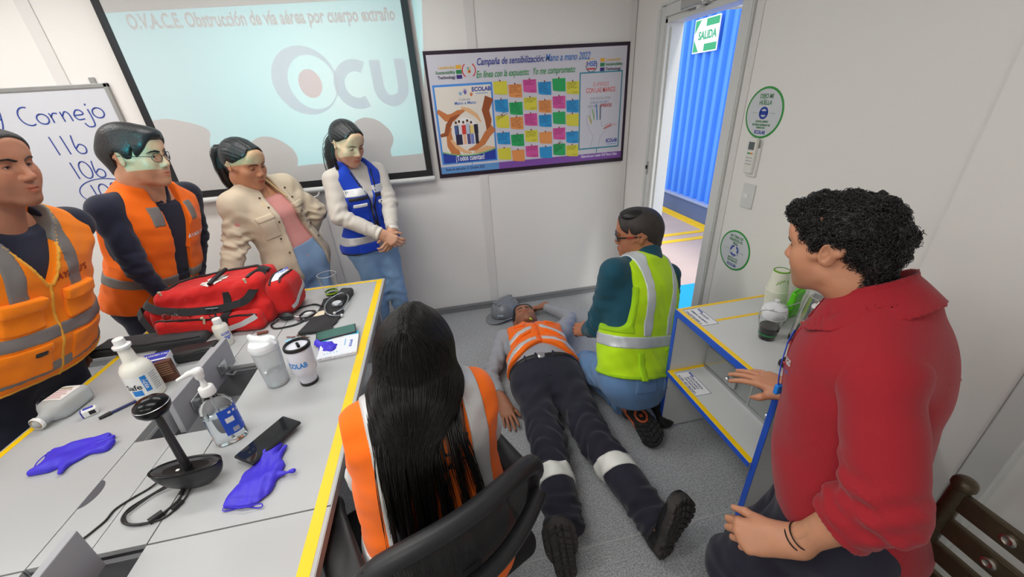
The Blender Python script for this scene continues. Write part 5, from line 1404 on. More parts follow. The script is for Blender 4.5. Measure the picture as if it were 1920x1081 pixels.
# ------------------------------------------------------------------ serving counter
LAMC = mat('lightened_laminate', srgb(206, 208, 208), 0.4, bump=(500, 0.06, 0.0006), var=(180, 0.018))  # grey laminate copy, colour lightened to offset weaker lamp light on the counter
cx0, cx1, cy0, cy1, cz = .985, 1.470, .775, 1.365, .73
ct = empty('counter', ((cx0 + cx1) / 2, (cy0 + cy1) / 2, 0), 0, 'grey open serving counter with blue edging, yellow tape and a middle shelf', 'counter')
CXm, CYm = (cx0 + cx1) / 2, (cy0 + cy1) / 2
def cb_(x0, x1, y0, y1, z0, z1, m=None): return (m or MB()).box(((x0 + x1) / 2 - CXm, (y0 + y1) / 2 - CYm, (z0 + z1) / 2), (x1 - x0, y1 - y0, z1 - z0))
cb_(cx0, cx1, cy0 - .02, cy1, cz - .030, cz).build('top', LAMC, ct, bevel=.001)
cb_(cx0, cx1, cy1 - .022, cy1, .012, cz - .030).build('side_panel', LAMC, ct); cb_(cx0, cx1, cy0, cy0 + .022, .012, cz - .030).build('side_panel', LAMC, ct)
sf = cb_(cx0 - .012, cx1 - .02, cy0 + .022, cy1 - .022, .372, .394).build('shelf', LAMC, ct)
cb_(cx1 - .02, cx1 - .008, cy0 + .022, cy1 - .022, .30, cz - .03).build('back_panel', LAMC, ct)
# blue edging on every front edge
cb_(cx0 - .003, cx0, cy0 - .02, cy1 + .001, cz - .030, cz - .016).build('edging', BLUEE, ct); cb_(cx0 - .003, cx0, cy0 - .02, cy1 + .001, cz - .015, cz).build('edging', BLUEE, ct)
cb_(cx0 - .003, cx0, cy1 - .022, cy1 + .001, .012, cz - .030).build('edging', BLUEE, ct); cb_(cx0 - .003, cx0, cy0, cy0 + .022, .012, cz - .030).build('edging', BLUEE, ct)
cb_(cx0 - .015, cx0 - .012, cy0 + .022, cy1 - .022, .372, .394).build('edging', BLUEE, ct)
for y in (cy0 + .011, cy1 - .011):
    for x in (cx0 + .05, cx1 - .06): MB().lathe([(.016, 0), (.016, .010), (.010, .012)], 12, (x - CXm, y - CYm, 0)).build('foot', BLACK, ct)
def ctape(x0, x1, y0, y1, z=cz): cb_(x0, x1, y0, y1, z, z + .0006).build('yellow_tape', YELLOW, ct)
ORT = mat('orange_tape', srgb(246, 180, 36), .4)
ctape(cx0 + .001, cx0 + .020, cy0 - .02, cy1 - .001); ctape(cx0 + .020, cx1, cy1 - .016, cy1 - .001); ctape(cx0 + .105, cx1 - .06, 1.222, 1.236)
ctape(cx0 - .011, cx0 + .010, cy0 + .022, cy1 - .022, .394); ctape(cx0 + .010, cx1 - .03, cy1 - .040, cy1 - .023, .394)
# lock plate strip at the back of the shelf
PLX = mat('clear_acrylic', (.75, .78, .78), .08, trans=.75, ior=1.3)
ps = cb_(cx0 + .175, cx0 + .182, .80, 1.325, .410, .520).build('acrylic_guard', PLX, ct)
cb_(cx0 + .172, cx0 + .186, .80, 1.325, .396, .410).build('guard_rail', STEEL, ct)
cb_(cx0 + .174, cx0 + .184, 1.035, 1.042, .410, .52).build('guard_joint', STEEL, ct)
for y in (.93, 1.16): MB().lathe([(.012, 0), (.012, .018), (.008, .022)], 14, (cx0 + .176 - CXm, y - CYm, .452), Matrix.Rotation(rad(-90), 3, 'Y')).build('knob', STEEL, ct, True)
lkm = cb_(cx0 + .160, cx0 + .175, 1.11, 1.15, .43, .49).build('lock', STEEL, ct, bevel=.003)
# paper labels taped on (read from the front)
def paper_label(x0, x1, y0, y1, z, lines, parent):
    l = cb_(x0, x1, y0, y1, z, z + .0008).build('paper_label', PAPER, parent)
    b = MB(); w = .0018
    for a in ((x0, x1, y0, y0 + w), (x0, x1, y1 - w, y1), (x0, x0 + w, y0, y1), (x1 - w, x1, y0, y1)): cb_(*a, z + .0008, z + .0012, b)
    b.build('label_border', mat('label_blue', srgb(70, 84, 130), .6), l)
    n = len(lines)
    for i, s in enumerate(lines):
        xx = x1 - (x1 - x0) * (.26 + .62 * i / max(1, n - 1)) if n > 1 else (x0 + x1) / 2
        # lines run along -y, first line nearest the wall
        text('lettering', s, .0135, mat('label_ink', srgb(58, 66, 110), .6), (xx - CXm, (y0 + y1) / 2 - CYm, z + .001), (0, 1, 0), (-1, 0, 0) if False else (-1, 0, 0), l, bold=.0004, lift=.0003, width=min((y1 - y0) * .8, len(s) * .0088))
    b = MB(); cb_(x1 - .013, x1 - .006, y1 - .045, y1 - .010, z + .0008, z + .0012, b); b.build('label_logo', SBLUE, l)
paper_label(cx0 + .022, cx0 + .100, 1.205, 1.345, cz, ['AZÚCAR,', 'CAFÉ EN SOBRE', 'Y SERVILLETAS'], ct)
paper_label(cx0 + .012, cx0 + .090, 1.150, 1.315, .394, ['FUNDAS PARA', 'ZAPATOS DE', 'SEGURIDAD,', 'LENTES DE VISITA'], sf)

# ------------------------------------------------------------------ office chair (the seated woman's)
CHB = mat('chair_black_plastic', (.016, .016, .018), .45, bump=(350, .15, .001)); MESHM = None
oc = empty('office_chair', (-.160, .765, 0), rad(25), 'black mesh-back office chair with armrests beside the table', 'chair')   # local y = forward
def mesh_fabric():
    m = bpy.data.materials.new('mesh_fabric'); m.use_nodes = True; nt = m.node_tree; b = nt.nodes['Principled BSDF']; b.inputs['Base Color'].default_value = (.014, .014, .015, 1); b.inputs['Roughness'].default_value = .7
    tc = nt.nodes.new('ShaderNodeTexCoord'); w = nt.nodes.new('ShaderNodeTexWave'); w.inputs['Scale'].default_value = 55; w.bands_direction = 'X'; w2 = nt.nodes.new('ShaderNodeTexWave'); w2.inputs['Scale'].default_value = 55; w2.bands_direction = 'Z'
    mm = nt.nodes.new('ShaderNodeMath'); mm.operation = 'MAXIMUM'; r = nt.nodes.new('ShaderNodeMapRange'); r.inputs[1].default_value = .1; r.inputs[2].default_value = .5; r.inputs[3].default_value = .55; r.inputs[4].default_value = 1
    for n in (w, w2): nt.links.new(tc.outputs['Object'], n.inputs['Vector'])
    nt.links.new(w.outputs['Fac'], mm.inputs[0]); nt.links.new(w2.outputs['Fac'], mm.inputs[1]); nt.links.new(mm.outputs[0], r.inputs[0]); nt.links.new(r.outputs[0], b.inputs['Alpha'])
    return m
MESHM = mesh_fabric()
BY = -.205                                                       # back frame
def bk(x, z): return (x, BY - .10 * (z - .555) - .05 * (1 - (x / .235) ** 2) * .9, z)
fr_pts = []
for a in np.linspace(0, 2 * math.pi, 44, endpoint=False):
    cx_, cz_ = math.cos(a), math.sin(a); s_ = (abs(cx_) ** 4 + abs(cz_) ** 4) ** -.25; fr_pts.append(bk(.212 * cx_ * s_ * (1 + .06 * cz_ * s_), .735 + .155 * cz_ * s_))
fm = MB()
fm.tube(fr_pts, [.023 if 2 < i < 20 else .015 for i in range(44)], 10, closed=True); fo = fm.build('back_frame', CHB, oc, True)
mm_ = MB(); n = 14; G = [[bk(.205 * (i / n * 2 - 1), .59 + .29 * j / n) for i in range(n + 1)] for j in range(n + 1)]
mm_.v = [q for r in G for q in r]; mm_.f = [[j * (n + 1) + i, j * (n + 1) + i + 1, (j + 1) * (n + 1) + i + 1, (j + 1) * (n + 1) + i] for j in range(n) for i in range(n)]; mm_.m = [0] * len(mm_.f)
mm_.build('back_mesh', MESHM, fo, True)
lb_ = MB(); lb_.tube([(.215 * u, bk(.215 * u, .70)[1] - .028 - .012 * (1 - u * u), .695 + .055 * u * u) for u in np.linspace(-1, 1, 17)], .020, 10); lb_.build('lumbar_bar', CHB, oc, True)
lb_ = MB(); lb_.tube([(0, -.255, .68), (0, -.245, .50), (0, -.15, .42), (0, .0, .405)], .028, 10); lb_.build('back_spine', CHB, oc, True)
f = Field((-.27, -.26, .38), (.27, .28, .54), .008, ID); f.rbox((0, .0, .455), (.235, .225, .042), .035); f.ell((0, .03, .52), (.16, .16, .035), .02, 's')
field_obj('seat', f, mat('seat_fabric_black', (.014, .014, .016), .9, bump=(500, .3, .001)), oc, 1).matrix_parent_inverse = Matrix()
for sg in (-1, 1):
    f = Field((sg * .240 - .06, -.16, .63), (sg * .240 + .06, .18, .70), .005, ID); f.rbox((sg * .240, .0, .668), (.042, .125, .014), .013); f.ell((sg * .24, .11, .668), (.046, .05, .014), .01); f.ell((sg * .24, .0, .69), (.022, .09, .010), .01, 's')
    ar = field_obj('armrest', f, CHB, oc, 1); ar.matrix_parent_inverse = Matrix()
    MB().tube([(sg * .245, .0, .66), (sg * .265, -.01, .58), (sg * .262, -.03, .48), (sg * .20, -.03, .425)], [.022, .024, .022, .018], 10).build('armrest_post', CHB, ar, True)
MB().lathe([(.03, .12), (.03, .28), (.022, .28), (.022, .41)], 16).build('gas_column', CHB, oc, True)
for i in range(5):
    a = 2 * math.pi * i / 5 + .3; sp = MB().tube([(0, 0, .12), (.16 * math.cos(a), .16 * math.sin(a), .10), (.29 * math.cos(a), .29 * math.sin(a), .075)], [.03, .022, .016], 8).build('base_spoke', CHB, oc, True)
    MB().lathe([(.024, -.02), (.027, -.012), (.027, .012), (.024, .02)], 14, (.29 * math.cos(a), .29 * math.sin(a), .027), Matrix.Rotation(a, 3, 'Z') @ Matrix.Rotation(rad(90), 3, 'Y')).build('caster', CHB, sp, True)

# ------------------------------------------------------------------ bronze metal chair at the right edge
BRZ = mat('bronze_paint', (.075, .058, .036), .38, metal=.65, bump=(260, .35, .001), var=(70, .3))
mc = empty('metal_chair', (.80, .13, 0), 0, 'dark bronze metal chair with riveted back slats at the right edge', 'chair')
px_, y0_, y1_ = .985, .345, -.075
def M_(x, y, z): return (x - .80, y - .13, z)
for y in (y0_, y1_):
    ps_ = MB().tube([M_(px_ - .02, y, 0), M_(px_ - .012, y, .45), M_(px_, y, .868)], .0165, 14).build('back_post', BRZ, mc, True)
    MB().lathe([(.0168, .862), (.0205, .866), (.0205, .874), (.017, .882), (.009, .887), (.0, .888)], 18, M_(px_, y, 0)).build('finial', BRZ, ps_, True)
    MB().tube([M_(.62, y, 0), M_(.62, y, .44)], .016, 12).build('leg', BRZ, mc, True)
RIV = mat('rivet_steel', (.5, .47, .42), .3, metal=1)
for z in (.832, .756, .680, .604):
    sl = MB(); sl.box(M_(px_ - .004, (y0_ + y1_) / 2, z), (.014, y0_ - y1_, .048)); so = sl.build('slat', BRZ, mc, bevel=.003)
    for y in (.255, .135, .015):
        MB().lathe([(.0125, 0), (.0125, .003), (.008, .0045), (.0055, .003), (.0, .003)], 16, M_(px_ - .011, y, z), Matrix.Rotation(rad(-90), 3, 'Y')).build('rivet', RIV, so, True)
MB().box(M_(.80, .135, .455), (.40, .44, .03)).build('seat', mat('seat_pad_black', (.02, .02, .02), .6), mc, bevel=.012)
MB().box(M_(.80, y0_, .43), (.38, .02, .03)).box(M_(.80, y1_, .43), (.38, .02, .03)).box(M_(.62, .135, .43), (.02, .42, .03)).build('seat_frame', BRZ, mc)
# ------------------------------------------------------------------ man at the left edge of the picture
SK_A = skin_of('skin_tan', 182, 124, 96)
GREYHAIR = mat('greying_hair', (0.05, 0.047, 0.045), 0.5, bump=(160, 0.6, 0.004), var=(60, 0.4))
p = Person('heavy-set man with close-cropped greying hair in orange vest leaning at the table', (-1.78, 1.5, 0), (-1.66, 1.50, 0.865), (-1.435, 1.525, 1.37), (.97, -.12, 0), (-1.355, 1.53, 1.552), (0.95, -0.12, -0.12), S=1.05, wx=1.25, belly=0.035, skin=SK_A, hscale=.98)
p.arm('R', (-1.72, 1.13, 1.06), (-1.56, 1.00, 0.86)); p.arm('L', (-1.74, 1.80, 1.06), (-1.72, 1.76, 0.84))
p.leg('R', (-1.72, 1.42, 0.46), (-1.80, 1.42, 0.09)); p.leg('L', (-1.72, 1.66, 0.46), (-1.80, 1.68, 0.09))
p.make_head(lids=0.75, beard=0.35, neck_r=0.064, wide=1.06, jaw=0.006, gaze=(0, 1, -.05), brow_t=0.8, frown=0.003)
p.hand('R', (.6, .2, -.6), (-.4, -.5, .7)); p.hand('L', (.5, 0, -.8), (0, .9, .2))
p.core()
p.finish()
hair_cap(p.H, p.hf, p.e, GREYHAIR, thick=0.010, front=0.088, side_z=0.005, recede=0.004, noise=(140, 0.0012), seed=2, scale=p.hs)
f = p.shirt(off=0.006, seed=4, neck_z=0.575); field_obj('shirt', f, NAVY, p.e)
f = p.trousers(seed=6, top=0.16); tr = field_obj('trousers', f, NAVY, p.e)
v = p.vest(hem=0.02, arm_x=0.178, arm_z=0.22, v=(0.34, 0.50, 0.085), seed=21, off=0.030)
vo = field_obj('vest', v, ORANGE2, p.e)
k = p.k
band(v, GREYTAPE, vo, slab((0, 0, .075), (0, 0, 1), .024)); band(v, GREYTAPE, vo, slab((0, 0, .215), (0, 0, 1), .024))
for sg in (-1, 1): band(v, GREYTAPE, vo, lambda X, Y, Z, sg=sg: np.maximum(np.maximum(np.abs(X - sg * .095) - .027, .26 - Z), -Y * 0 - 1))
band(v, EDGE, vo, lambda X, Y, Z: np.maximum(np.abs(X) - .006, np.maximum(-Y, Z - .36 * k)), lift=.005, name='zip')
band(v, EDGE, vo, slab((0, 0, .024), (0, 0, 1), .006), lift=.004, name='piping')
band(v, EDGE, vo, lambda X, Y, Z: np.maximum(np.abs(np.abs(X) - .085 * np.clip((Z - .34 * k) / (.16 * k), 0, 1.6) - .007) - .006, np.maximum(-Y, .34 * k - Z)), lift=.004, name='piping')
# chest pockets with flaps, map pocket
for sg in (-1, 1):
    band(v, ORANGE2, vo, lambda X, Y, Z, sg=sg: np.maximum(np.maximum(np.abs(X - sg * .095) - .058, np.abs(Z - .295) - .05), -Y), lift=.010, name='pocket')
    band(v, ORANGE2, vo, lambda X, Y, Z, sg=sg: np.maximum(np.maximum(np.abs(X - sg * .095) - .062, np.abs(Z - .338) - .022), -Y), lift=.022, name='pocket_flap', thick=.004)
    band(v, ORANGE2, vo, lambda X, Y, Z, sg=sg: np.maximum(np.maximum(np.abs(X - sg * .11) - .075, np.abs(Z - .125) - .06), -Y), lift=.007, name='pocket')
band(v, BLACK, vo, lambda X, Y, Z: np.maximum(np.maximum(np.abs(X - .075) - .020, np.abs(Z - .155) - .011), -Y), lift=.010, name='patch')
decal('lettering', 'AYABU’S', .034, mat('vest_print_red', srgb(150, 52, 26), .6), vo, v, -.088, .405, 1, bold=.0008)
decal('lettering', 'S.A.C.', .012, mat('vest_print_red', srgb(150, 52, 26), .6), vo, v, -.105, .378, 1)
# dog-ear emblem before the word
plain_shoes(p, (1, 0, 0))
# ------------------------------------------------------------------ young man with glasses
SK_B = skin_of('skin_warm', 206, 154, 122)
p = Person('young man with glasses in orange vest over dark shirt, standing behind the red bag', (-1.66, 2.25, 0), (-1.60, 2.24, 0.80), (-1.405, 2.235, 1.325), (.95, -.22, 0), (-1.355, 2.18, 1.500), (0.93, -.05, -0.10), S=1.03, wx=1.12, belly=0.02, skin=SK_B, hscale=1.08)
p.arm('R', (-1.44, 1.98, 1.03), (-1.40, 2.02, 0.79)); p.arm('L', (-1.39, 2.43, 1.04), (-1.42, 2.30, 0.82))
p.leg('R', (-1.68, 2.16, 0.44), (-1.70, 2.18, 0.09)); p.leg('L', (-1.66, 2.38, 0.44), (-1.68, 2.40, 0.09))
p.make_head(lids=0.6, beard=0.12, neck_r=0.062, wide=1.0, jaw=0.0, nose=.95, gaze=(0, 1, -.1), brow_t=0.95, lip=(.8, .5, .48))
p.hand('R', (.5, .1, -.85), (-.75, -.4, -.45), curl=(.4, .4, .4, .4)); p.hand('L', (.4, 0, -.9), (.2, .9, .2))
p.core(); p.finish()
def top_hair(f):
    f.ell((0.0, 0.055, 0.105), (0.066, 0.06, 0.032), 0.03); f.ell((0, -.02, .12), (.075, .08, .035), 0.03)
    X, Y, Z = f.grid()
    f.cut(np.maximum(Z - 0.088 - 0.1 * np.abs(X), 0.085 - Y) * -1 * -1 - 9 + 0 * X)
hair_cap(p.H, p.hf, p.e, HAIR, thick=0.013, front=0.070, side_z=-0.012, back_z=-0.085, noise=(95, 0.0025), seed=5, scale=p.hs, extra=lambda f: f.ell((0.0, 0.045, 0.094), (0.060, 0.066, 0.027), 0.025))
glasses(p)
f = p.shirt(off=0.006, seed=14, neck_z=0.56); sh = field_obj('shirt', f, NAVY, p.e)
collar(p, NAVY, parent=sh)
f = p.trousers(seed=16, top=0.16); field_obj('trousers', f, NAVY, p.e)
v = p.vest(hem=-0.02, arm_x=0.163, arm_z=0.20, v=(0.02, 0.50, 0.075), seed=31, gap=lambda X, Z: np.where(Z < .3, .045 + 0 * X, .03 + 0 * X) + 0 * Z)
vo = field_obj('vest', v, ORANGE, p.e)
band(v, GREYTAPE, vo, slab((0, 0, .155), (0, 0, 1), .026))
band(v, GREYTAPE, vo, slab((0, 0, -.02), (0, 0, 1), .0)) if False else None
for sg in (-1, 1): band(v, GREYTAPE, vo, lambda X, Y, Z, sg=sg: np.maximum(np.maximum(np.abs(X - sg * .100) - .028, np.abs(Z - .435 * p.k) - .045), -Y))
for sg in (-1, 1): band(v, ORANGE, vo, lambda X, Y, Z, sg=sg: np.maximum(np.maximum(np.abs(X - sg * .105) - .045, np.abs(Z - .055) - .06), -Y), lift=.008, name='pocket')
decal('lettering', 'AYABU’S', .028, SIGNW, vo, v, -.098, .36, 1, bold=.0008)
plain_shoes(p, (.95, -.3, 0))
# ------------------------------------------------------------------ woman in the beige jacket
SK_C = skin_of('skin_olive', 196, 140, 106)
BEIGE = cloth('beige_cotton', srgb(206, 190, 166), weave=800, wst=.35, var=.08); PINK = cloth('pink_knit', srgb(220, 152, 146), weave=1100)
PJEANS = cloth('pale_denim', srgb(140, 170, 206), weave=700, wst=.4, var=.12)
p = Person('woman with dark ponytail in open beige jacket over pink top, hand on the table', (-0.95, 2.50, 0), (-0.935, 2.50, 0.80), (-1.035, 2.50, 1.245), (.80, -.58, 0), (-1.030, 2.445, 1.400), (0.88, -.42, -0.30), up=(-.12, 0, 1), S=.95, base=FEMALE, wx=1.12, belly=0.012, skin=SK_C, hscale=1.02)
p.arm('R', (-1.165, 2.34, 1.00), (-1.215, 2.20, 0.80)); p.arm('L', (-0.80, 2.64, 1.06), (-0.90, 2.66, .90))
p.leg('R', (-1.00, 2.46, 0.44), (-1.01, 2.50, 0.08)); p.leg('L', (-0.86, 2.52, 0.44), (-0.86, 2.56, 0.08))
p.make_head(lids=1.1, neck_r=0.052, wide=1.04, nose=.85, gaze=(0, 1, -.5), brow_t=.7, lip=(.82, .42, .44))
p.hand('R', (.1, -.2, -.95), (-.7, -.6, .1)); p.hand('L', (-.8, .1, -.4), (.3, -.2, .9))
p.core(); p.finish()
scalp_hair(p)
W = lambda x, y, z: to_world(p.H, np.array((x, y, z)) * p.hs)
tb = MB(); tg = [W(0.005, -.105, .050), W(.008, -.135, .040), W(.012, -.150, .0), W(.014, -.140, -.06), W(.014, -.118, -.125), W(.012, -.108, -.165)]
tb.tube(tg, [.020, .030, .036, .034, .026, .008], 14); tail = tb.build('ponytail', HAIR, p.e, True, world=True)
tl = strand_bundle('ponytail_strands', [tg], 700, [.018, .05, .062, .058, .046, .03], .0011, HAIRC, p.e, 4); reparent(tl, tail)
hb_ = MB(); hb_.tube([W(.006 + .0 * i, -.110 + .022 * math.cos(a), .050 + .022 * math.sin(a)) for i, a in enumerate([2 * math.pi * j / 14 for j in range(14)])], .005, 6, closed=True); ht = hb_.build('hair_tie', BLACK, p.e, True, world=True)
for sx in (-1, 1):
    e_ = MB().lathe([(.0045, 0), (.003, .003)], 10, (0, 0, 0)).build('earring', STEEL, p.e, True); e_.location = Vector(W(sx * .082, -.004, -.034)) - Vector(p.e.location)
f = p.shirt(off=.006, seed=24, neck_z=.43, amp=.003); field_obj('top', f, PINK, p.e)
f = p.trousers(seed=26, top=.10, off=.008, r=(.092, .066, .062, .052), amp=.004); field_obj('jeans', f, PJEANS, p.e)
# jacket: wide open at the front, thick sleeves
j = p.shirt(h=.0065, off=.030, sleeve=(.068, .064, .062, .050), cuff=.90, hem=-.105, seed=27, amp=.009, neck_z=.535)
X, Y, Z = j.grid()
j.isect(np.where(Y > 0.0, (.060 + .045 * ss(.25, -.05, Z) + .01 * np.sin(9 * Z)) - np.abs(X + .018), -9).astype(np.float32))
nr_ = .066; j.isect(np.minimum(nr_ - np.sqrt(X * X + Y * Y), Z - .43))
jo = field_obj('jacket', j, BEIGE, p.e)
band(j, BEIGE, jo, lambda X, Y, Z: np.maximum(np.maximum(np.abs(np.abs(X + .018) - .075 - .045 * ss(.25, -.05, Z)) - .014, -Y), Z - .43), lift=.005, name='placket')
for sg in (1, -1):
    band(j, BEIGE, jo, lambda X, Y, Z, sg=sg: np.maximum(np.maximum(np.abs(X - sg * .115) - .040, np.abs(Z - .315) - .018), -Y), lift=.010, name='pocket_flap')
    band(j, BEIGE, jo, lambda X, Y, Z, sg=sg: np.maximum(np.maximum(np.abs(X - sg * .115) - .038, np.abs(Z - .25) - .055), -Y), lift=.005, name='pocket')
# wide folded collar
g = Field((-.15, -.14, .36), (.15, .16, .56), .0045, p.T); X, Y, Z = g.grid(); zz = Z - .462 + .42 * Y; rr = np.sqrt((X * .92) ** 2 + (Y + .004) ** 2)
d = np.maximum(np.abs(rr - (.062 + .75 * np.clip(.045 - zz, -.0, .1))) - .008, np.abs(zz) - .046); d = np.maximum(d, np.where(Y > 0, .045 + .25 * np.clip(.03 - zz, 0, .1) - np.abs(X + .01), -9)); g.v = d.astype(np.float32)
co = field_obj('collar', g, cloth('jacket_lining', srgb(214, 188, 140)), jo, 1)
sn = mat('snap_button', srgb(120, 100, 70), .35, metal=.8)
for i, z_ in enumerate((.42, .36, .27, .18, .09)):
    for sg in (1, -1):
        q = j.march((sg * (.085 + .03 * (i > 2)) - .018, .35, z_), (0, -1, 0)); b_ = MB().lathe([(.006, 0), (.006, .002), (.003, .003)], 10, (0, 0, 0), Matrix.Rotation(rad(-90), 3, 'X')).build('snap', sn, jo, True)
        wq = Vector(to_world(p.T, q + np.array((0, .006, 0)))); Mx = Matrix([[*p.T[1][i_]] for i_ in range(3)]).to_4x4(); Mx.translation = wq; b_.matrix_parent_inverse = world_matrix(jo).inverted() @ Mx
plain_shoes(p, (.8, -.6, 0))
# ------------------------------------------------------------------ woman in the blue vest
SK_D = skin_of('skin_fair', 206, 156, 126)
CREAM = cloth('cream_knit', srgb(206, 200, 190), weave=420, wst=.5, var=.05); BLUEV = cloth('blue_vest_cloth', srgb(28, 66, 186)); PIPE = mat('black_piping', (.012, .012, .016), .6)
p = Person('woman with long dark hair in blue vest over cream sweater, hands clasped by the screen', (-0.49, 2.62, 0), (-0.495, 2.62, 0.82), (-0.505, 2.635, 1.295), (.62, -.76, 0), (-0.498, 2.575, 1.452), (0.66, -.66, -0.42), S=.95, base=FEMALE, wx=1.0, skin=SK_D, hscale=.98)
p.arm('R', (-0.615, 2.44, 1.055), (-0.385, 2.385, 0.93)); p.arm('L', (-0.330, 2.60, 1.08), (-0.325, 2.43, 0.925))
p.leg('R', (-0.525, 2.57, 0.43), (-0.55, 2.62, 0.08)); p.leg('L', (-0.40, 2.60, 0.43), (-0.385, 2.58, 0.08))
p.make_head(lids=1.0, neck_r=0.047, wide=.96, nose=1.0, gaze=(0, 1, -.6), brow_t=.7, lip=(.85, .42, .42))
p.hand('R', (.75, -.25, -.45), (-.35, -.75, .45), curl=(.5, .55, .6, .6), scale=.92); p.hand('L', (-.3, -.55, -.65), (.7, -.5, .3), curl=(.6, .6, .6, .6), scale=.92)
p.core(); p.finish()
scalp_hair(p, thick=.009, front=.090, back=-.10, seed=6)
W = lambda x, y, z: to_world(p.H, np.array((x, y, z)) * p.hs)
T = lambda x, y, z: to_world(p.T, np.array((x, y, z)))
tg = [W(.0, -.085, .02), W(.01, -.112, -.06), W(.02, -.110, -.13), T(.03, -.15, .36), T(.04, -.155, .25), T(.04, -.15, .13)]
hm = MB().tube(tg, [.040, .048, .046, .046, .038, .012], 14).build('long_hair', HAIR, p.e, True, world=True)
hs_ = strand_bundle('hair_strands', [tg], 700, [.05, .075, .08, .08, .075, .06], .0012, HAIRC, p.e, 7, jitter=.012); reparent(hs_, hm)
lk = [W(.074, -.02, .0), W(.088, -.01, -.06), T(.115, .03, .42), T(.125, .085, .37), T(.13, .09, .31), T(.165, .05, .255), T(.175, .0, .23)]
ls = strand_bundle('loose_lock', [lk], 60, [.014, .018, .018, .014, .012, .010, .008], .0012, HAIRC, p.e, 8, k=24, jitter=.006)
f = p.shirt(off=.008, seed=34, neck_z=.505, amp=.0045, cuff=.96, sleeve=(.058, .054, .052, .038)); sh = field_obj('sweater', f, CREAM, p.e)
band(f, cloth('ribbed_cuff', srgb(222, 216, 204)), sh, lambda X, Y, Z: np.minimum(*[np.sqrt((X - q[0]) ** 2 + (Y - q[1]) ** 2 + (Z - q[2]) ** 2) - .048 for q in (to_local(p.T, p.wri['R']), to_local(p.T, p.wri['L']))]), lift=.004, name='cuff')
f = p.trousers(seed=36, top=.10, off=.008, r=(.088, .062, .060, .052), amp=.005); field_obj('jeans', f, DENIM, p.e)
v = p.vest(hem=-.03, arm_x=.148, arm_z=.22, v=(.26, .455, .055), seed=41, off=.022, gap=lambda X, Z: .004 + .03 * ss(.16, .06, Z) + 0 * X)
vo = field_obj('vest', v, BLUEV, p.e)
band(v, REFL, vo, slab((0, 0, .055), (0, 0, 1), .026)); 
for sg in (-1, 1):
    band(v, REFL, vo, lambda X, Y, Z, sg=sg: np.maximum(np.maximum(np.abs(Z - .352) - .024, np.abs(X - sg * .085) - .06), -Y))
    band(v, PIPE, vo, lambda X, Y, Z, sg=sg: np.maximum(np.maximum(np.abs(Z - .314) - .012, np.abs(X - sg * .08) - .058), -Y), name='black_band')
    band(v, BLUEV, vo, lambda X, Y, Z, sg=sg: np.maximum(np.maximum(np.abs(X - sg * .082) - .045, np.abs(Z - .215) - .045), -Y), lift=.012, name='pocket')
    band(v, BLUEV, vo, lambda X, Y, Z, sg=sg: np.maximum(np.maximum(np.abs(X - sg * .085) - .06, np.abs(Z + .0) - .028), -Y), lift=.012, name='pocket')
    band(v, SIGNW, vo, lambda X, Y, Z, sg=sg: np.maximum(np.maximum(np.abs(X - sg * .080) - .040, np.abs(Z - .272) - .011), -Y), lift=.014, name='name_tag', thick=.006)
band(v, PIPE, vo, lambda X, Y, Z: np.maximum(np.maximum(np.abs(np.abs(X) - .006 - .055 * np.clip((Z - .26 * p.k) / (.195 * p.k), 0, 1.4) - .03 * ss(.16, .06, Z) * 0 - .006) - .006, -Y), Z - .47), lift=.004, name='zip')
band(v, PIPE, vo, slab((0, 0, -.028), (0, 0, 1), .006), lift=.003, name='piping')
decal('lettering', 'ECOLAB', .017, mat('tag_blue', srgb(40, 110, 190), .5), vo, v, .080, .272, 1, bold=.0006)
band(v, PIPE, vo, lambda X, Y, Z: np.maximum(np.maximum(np.abs(X + .080) - .032, np.abs(Z - .272) - .007), -Y), lift=.016, name='name_strip', thick=.006)
decal('lettering', 'ANA S.', .013, SIGNW, vo, v, -.080, .272, 1, bold=.0006)
plain_shoes(p, (.5, -.85, 0))
# ------------------------------------------------------------------ man lying on the floor
SK_E = skin_of('skin_brown', 168, 112, 84)
GREYSH = cloth('grey_jersey', srgb(158, 160, 166), weave=900, wst=.3); NAVYT = cloth('navy_workwear', (.020, .019, .032), weave=600, wst=.4)
WBAND = mat('white_reflective', srgb(226, 226, 220), .45, metal=.1, bump=(700, .15, .001))
SHOEK = mat('black_boot_leather', (.014, .014, .015), .5, bump=(220, .35, .002)); SOLEK = mat('dark_rubber_sole', srgb(56, 52, 50), .75, bump=(120, .4, .002), var=(30, .2))
p = Person('man lying on his back on the floor in orange vest and grey shirt, eyes covered', (0.45, 1.7, 0), (0.465, 1.725, 0.125), (0.510, 2.265, 0.130), (0, 0, 1), (0.500, 2.445, 0.118), (-.04, .06, 1), up=(-.03, 1, .0), S=1.0, wx=1.08, belly=.025, depth=.98, skin=SK_E)
p.arm('R', (0.150, 1.950, 0.060), (0.195, 1.705, 0.045)); p.arm('L', (0.865, 2.470, 0.070), (0.715, 2.715, 0.062))
p.leg('R', (0.350, 1.285, 0.120), (0.295, 0.865, 0.100)); p.leg('L', (0.570, 1.265, 0.120), (0.664, 0.795, 0.105))
p.make_head(lids=1.35, neck_r=.060, wide=1.04, beard=.5, nose=.95)
p.hand('R', (.05, -1, -.05), (-.25, .0, 1), curl=(.12, .15, .18, .22), spread=.09); p.hand('L', (-1, -.05, -.05), (.05, .55, .8), curl=(.5, .55, .6, .65))
p.core(); p.finish()
hair_cap(p.H, p.hf, p.e, HAIR, thick=.012, front=.075, side_z=-.015, seed=8, scale=p.hs)
f = p.shirt(off=.008, seed=44, hem=.03, neck_z=.53, amp=.006); sh = field_obj('shirt', f, GREYSH, p.e)
collar(p, GREYSH, parent=sh, open_=.05)
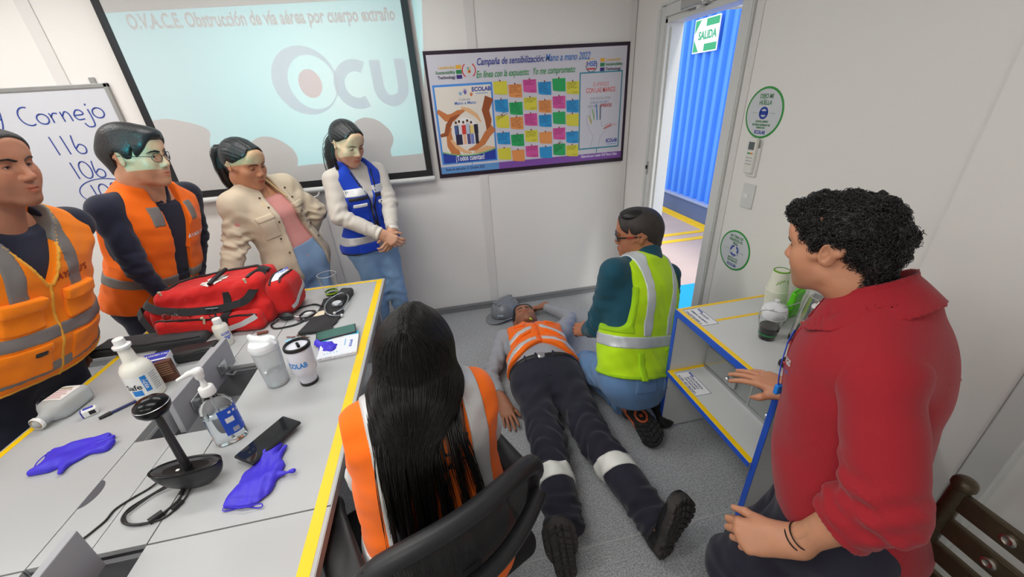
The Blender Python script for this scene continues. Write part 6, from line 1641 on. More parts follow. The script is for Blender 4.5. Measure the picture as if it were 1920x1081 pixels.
f = p.trousers(seed=46, top=.095, off=.014, r=(.104, .084, .080, .074), amp=.008); X, Y, Z = f.grid()
tr = field_obj('trousers', f, NAVYT, p.e)
for sg in (-1, 1): band(f, WBAND, tr, lambda X, Y, Z, sg=sg: np.maximum(np.abs(Z + .625) - .036, -sg * (X + .05)), lift=.004)
band(f, BLACK, tr, slab((0, 0, .075), (0, 0, 1), .017), lift=.005, name='belt')
bk = band(f, STEEL, tr, lambda X, Y, Z: np.maximum(np.maximum(np.abs(X - .02) - .024, np.abs(Z - .075) - .021), -Y), lift=.010, name='belt_buckle')
for sg in (-1, 0.25, 1): band(f, NAVYT, tr, lambda X, Y, Z, sg=sg: np.maximum(np.maximum(np.abs(X - sg * .085 - .03) - .007, np.abs(Z - .075) - .026), -Y), lift=.009, name='belt_loop')
band(f, NAVYT, tr, lambda X, Y, Z: np.maximum(np.maximum(np.abs(X) - .016, np.abs(Z - .0) - .075), -Y), lift=.004, name='fly')
v = p.vest(hem=.10, arm_x=.156, arm_z=.20, v=(.44, .52, .045), seed=51, off=.024, amp=.005)
X, Y, Z = v.grid(); v.isect(np.where(Y > 0, .205 - .62 * np.abs(X) - Z, -9).astype(np.float32))
vo = field_obj('vest', v, ORANGE, p.e)
for sg in (-1, 1):
    band(v, REFL, vo, lambda X, Y, Z, sg=sg: np.maximum(np.maximum(np.abs(Z - .405 + .50 * np.abs(X)) - .022, .025 - sg * X), -Y - .02))
    band(v, REFL, vo, lambda X, Y, Z, sg=sg: np.maximum(np.maximum(np.abs(Z - .262 + .55 * np.abs(X)) - .026, .016 - sg * X), -Y - .02))
    band(v, ORANGE, vo, lambda X, Y, Z, sg=sg: np.maximum(np.maximum(np.abs(Z - .350 + .50 * np.abs(X)) - .010, np.abs(X - sg * .095) - .05), -Y), lift=.012, name='pocket_flap')
    band(v, ORANGE, vo, lambda X, Y, Z, sg=sg: np.maximum(np.maximum(np.abs(X - sg * .105) - .035, np.abs(Z - .452) - .020), -Y), lift=.014, name='shoulder_flap')
band(v, cloth('vest_binding', (.9, .12, .005)), vo, lambda X, Y, Z: np.maximum(np.maximum(np.abs(X) - .010, -Y), Z - .45), lift=.006, name='zip')
decal('lettering', 'S', .03, mat('tag_blue', srgb(40, 110, 190), .5), vo, v, .0, .455, 1, bold=.003)
pen = MB().tube([(.51, 2.262, .232), (.500, 2.285, .232)], .006, 8).build('lanyard_clip', mat('clip_yellow_green', srgb(170, 200, 60), .5), vo, True, world=True)
# boots, soles towards the camera
shoe(fr((.262, .765, .090), frame_from((-.10, .04, 1), (.06, 1, .0))), p.e, SHOEK, SOLEK, L=.295, W=.116)
shoe(fr((.672, .752, .087), frame_from((.30, .06, 1), (-.22, 1, .0))), p.e, SHOEK, SOLEK, L=.295, W=.116)
# the grey safety helmet by his head
HG = mat('helmet_grey', srgb(122, 126, 132), .3, coat=.3, var=(6, .03))
hh = empty('hard_hat', (0.372, 2.615, 0), 0, 'grey safety helmet lying on the floor beside the lying man’s head', 'helmet')
hh.rotation_euler = (rad(4), rad(-4), rad(-62)); hh.location = (0.405, 2.765, 0.014)
f = Field((-.14, -.20, -.02), (.14, .17, .19), .004); f.ell((0, 0, .035), (.108, .130, .112), 0); f.rbox((0, -.0, .137), (.014, .085, .010), .006, .02)
f.cap((.035, -.08, .13), (.035, .08, .13), .006, .006, .015); f.cap((-.035, -.08, .13), (-.035, .08, .13), .006, .006, .015)
X, Y, Z = f.grid(); f.isect(.012 - Z + 0 * X + 0 * Y); f.ell((0, 0, .030), (.102, .124, .105), 0, 's')
field_obj('shell', f, HG, hh, 1).matrix_parent_inverse = Matrix()
g = Field((-.16, -.22, -.02), (.16, .18, .04), .004); X, Y, Z = g.grid()
e1 = np.sqrt((X / .122) ** 2 + (Y / .143) ** 2); e2 = np.sqrt((X / .105) ** 2 + ((Y + .07) / .125) ** 2); d = np.minimum((e1 - 1) * .122, (e2 - 1) * .11)
g.v = np.maximum(np.maximum(d, np.abs(Z - .010 + .10 * np.clip(-Y - .12, 0, 1)) - .0045), -((np.sqrt((X / .103) ** 2 + (Y / .125) ** 2) - 1) * .1)).astype(np.float32)
field_obj('brim', g, HG, hh, 1).matrix_parent_inverse = Matrix()
MB().lathe([(.085, .0), (.087, .03)], 24, (0, 0, -.012), None, False, 1.2).build('harness', BLACK, hh, True)
MB().box((.075, -.108, .055), (.05, .012, .014), Matrix.Rotation(rad(36), 3, 'Z')).build('brand_plate', mat('plate_pale', srgb(160, 168, 180), .4), hh, bevel=.003)
# ------------------------------------------------------------------ man kneeling
SK_F = skin_of('skin_kneeling', 178, 118, 86); TEAL = cloth('teal_cotton', (.012, .075, .115)); 
BUZZ = mat('cropped_hair', (.035, .028, .026), .6, bump=(300, .5, .003), var=(50, .35))
DENIM2 = cloth('mid_denim', srgb(102, 138, 182), weave=700, wst=.4, var=.18)
p = Person('man in lime yellow vest and teal shirt kneeling beside the lying man, back turned', (.85, 1.6, 0), (.880, 1.470, .300), (.985, 1.690, .815), (-.36, .93, 0), (.972, 1.740, .975), (-.88, .44, -.14), S=1.08, wx=1.10, belly=.025, skin=SK_F, hscale=1.04)
p.arm('L', (.735, 1.655, .500), (.735, 1.800, .395)); p.arm('R', (1.235, 1.80, .575), (1.06, 1.99, .50))
p.leg('L', (.765, 1.860, .085), (.840, 1.440, .095)); p.leg('R', (1.08, 1.87, .085), (1.010, 1.530, .120))
p.make_head(lids=.6, neck_r=.066, wide=1.05, jaw=.003, nose=.9, brow_t=.8)
p.hand('L', (-.35, .8, -.4), (-.75, -.1, .65)); p.hand('R', (-.5, .75, -.3), (.3, .1, .9))
p.core(); p.finish()
hair_cap(p.H, p.hf, p.e, BUZZ, thick=.0065, front=.088, side_z=-.01, back_z=-.075, noise=(160, .0008), seed=12, scale=p.hs)
f_ = Field((-.08, -.09, .09), (.08, .12, .165), .0035, p.H); f_.ell((0, .012, .102), (.060, .070, .026), 0); wrinkle(f_, 5, .003, 120, (1, .4, 1))
V, Q = f_.surf(1); link('hair_top', np_mesh('hair_top', V * p.hs @ p.H[1].T + p.H[0], Q), HAIR, p.e, True, True)
gl = mat('dark_lens', (.01, .01, .012), .08)
g_ = glasses(p, BLACK, gl, r=(.029, .018), y=.108, temple=.0042)
for sx in (-1, 1): MB().tube([to_world(p.H, np.array((sx * .0855, y, .0095)) * p.hs) for y in (.055, .02)], .0028, 6).build('temple_inset', mat('red_inset', srgb(190, 50, 40), .4), g_, True, world=True)
f = p.shirt(off=.008, seed=54, neck_z=.55, amp=.006, sleeve=(.070, .060, .056, .042)); sh = field_obj('shirt', f, TEAL, p.e)
collar(p, TEAL, parent=sh, r=.072, h=.04)
f = p.trousers(seed=56, top=.10, off=.012, r=(.108, .086, .078, .064), amp=.008, cuff=.93); jo = field_obj('jeans', f, DENIM2, p.e)
for sg in (-1, 1): band(f, DENIM2, jo, lambda X, Y, Z, sg=sg: np.maximum(np.maximum(np.abs(X - sg * .09) - .065, np.abs(Z + .0) - .06), Y + .03), lift=.004, name='back_pocket')
v = p.vest(hem=.015, arm_x=.142, arm_z=.215, v=(.30, .52, .09), back_neck=.50, seed=61, off=.022, amp=.005, flare=.004)
vo = field_obj('vest', v, LIME, p.e)
SILV = mat('silver_tape', srgb(205, 212, 216), .35, metal=.2, bump=(700, .15, .001))
k = p.k
for sg in (-1, 1): band(v, SILV, vo, lambda X, Y, Z, sg=sg: np.maximum(np.abs(X - sg * (.088 + .10 * np.clip(Z - .30, 0, 1))) - .027, .19 * k - Z), lift=.004)
band(v, SILV, vo, slab((0, 0, .165 * k), (0, 0, 1), .029), lift=.004)
LIMED = cloth('lime_binding', (.36, .66, .01)); 
band(v, LIMED, vo, slab((0, 0, .022), (0, 0, 1), .008), lift=.004, name='hem_binding')
ax, az, rr = .142 * k * p.wx, .215 * k, .05
for sg in (-1, 1): band(v, LIMED, vo, lambda X, Y, Z, sg=sg: np.maximum(np.maximum(np.maximum(ax - .014 - sg * X, az - .014 - Z), Z - .46), -9), lift=.004, name='armhole_binding')
# adjusting straps low on the back
for sg in (-1, 1):
    band(v, LIMED, vo, lambda X, Y, Z, sg=sg: np.maximum(np.maximum(np.abs(X - sg * .125) - .014, Z - .125 * k), Y + .02), lift=.007, name='strap')
band(v, LIMED, vo, lambda X, Y, Z: np.maximum(np.maximum(np.abs(Z - .125 * k - .02 * (X - .1)) - .008, .06 - X), Y - .03), lift=.006, name='strap')
q = v.march((.115, -.35, .085), (0, 1, 0)); b_ = MB().tube([to_world(p.T, q + np.array((.013 * math.cos(a), -.008, .013 * math.sin(a)))) for a in [i * math.pi / 6 for i in range(12)]], .0032, 6, closed=True).build('d_ring', BLACK, vo, True, world=True)
q = v.march((.155, -.35, .085), (0, 1, 0)); MB().box(to_world(p.T, q + np.array((0, -.006, 0))), (.008, .008, .034)).build('zip_pull', BLACK, vo, world=True)
ORA = mat('boot_orange', srgb(190, 88, 50), .5); SOLEO = mat('black_lug_sole', (.018, .018, .018), .75, bump=(120, .4, .002))
s1 = shoe(fr((.855, 1.400, .135), frame_from((.16, -.93, -.34), (.10, .38, -.92))), p.e, SHOEK, SOLEO, L=.29, W=.112, accent=ORA)
s2 = shoe(fr((1.020, 1.475, .165), frame_from((.06, -.80, -.58), (-.40, .48, -.76))), p.e, SHOEK, SOLEO, L=.29, W=.108, accent=ORA)
for s_, F in ((s1, fr((.855, 1.400, .135), frame_from((.16, -.93, -.34), (.10, .38, -.92)))),):
    MB().tube([to_world(F, (.028 * math.cos(a), .055 + .035 * math.sin(a), -.006)) for a in [i * math.pi / 8 for i in range(16)]], .006, 6, closed=True).box(to_world(F, (0, .055, -.006)), (.016, .016, .006)).build('sole_mark', ORA, s_, True, world=True)
    for sx in (-1, 1): MB().tube([to_world(F, (sx * .046, y, z)) for y, z in ((-.05, .02), (0, .05), (.06, .03), (.12, .04))], .005, 6).build('side_mark', ORA, s_, True, world=True)
# ------------------------------------------------------------------ woman seated with her back to the camera
SK_G = skin_of('skin_seated', 190, 138, 108); WHITEK = cloth('white_jersey', srgb(204, 204, 208), weave=900)
p = Person('woman with very long straight black hair in orange vest sitting on the office chair', (-.13, .70, 0), (-.130, .675, .555), (-.118, .755, 1.000), (-.28, .96, 0), (-.110, .815, 1.092), (.10, .97, -.22), up=(0, .12, 1), S=.97, base=FEMALE, wx=.94, skin=SK_G)
p.arm('L', (-.300, .765, .770), (-.300, .930, .700)); p.arm('R', (.040, .840, .775), (-.02, 1.060, .690))
p.leg('L', (-.330, 1.075, .545), (-.345, 1.05, .09)); p.leg('R', (-.150, 1.125, .545), (-.13, 1.10, .09))
p.make_head(lids=.7, neck_r=.048, wide=.97)
p.hand('L', (.3, .9, -.2), (-.3, .2, .9)); p.hand('R', (-.5, .8, -.2), (.2, .2, .9))
p.core(); p.finish()
f = p.shirt(off=.0, seed=64, sleeve=(.043, .043, .045, .036), neck_z=.49); shf = f; field_obj('shirt', f, WHITEK, p.e)
f = p.trousers(seed=66, top=.12, off=.010, r=(.092, .070, .064, .054)); field_obj('trousers', f, NAVYT, p.e)
for sd in 'LR': 
    a = p.ank[sd]; shoe(fr((a[0], a[1] + .0, .0), frame_from((-.15, 1, 0), (0, 0, 1))), p.e, SHOEK, SOLEK, L=.25, W=.092, high=.09)
v = p.vest(h=.0055, hem=-.04, arm_x=.205, arm_z=.34, v=(.30, .50, .06), back_neck=.465, seed=71, off=.034, flare=.022, amp=.004, ext=1.0, minrx=.150)
vo = field_obj('vest', v, ORANGE, p.e)
k = p.k
for sg in (-1, 1): band(v, REFL, vo, lambda X, Y, Z, sg=sg: np.maximum(np.abs(X - sg * .108) - .027, .10 - Z), lift=.004)
band(v, REFL, vo, slab((0, 0, .085), (0, 0, 1), .026), lift=.0045)
decal('lettering', 'AYABU’S', .052, BLACK, vo, v, -.024, .385, -1, bold=.0012)
decal('lettering', 'S.A.C.', .030, BLACK, vo, v, .030, .335, -1, bold=.0008)
# hair: a cap with a centre parting, then strands falling over the back
W = lambda x, y, z: to_world(p.H, np.array((x, y, z)) * p.hs)
T = lambda x, y, z: to_world(p.T, np.array((x, y, z)))
HAIRM = mat('black_hair_mass', (.007, .006, .006), .42, spec=.4)
f = Field((-.13, -.16, -.20), (.13, .13, .16), .0035, p.H)
f.ell((0, -.014, .036), (.083, .104, .092), 0); f.cap((0, -.03, .01), (0, -.045, -.15), .082, .072, .04); f.ell((0, .06, .055), (.064, .036, .048), .03)
X, Y, Z = f.grid(); f.isect(np.where(Y > .03, (.02 + .09 * ss(.03, .085, Y)) - Z, -9) + 0 * X)
f.v = (f.v + .0025 * np.exp(-(X / .0035) ** 2) * (Z > .05)).astype(np.float32)
hf_ = f
V, Q = f.surf(1); hb = link('hair', np_mesh('hair', V @ p.H[1].T + p.H[0], Q), HAIRM, p.e, True, True)
_bx = np.linspace(-.2, .2, 41); _bz = np.linspace(.0, .48, 33)
_by = np.array([[v.march((x, -.4, z), (0, 1, 0), .5, .012)[1] for z in _bz] for x in _bx]); _by = np.where(np.abs(_by) < .3, _by, -.12)
hull = p.field([], .008, .07); _st = p.st.copy(); _st[:, 1:4] += .03 * np.clip(1 - _st[:, :1] / (.25 * k), 0, 1); loft(hull, _st, .036); p.shoulders(hull, .028, .95)
hull.cap((0, -.01, .44), (0, .02, .60), .062, .060, .06)
def back_y(x, z):                                               # just off the vest's back
    i = min(39, max(0, int((x + .2) / .01))); j = min(31, max(0, int(z / .015))); return _by[i, j]
rs = np.random.RandomState(3); out = []; kk = 26; t = np.linspace(0, 1, kk)
for i in range(6000):
    sx = rs.uniform(-1, 1); yy = rs.uniform(-.10, .075); side = np.sign(sx)
    # root on the parting, over the skull, down the back
    r0 = np.array((side * abs(sx) * .012, yy, 0)); ang = None
    def skull(x, y): q = 1 - (x / .089) ** 2 - ((y + .014) / .108) ** 2; return .036 + .096 * math.sqrt(max(q, .0))
    top = W(r0[0], yy, skull(r0[0], yy) + .001)
    w = np.sign(sx) * (abs(sx) ** .8); lat = .062 + .028 * rs.rand(); yb = -.03 - .075 * (1 - abs(w)) * rs.uniform(.6, 1.1)
    m1 = W(w * .070, yy * .45 - .03 - .03 * (1 - abs(w)), .095 - .05 * abs(w)); m2 = W(w * (.090), yb, .0); m3 = W(w * .080 - .004, yb - .012, -.09)
    b = rs.uniform(-.004, .004); lx = -.068 + w * .046 + rs.normal() * .008; ci = round((lx + .12) / .0185); cen = ci * .0185 - .12 + .006 * math.sin(ci * 2.3)
    zt = max(.03, .15 + .07 * math.sin(ci * 1.7 + .6) + rs.normal() * .035); clump = 0
    q1 = T(lx, back_y(lx, .41) - .018 - rs.rand() * .012, .41); l2 = lx + (cen - lx) * .35; l3_ = lx + (cen - lx) * .86 + .012 * math.sin(ci * 3.1)
    q2 = T(l2, back_y(lx, .30) - .008 - rs.rand() * .016, .31); q3 = T(l3_, back_y(lx, zt) - .004 - rs.rand() * .012, zt)
    c = np.array([top, m1, m2, m3, q1, q2, q3]); u = np.array([0, .1, .24, .38, .56, .76, 1.0])
    s_ = np.stack([np.interp(t, u, c[:, d]) for d in range(3)], 1)
    for _ in range(2): s_[1:-1] = (s_[:-2] + 2 * s_[1:-1] + s_[2:]) / 4
    s_ += (np.sin(t * rs.uniform(4, 10) + rs.uniform(0, 6)) * .0025 * t)[:, None] * rs.normal(size=3)
    out.append(s_)
out = np.array(out); sh_ = out.shape; flat_ = out.reshape(-1, 3); lay = np.repeat(rs.uniform(0, 1, sh_[0]), sh_[1])
flat_ = hf_.push_out(flat_, .0008 + .006 * lay); flat_ = hull.push_out(flat_, .003 + .016 * lay); flat_ = shf.push_out(flat_, .004)
out = flat_.reshape(sh_)
for _ in range(2): out[:, 1:-1] = (out[:, :-2] + 2 * out[:, 1:-1] + out[:, 2:]) / 4
ho = hair_curves('hair_strands', out, .0009, mat('black_hair_fine', (.0065, .0055, .005), .32, spec=.3), p.e); reparent(ho, hb)
# a few loose locks hanging apart
lk = [[W(.085, -.02, -.05), T(.05, back_y(.05, .40) - .016, .42), T(.07, back_y(.07, .33) - .010, .34), T(.09, back_y(.09, .2) - .006, .22), T(.075, back_y(.08, .12) - .004, .12)],
      [W(.06, -.07, -.06), T(.030, back_y(.03, .38) - .016, .40), T(.045, back_y(.04, .25) - .010, .28), T(.055, back_y(.05, .12) - .004, .13), T(.075, back_y(.07, .06) - .004, .06)],
      [W(-.085, -.03, -.05), T(-.110, back_y(-.11, .38) - .012, .42), T(-.105, back_y(-.1, .26) - .010, .28), T(-.10, back_y(-.1, .1) - .006, .10)],
      [W(-.03, -.09, -.06), T(-.05, back_y(-.05, .35) - .016, .38), T(-.06, back_y(-.06, .2) - .010, .22), T(-.065, back_y(-.06, .08) - .006, .06)],
      [W(.0, -.09, -.06), T(.0, back_y(0, .35) - .016, .38), T(.01, back_y(0, .2) - .010, .22), T(.015, back_y(0, .08) - .006, .07)]]
lo = strand_bundle('loose_locks', lk, 260, [.03, .03, .025, .02, .012], .0008, HAIRC, p.e, 9, k=24, jitter=.008); reparent(lo, hb)
# ------------------------------------------------------------------ man in the red shirt
SK_H = skin_of('skin_red_man', 198, 140, 108); RED = cloth('red_fleece', srgb(158, 34, 44), weave=520, wst=.5, var=.07)
p = Person('man with curly black hair in dark red shirt, one hand on the counter edge', (.88, .52, 0), (.938, .482, .625), (.970, .615, 1.150), (-.58, .82, 0), (.893, .683, 1.292), (-.34, .93, -.20), up=(-.05, .05, 1), S=1.05, wx=1.02, belly=.02, depth=1.16, skin=SK_H, hscale=.93)
p.arm('L', (.792, .350, .862), (.700, .425, .655), (.838, .476, 1.092)); p.arm('R', (1.140, .670, .880), (.990, .735, .778), (1.10, .715, 1.10))
p.leg('L', (.720, .530, .330), (.800, .450, .09)); p.leg('R', (.850, .600, .25), (.95, .56, .08))
p.make_head(h=.0026, lids=.6, neck_r=.060, wide=1.04, jaw=.0, beard=.25)
f = p.hand('R', (-.45, .88, -.05), (-.25, .10, 1), curl=(.18, .16, .16, .22), spread=.10, thumb=-.1, h=.0026, wrist_r=.029)
g = p.hand('L', (-.80, .50, -.30), (-.25, -.60, .75), curl=(.9, 1.0, 1.0, 1.0), thumb=.4, h=.0026, short=False, fore_r=.046, wrist_r=.030)
p.core(); p.finish()
# wristbands
def bracelet(p, side, t, r, m, name='bracelet', w=.0016):
    c = p.wri[side] + (p.elb[side] - p.wri[side]) * t; a = frame_from(p.elb[side] - p.wri[side], (0, .2, 1)); b = MB()
    b.tube([c + a @ np.array((r * math.cos(q), 0, r * .82 * math.sin(q))) for q in [2 * math.pi * i / 22 for i in range(22)]], w, 6, closed=True); return b.build(name, m, p.e, True, world=True)
bracelet(p, 'L', .10, .0315, BLACK); bracelet(p, 'L', .16, .0325, BLACK)
# shirt with rolled sleeve on his left arm
f = p.shirt(h=.0058, off=.016, seed=74, amp=.0042, hem=-.045, neck_z=.545, sleeve=(.076, .066, .056, .042), sides=('R',))
sh = field_obj('polo_shirt', f, RED, p.e)
a0, a, b = to_local(p.T, p.sh['L']), to_local(p.T, p.elb['L']), to_local(p.T, p.wri['L'])
g2 = Field(np.minimum(np.minimum(a, b), a0) - .12, np.maximum(np.maximum(a, b), a0) + .12, .0052, p.T); n_ = nrm(b - a)
g2.ell(a0 + np.array((.012, 0, -.004)), (.062, .070, .062), 0); g2.cap(a0, a, .070, .068, .03); g2.cap(a, a + n_ * .10, .066, .060, .02); g2.cap(a + n_ * .075, a + n_ * .10, .064, .063, .008)
limb_wrinkle(g2, a0 * .35 + a * .65, a + n_ * .10, .0065, 88, 5, .10, True); limb_wrinkle(g2, a - n_ * .04, a + n_ * .14, .0045, 120, 7, .09, True); wrinkle(g2, 9, .0022, 40)
X, Y, Z = g2.grid(); pl2 = (X - a[0]) * n_[0] + (Y - a[1]) * n_[1] + (Z - a[2]) * n_[2] - .10; g2.isect(np.where((X - a[0]) ** 2 + (Y - a[1]) ** 2 + (Z - a[2]) ** 2 < .04, pl2, -9))
cf = field_obj('rolled_sleeve', g2, RED, sh)
# collar standing up round the neck, yoke seams
g = Field((-.15, -.15, .40), (.15, .17, .70), .0040, p.T); X, Y, Z = g.grid(); zz = Z - .520 * p.k + .38 * Y; cc_ = to_local(p.T, .45 * p.N + .55 * (p.H[0] + p.H[1] @ np.array((0, -.03, -.085)) * p.hs)); rr = np.sqrt(((X - cc_[0]) * .95) ** 2 + (Y - cc_[1] + .012) ** 2)
d = np.maximum(np.abs(rr - (.074 + .70 * np.clip(.040 - zz, 0, .075))) - .0045, np.abs(zz - .012) - .040); d = np.maximum(d, np.where(Y > 0, .030 + .3 * np.clip(.04 - zz, 0, .1) - np.abs(X - cc_[0]), -9)); g.v = d.astype(np.float32); wrinkle(g, 3, .0015, 60)
co = field_obj('collar', g, RED, sh, 1)
REDS = cloth('red_seam', srgb(134, 26, 36))
for sg in (1,): band(f, REDS, sh, lambda X, Y, Z, sg=sg: np.maximum(np.abs(X - sg * (.150 + .10 * np.clip(.42 - Z, 0, 1) * 0 + .035 * ss(.30, .46, Z))) - .0022, .28 - Z), lift=.0022, name='shoulder_seam')
band(f, REDS, sh, lambda X, Y, Z: np.maximum(np.abs(Z - .455 * p.k - .5 * Y) - .0022, np.abs(X) - .15), lift=.002, name='yoke_seam')
band(f, RED, sh, lambda X, Y, Z: np.maximum(np.maximum(np.abs(X) - .020, -Y), np.maximum(.30 - Z, Z - .53)), lift=.005, name='placket')
for z in (.36, .42, .48): q = f.march((0, .4, z), (0, -1, 0)); MB().lathe([(.0055, 0), (.0055, .003), (.002, .004)], 10, to_world(p.T, q + np.array((0, .005, 0)))).build('button', mat('red_button', srgb(180, 60, 60), .35), sh, True, world=True)
decal('lettering', 'REGIS', .022, SIGNW, sh, f, -.088, .40, 1, rot=.1, bold=.0004); decal('lettering', 'ECOLAB', .014, mat('logo_blue', srgb(60, 120, 210), .5), sh, f, -.088, .375, 1, rot=.1)
# blue lanyard looped at the placket
ln = []
for x, z in ((-.01, .46), (-.035, .43), (-.05, .385), (-.05, .34), (-.045, .30)): q = f.march((x, .4, z), (0, -1, 0)); ln.append(to_world(p.T, q + np.array((0, .008, 0))))
LANY = mat('lanyard_blue', srgb(36, 76, 200), .5)
lo_ = MB().strip(ln, p.T[1] @ np.array((0, 1, 0)), .012, .002).build('lanyard', LANY, p.e, world=True)
MB().box(ln[-1], (.02, .012, .03)).build('lanyard_clip', mat('lanyard_clip_blue', srgb(40, 130, 220), .4), lo_, world=True, bevel=.003)
f = p.trousers(seed=76, top=.10, off=.014, r=(.108, .086, .080, .066), amp=.008); tr = field_obj('trousers', f, NAVYT, p.e)
for sd in 'LR': shoe(fr((p.ank[sd][0], p.ank[sd][1], 0), frame_from((-.6, .8, 0), (0, 0, 1))), p.e, SHOEK, SOLEK, L=.28, W=.105)
# curly hair
f = Field((-.14, -.17, -.15), (.14, .14, .18), .004, p.H)
f.ell((0, -.020, .044), (.086, .104, .088), 0); f.cap((0, -.07, .0), (0, -.052, -.075), .060, .046, .03); f.ell((0, .05, .086), (.064, .050, .042), .03)
X, Y, Z = f.grid(); lim = np.where(Y > .0, -.012 + .085 * ss(.015, .085, Y), -.100 + .098 * ss(-.055, -.02, Y)); f.v = np.maximum(f.v, (lim - Z) * .7).astype(np.float32)
[f.ell((sx * .092, -.008, -.010), (.030, .030, .040), .006, 's') for sx in (-1, 1)]; wrinkle(f, 13, .005, 110); wrinkle(f, 15, .003, 240)
V, Q = f.surf(0); Vw = (V * p.hs) @ p.H[1].T + p.H[0]
hb = link('hair', np_mesh('hair', Vw, Q), mat('black_hair_mass', (.007, .006, .006), .42), p.e, True, True)
rs = np.random.RandomState(2); out = []; kk = 22; t = np.linspace(0, 1, kk); ctr = np.array((0, -.02, .03))
keep = np.where(V[:, 2] > -.105)[0]
for i in range(6800):
    b = V[keep[rs.randint(len(keep))]]; n_ = nrm(b - ctr); n_ = nrm(n_ + rs.normal(size=3) * .55)
    u = nrm(np.cross(n_, rs.normal(size=3))); w = np.cross(n_, u); R_ = rs.uniform(.0035, .0075); turns = rs.uniform(1.0, 2.2); L = rs.uniform(.004, .016); ph = rs.uniform(0, 6.28)
    a = ph + t * turns * 6.28; env = np.minimum(1, t * 3)
    c = b - n_ * .006 + np.outer(t * L, n_) + (np.outer(np.cos(a) * R_ * env, u) + np.outer(np.sin(a) * R_ * env, w))
    c[:, 2] -= (t ** 2) * .004
    out.append((c * p.hs) @ p.H[1].T + p.H[0])
ho = hair_curves('hair_curls', np.array(out), .00085, mat('black_curl', (.010, .009, .009), .28, spec=.55), p.e, .6); reparent(ho, hb)
# ------------------------------------------------------------------ things on the meeting table
CLEAR = mat('clear_plastic', (.96, .97, .97), .06, trans=1.0, ior=1.25); FROST = mat('frosted_plastic', srgb(226, 230, 232), .35, trans=.55, ior=1.2)
LIQ = mat('clear_gel', (.90, .95, .99), .05, trans=1.0, ior=1.33); LBLUE = mat('label_royal_blue', srgb(38, 86, 205), .4)
GLOVE = mat('violet_nitrile', srgb(66, 52, 206), .5, bump=(60, .3, .004), var=(25, .08)); PHB = mat('phone_black', (.012, .013, .016), .25); GLASSB = mat('phone_glass', (.012, .015, .018), .06, coat=.5)
def up_text(name, s, size, m, par, c, r, ang, z, **kw):
    """lettering wrapped on an upright cylinder of radius r round c; ang = direction it faces"""
    me = text_mesh(s, size, **kw)
    for v in me.vertices:
        a = ang + v.co.x / r; v.co = Vector((c[0] + (r + .0006) * math.cos(a), c[1] + (r + .0006) * math.sin(a), z + v.co.y))
    return link(name, me, m, par, False)
def patch(name, m, par, r, a0, a1, z0, z1, t=.0005, n=10, c=(0, 0), sq=1.0):
    b = MB(); A = [a0 + (a1 - a0) * i / n for i in range(n + 1)]
    for rr in (r, r + t): b.v += [(c[0] + rr * math.cos(a), c[1] + rr * math.sin(a) * sq, z) for z in (z0, z1) for a in A]
    k = n + 1
    for i in range(n): b.f += [[i, i + 1, k + i + 1, k + i], [2 * k + i, 3 * k + i, 3 * k + i + 1, 2 * k + i + 1]]; b.m += [0, 0]
    return b.build(name, m, par, True)
CAMD = math.atan2(-1, .62)                                       # roughly towards the people on the near side

# -- red first-aid bag
REDB = cloth('bag_red_nylon', srgb(206, 36, 34), weave=600, wst=.4); WEB = cloth('black_webbing', (.016, .016, .018), weave=400, wst=.6); ZIPM = mat('zip_black', (.02, .02, .02), .5)
bg = empty('first_aid_bag', (-1.085, 1.915, TZ), rad(-6), 'large red first aid bag with black straps on the table', 'bag')
f = Field((-.40, -.19, -.02), (.38, .18, .28), .0055, ID)
def body_d(X, Y, Z):
    top = .178 + .055 * (X + .3) / .55
    sl = 1 - .42 * np.clip(Z / .24, 0, 1)
    qx = np.abs(X + .035) - .250; qy = np.abs(Y - .02 * Z / .2) - (.085 + .03 * sl); qz = np.maximum(Z - top, -Z)
    r = .035; a = [np.maximum(q + r, 0) for q in (qx, qy, qz)]
    return np.sqrt(a[0] ** 2 + a[1] ** 2 + a[2] ** 2) - r + np.minimum(np.maximum(qx, np.maximum(qy, qz)), 0) * 0
f.fn(body_d, (-.32, -.16, 0), (.25, .16, .27), 0); f.rbox((-.035, .0, .06), (.27, .12, .058), .03, .03)
wrinkle(f, 4, .0035, 45); wrinkle(f, 6, .0015, 120)
X, Y, Z = f.grid(); f.isect(.002 - Z + 0 * X + 0 * Y)
bo = field_obj('body', f, REDB, bg, 1); bo.matrix_parent_inverse = Matrix()
g = Field((.17, -.14, -.02), (.37, .16, .25), .005, ID); g.rbox((.262, .025, .098), (.060, .098, .096), .05); wrinkle(g, 8, .003, 50); X, Y, Z = g.grid(); g.isect(.002 - Z + 0 * X + 0 * Y)
ep = field_obj('end_pocket', g, REDB, bg, 1); ep.matrix_parent_inverse = Matrix()
g2_ = Field((-.38, -.24, -.02), (.26, -.06, .14), .005, ID); g2_.rbox((-.02, -.140, .045), (.235, .040, .043), .032); wrinkle(g2_, 9, .003, 50); X, Y, Z = g2_.grid(); g2_.isect(.002 - Z + 0 * X + 0 * Y)
fp = field_obj('front_pocket', g2_, REDB, bg, 1); fp.matrix_parent_inverse = Matrix()
g3 = Field((-.42, -.13, -.02), (-.24, .15, .19), .005, ID); g3.rbox((-.325, .01, .055), (.045, .090, .053), .035); wrinkle(g3, 10, .003, 50); X, Y, Z = g3.grid(); g3.isect(.002 - Z + 0 * X + 0 * Y)
ep2 = field_obj('end_pocket', g3, REDB, bg, 1); ep2.matrix_parent_inverse = Matrix()
def on(fld, pts, d=(0, 0, -1), lift=.002, start=.35):
    out = []
    for p in pts:
        p = np.array(p, float); q = fld.march(p - np.array(d) * start, d, .8); out.append(q - np.array(d) * lift)
    return out
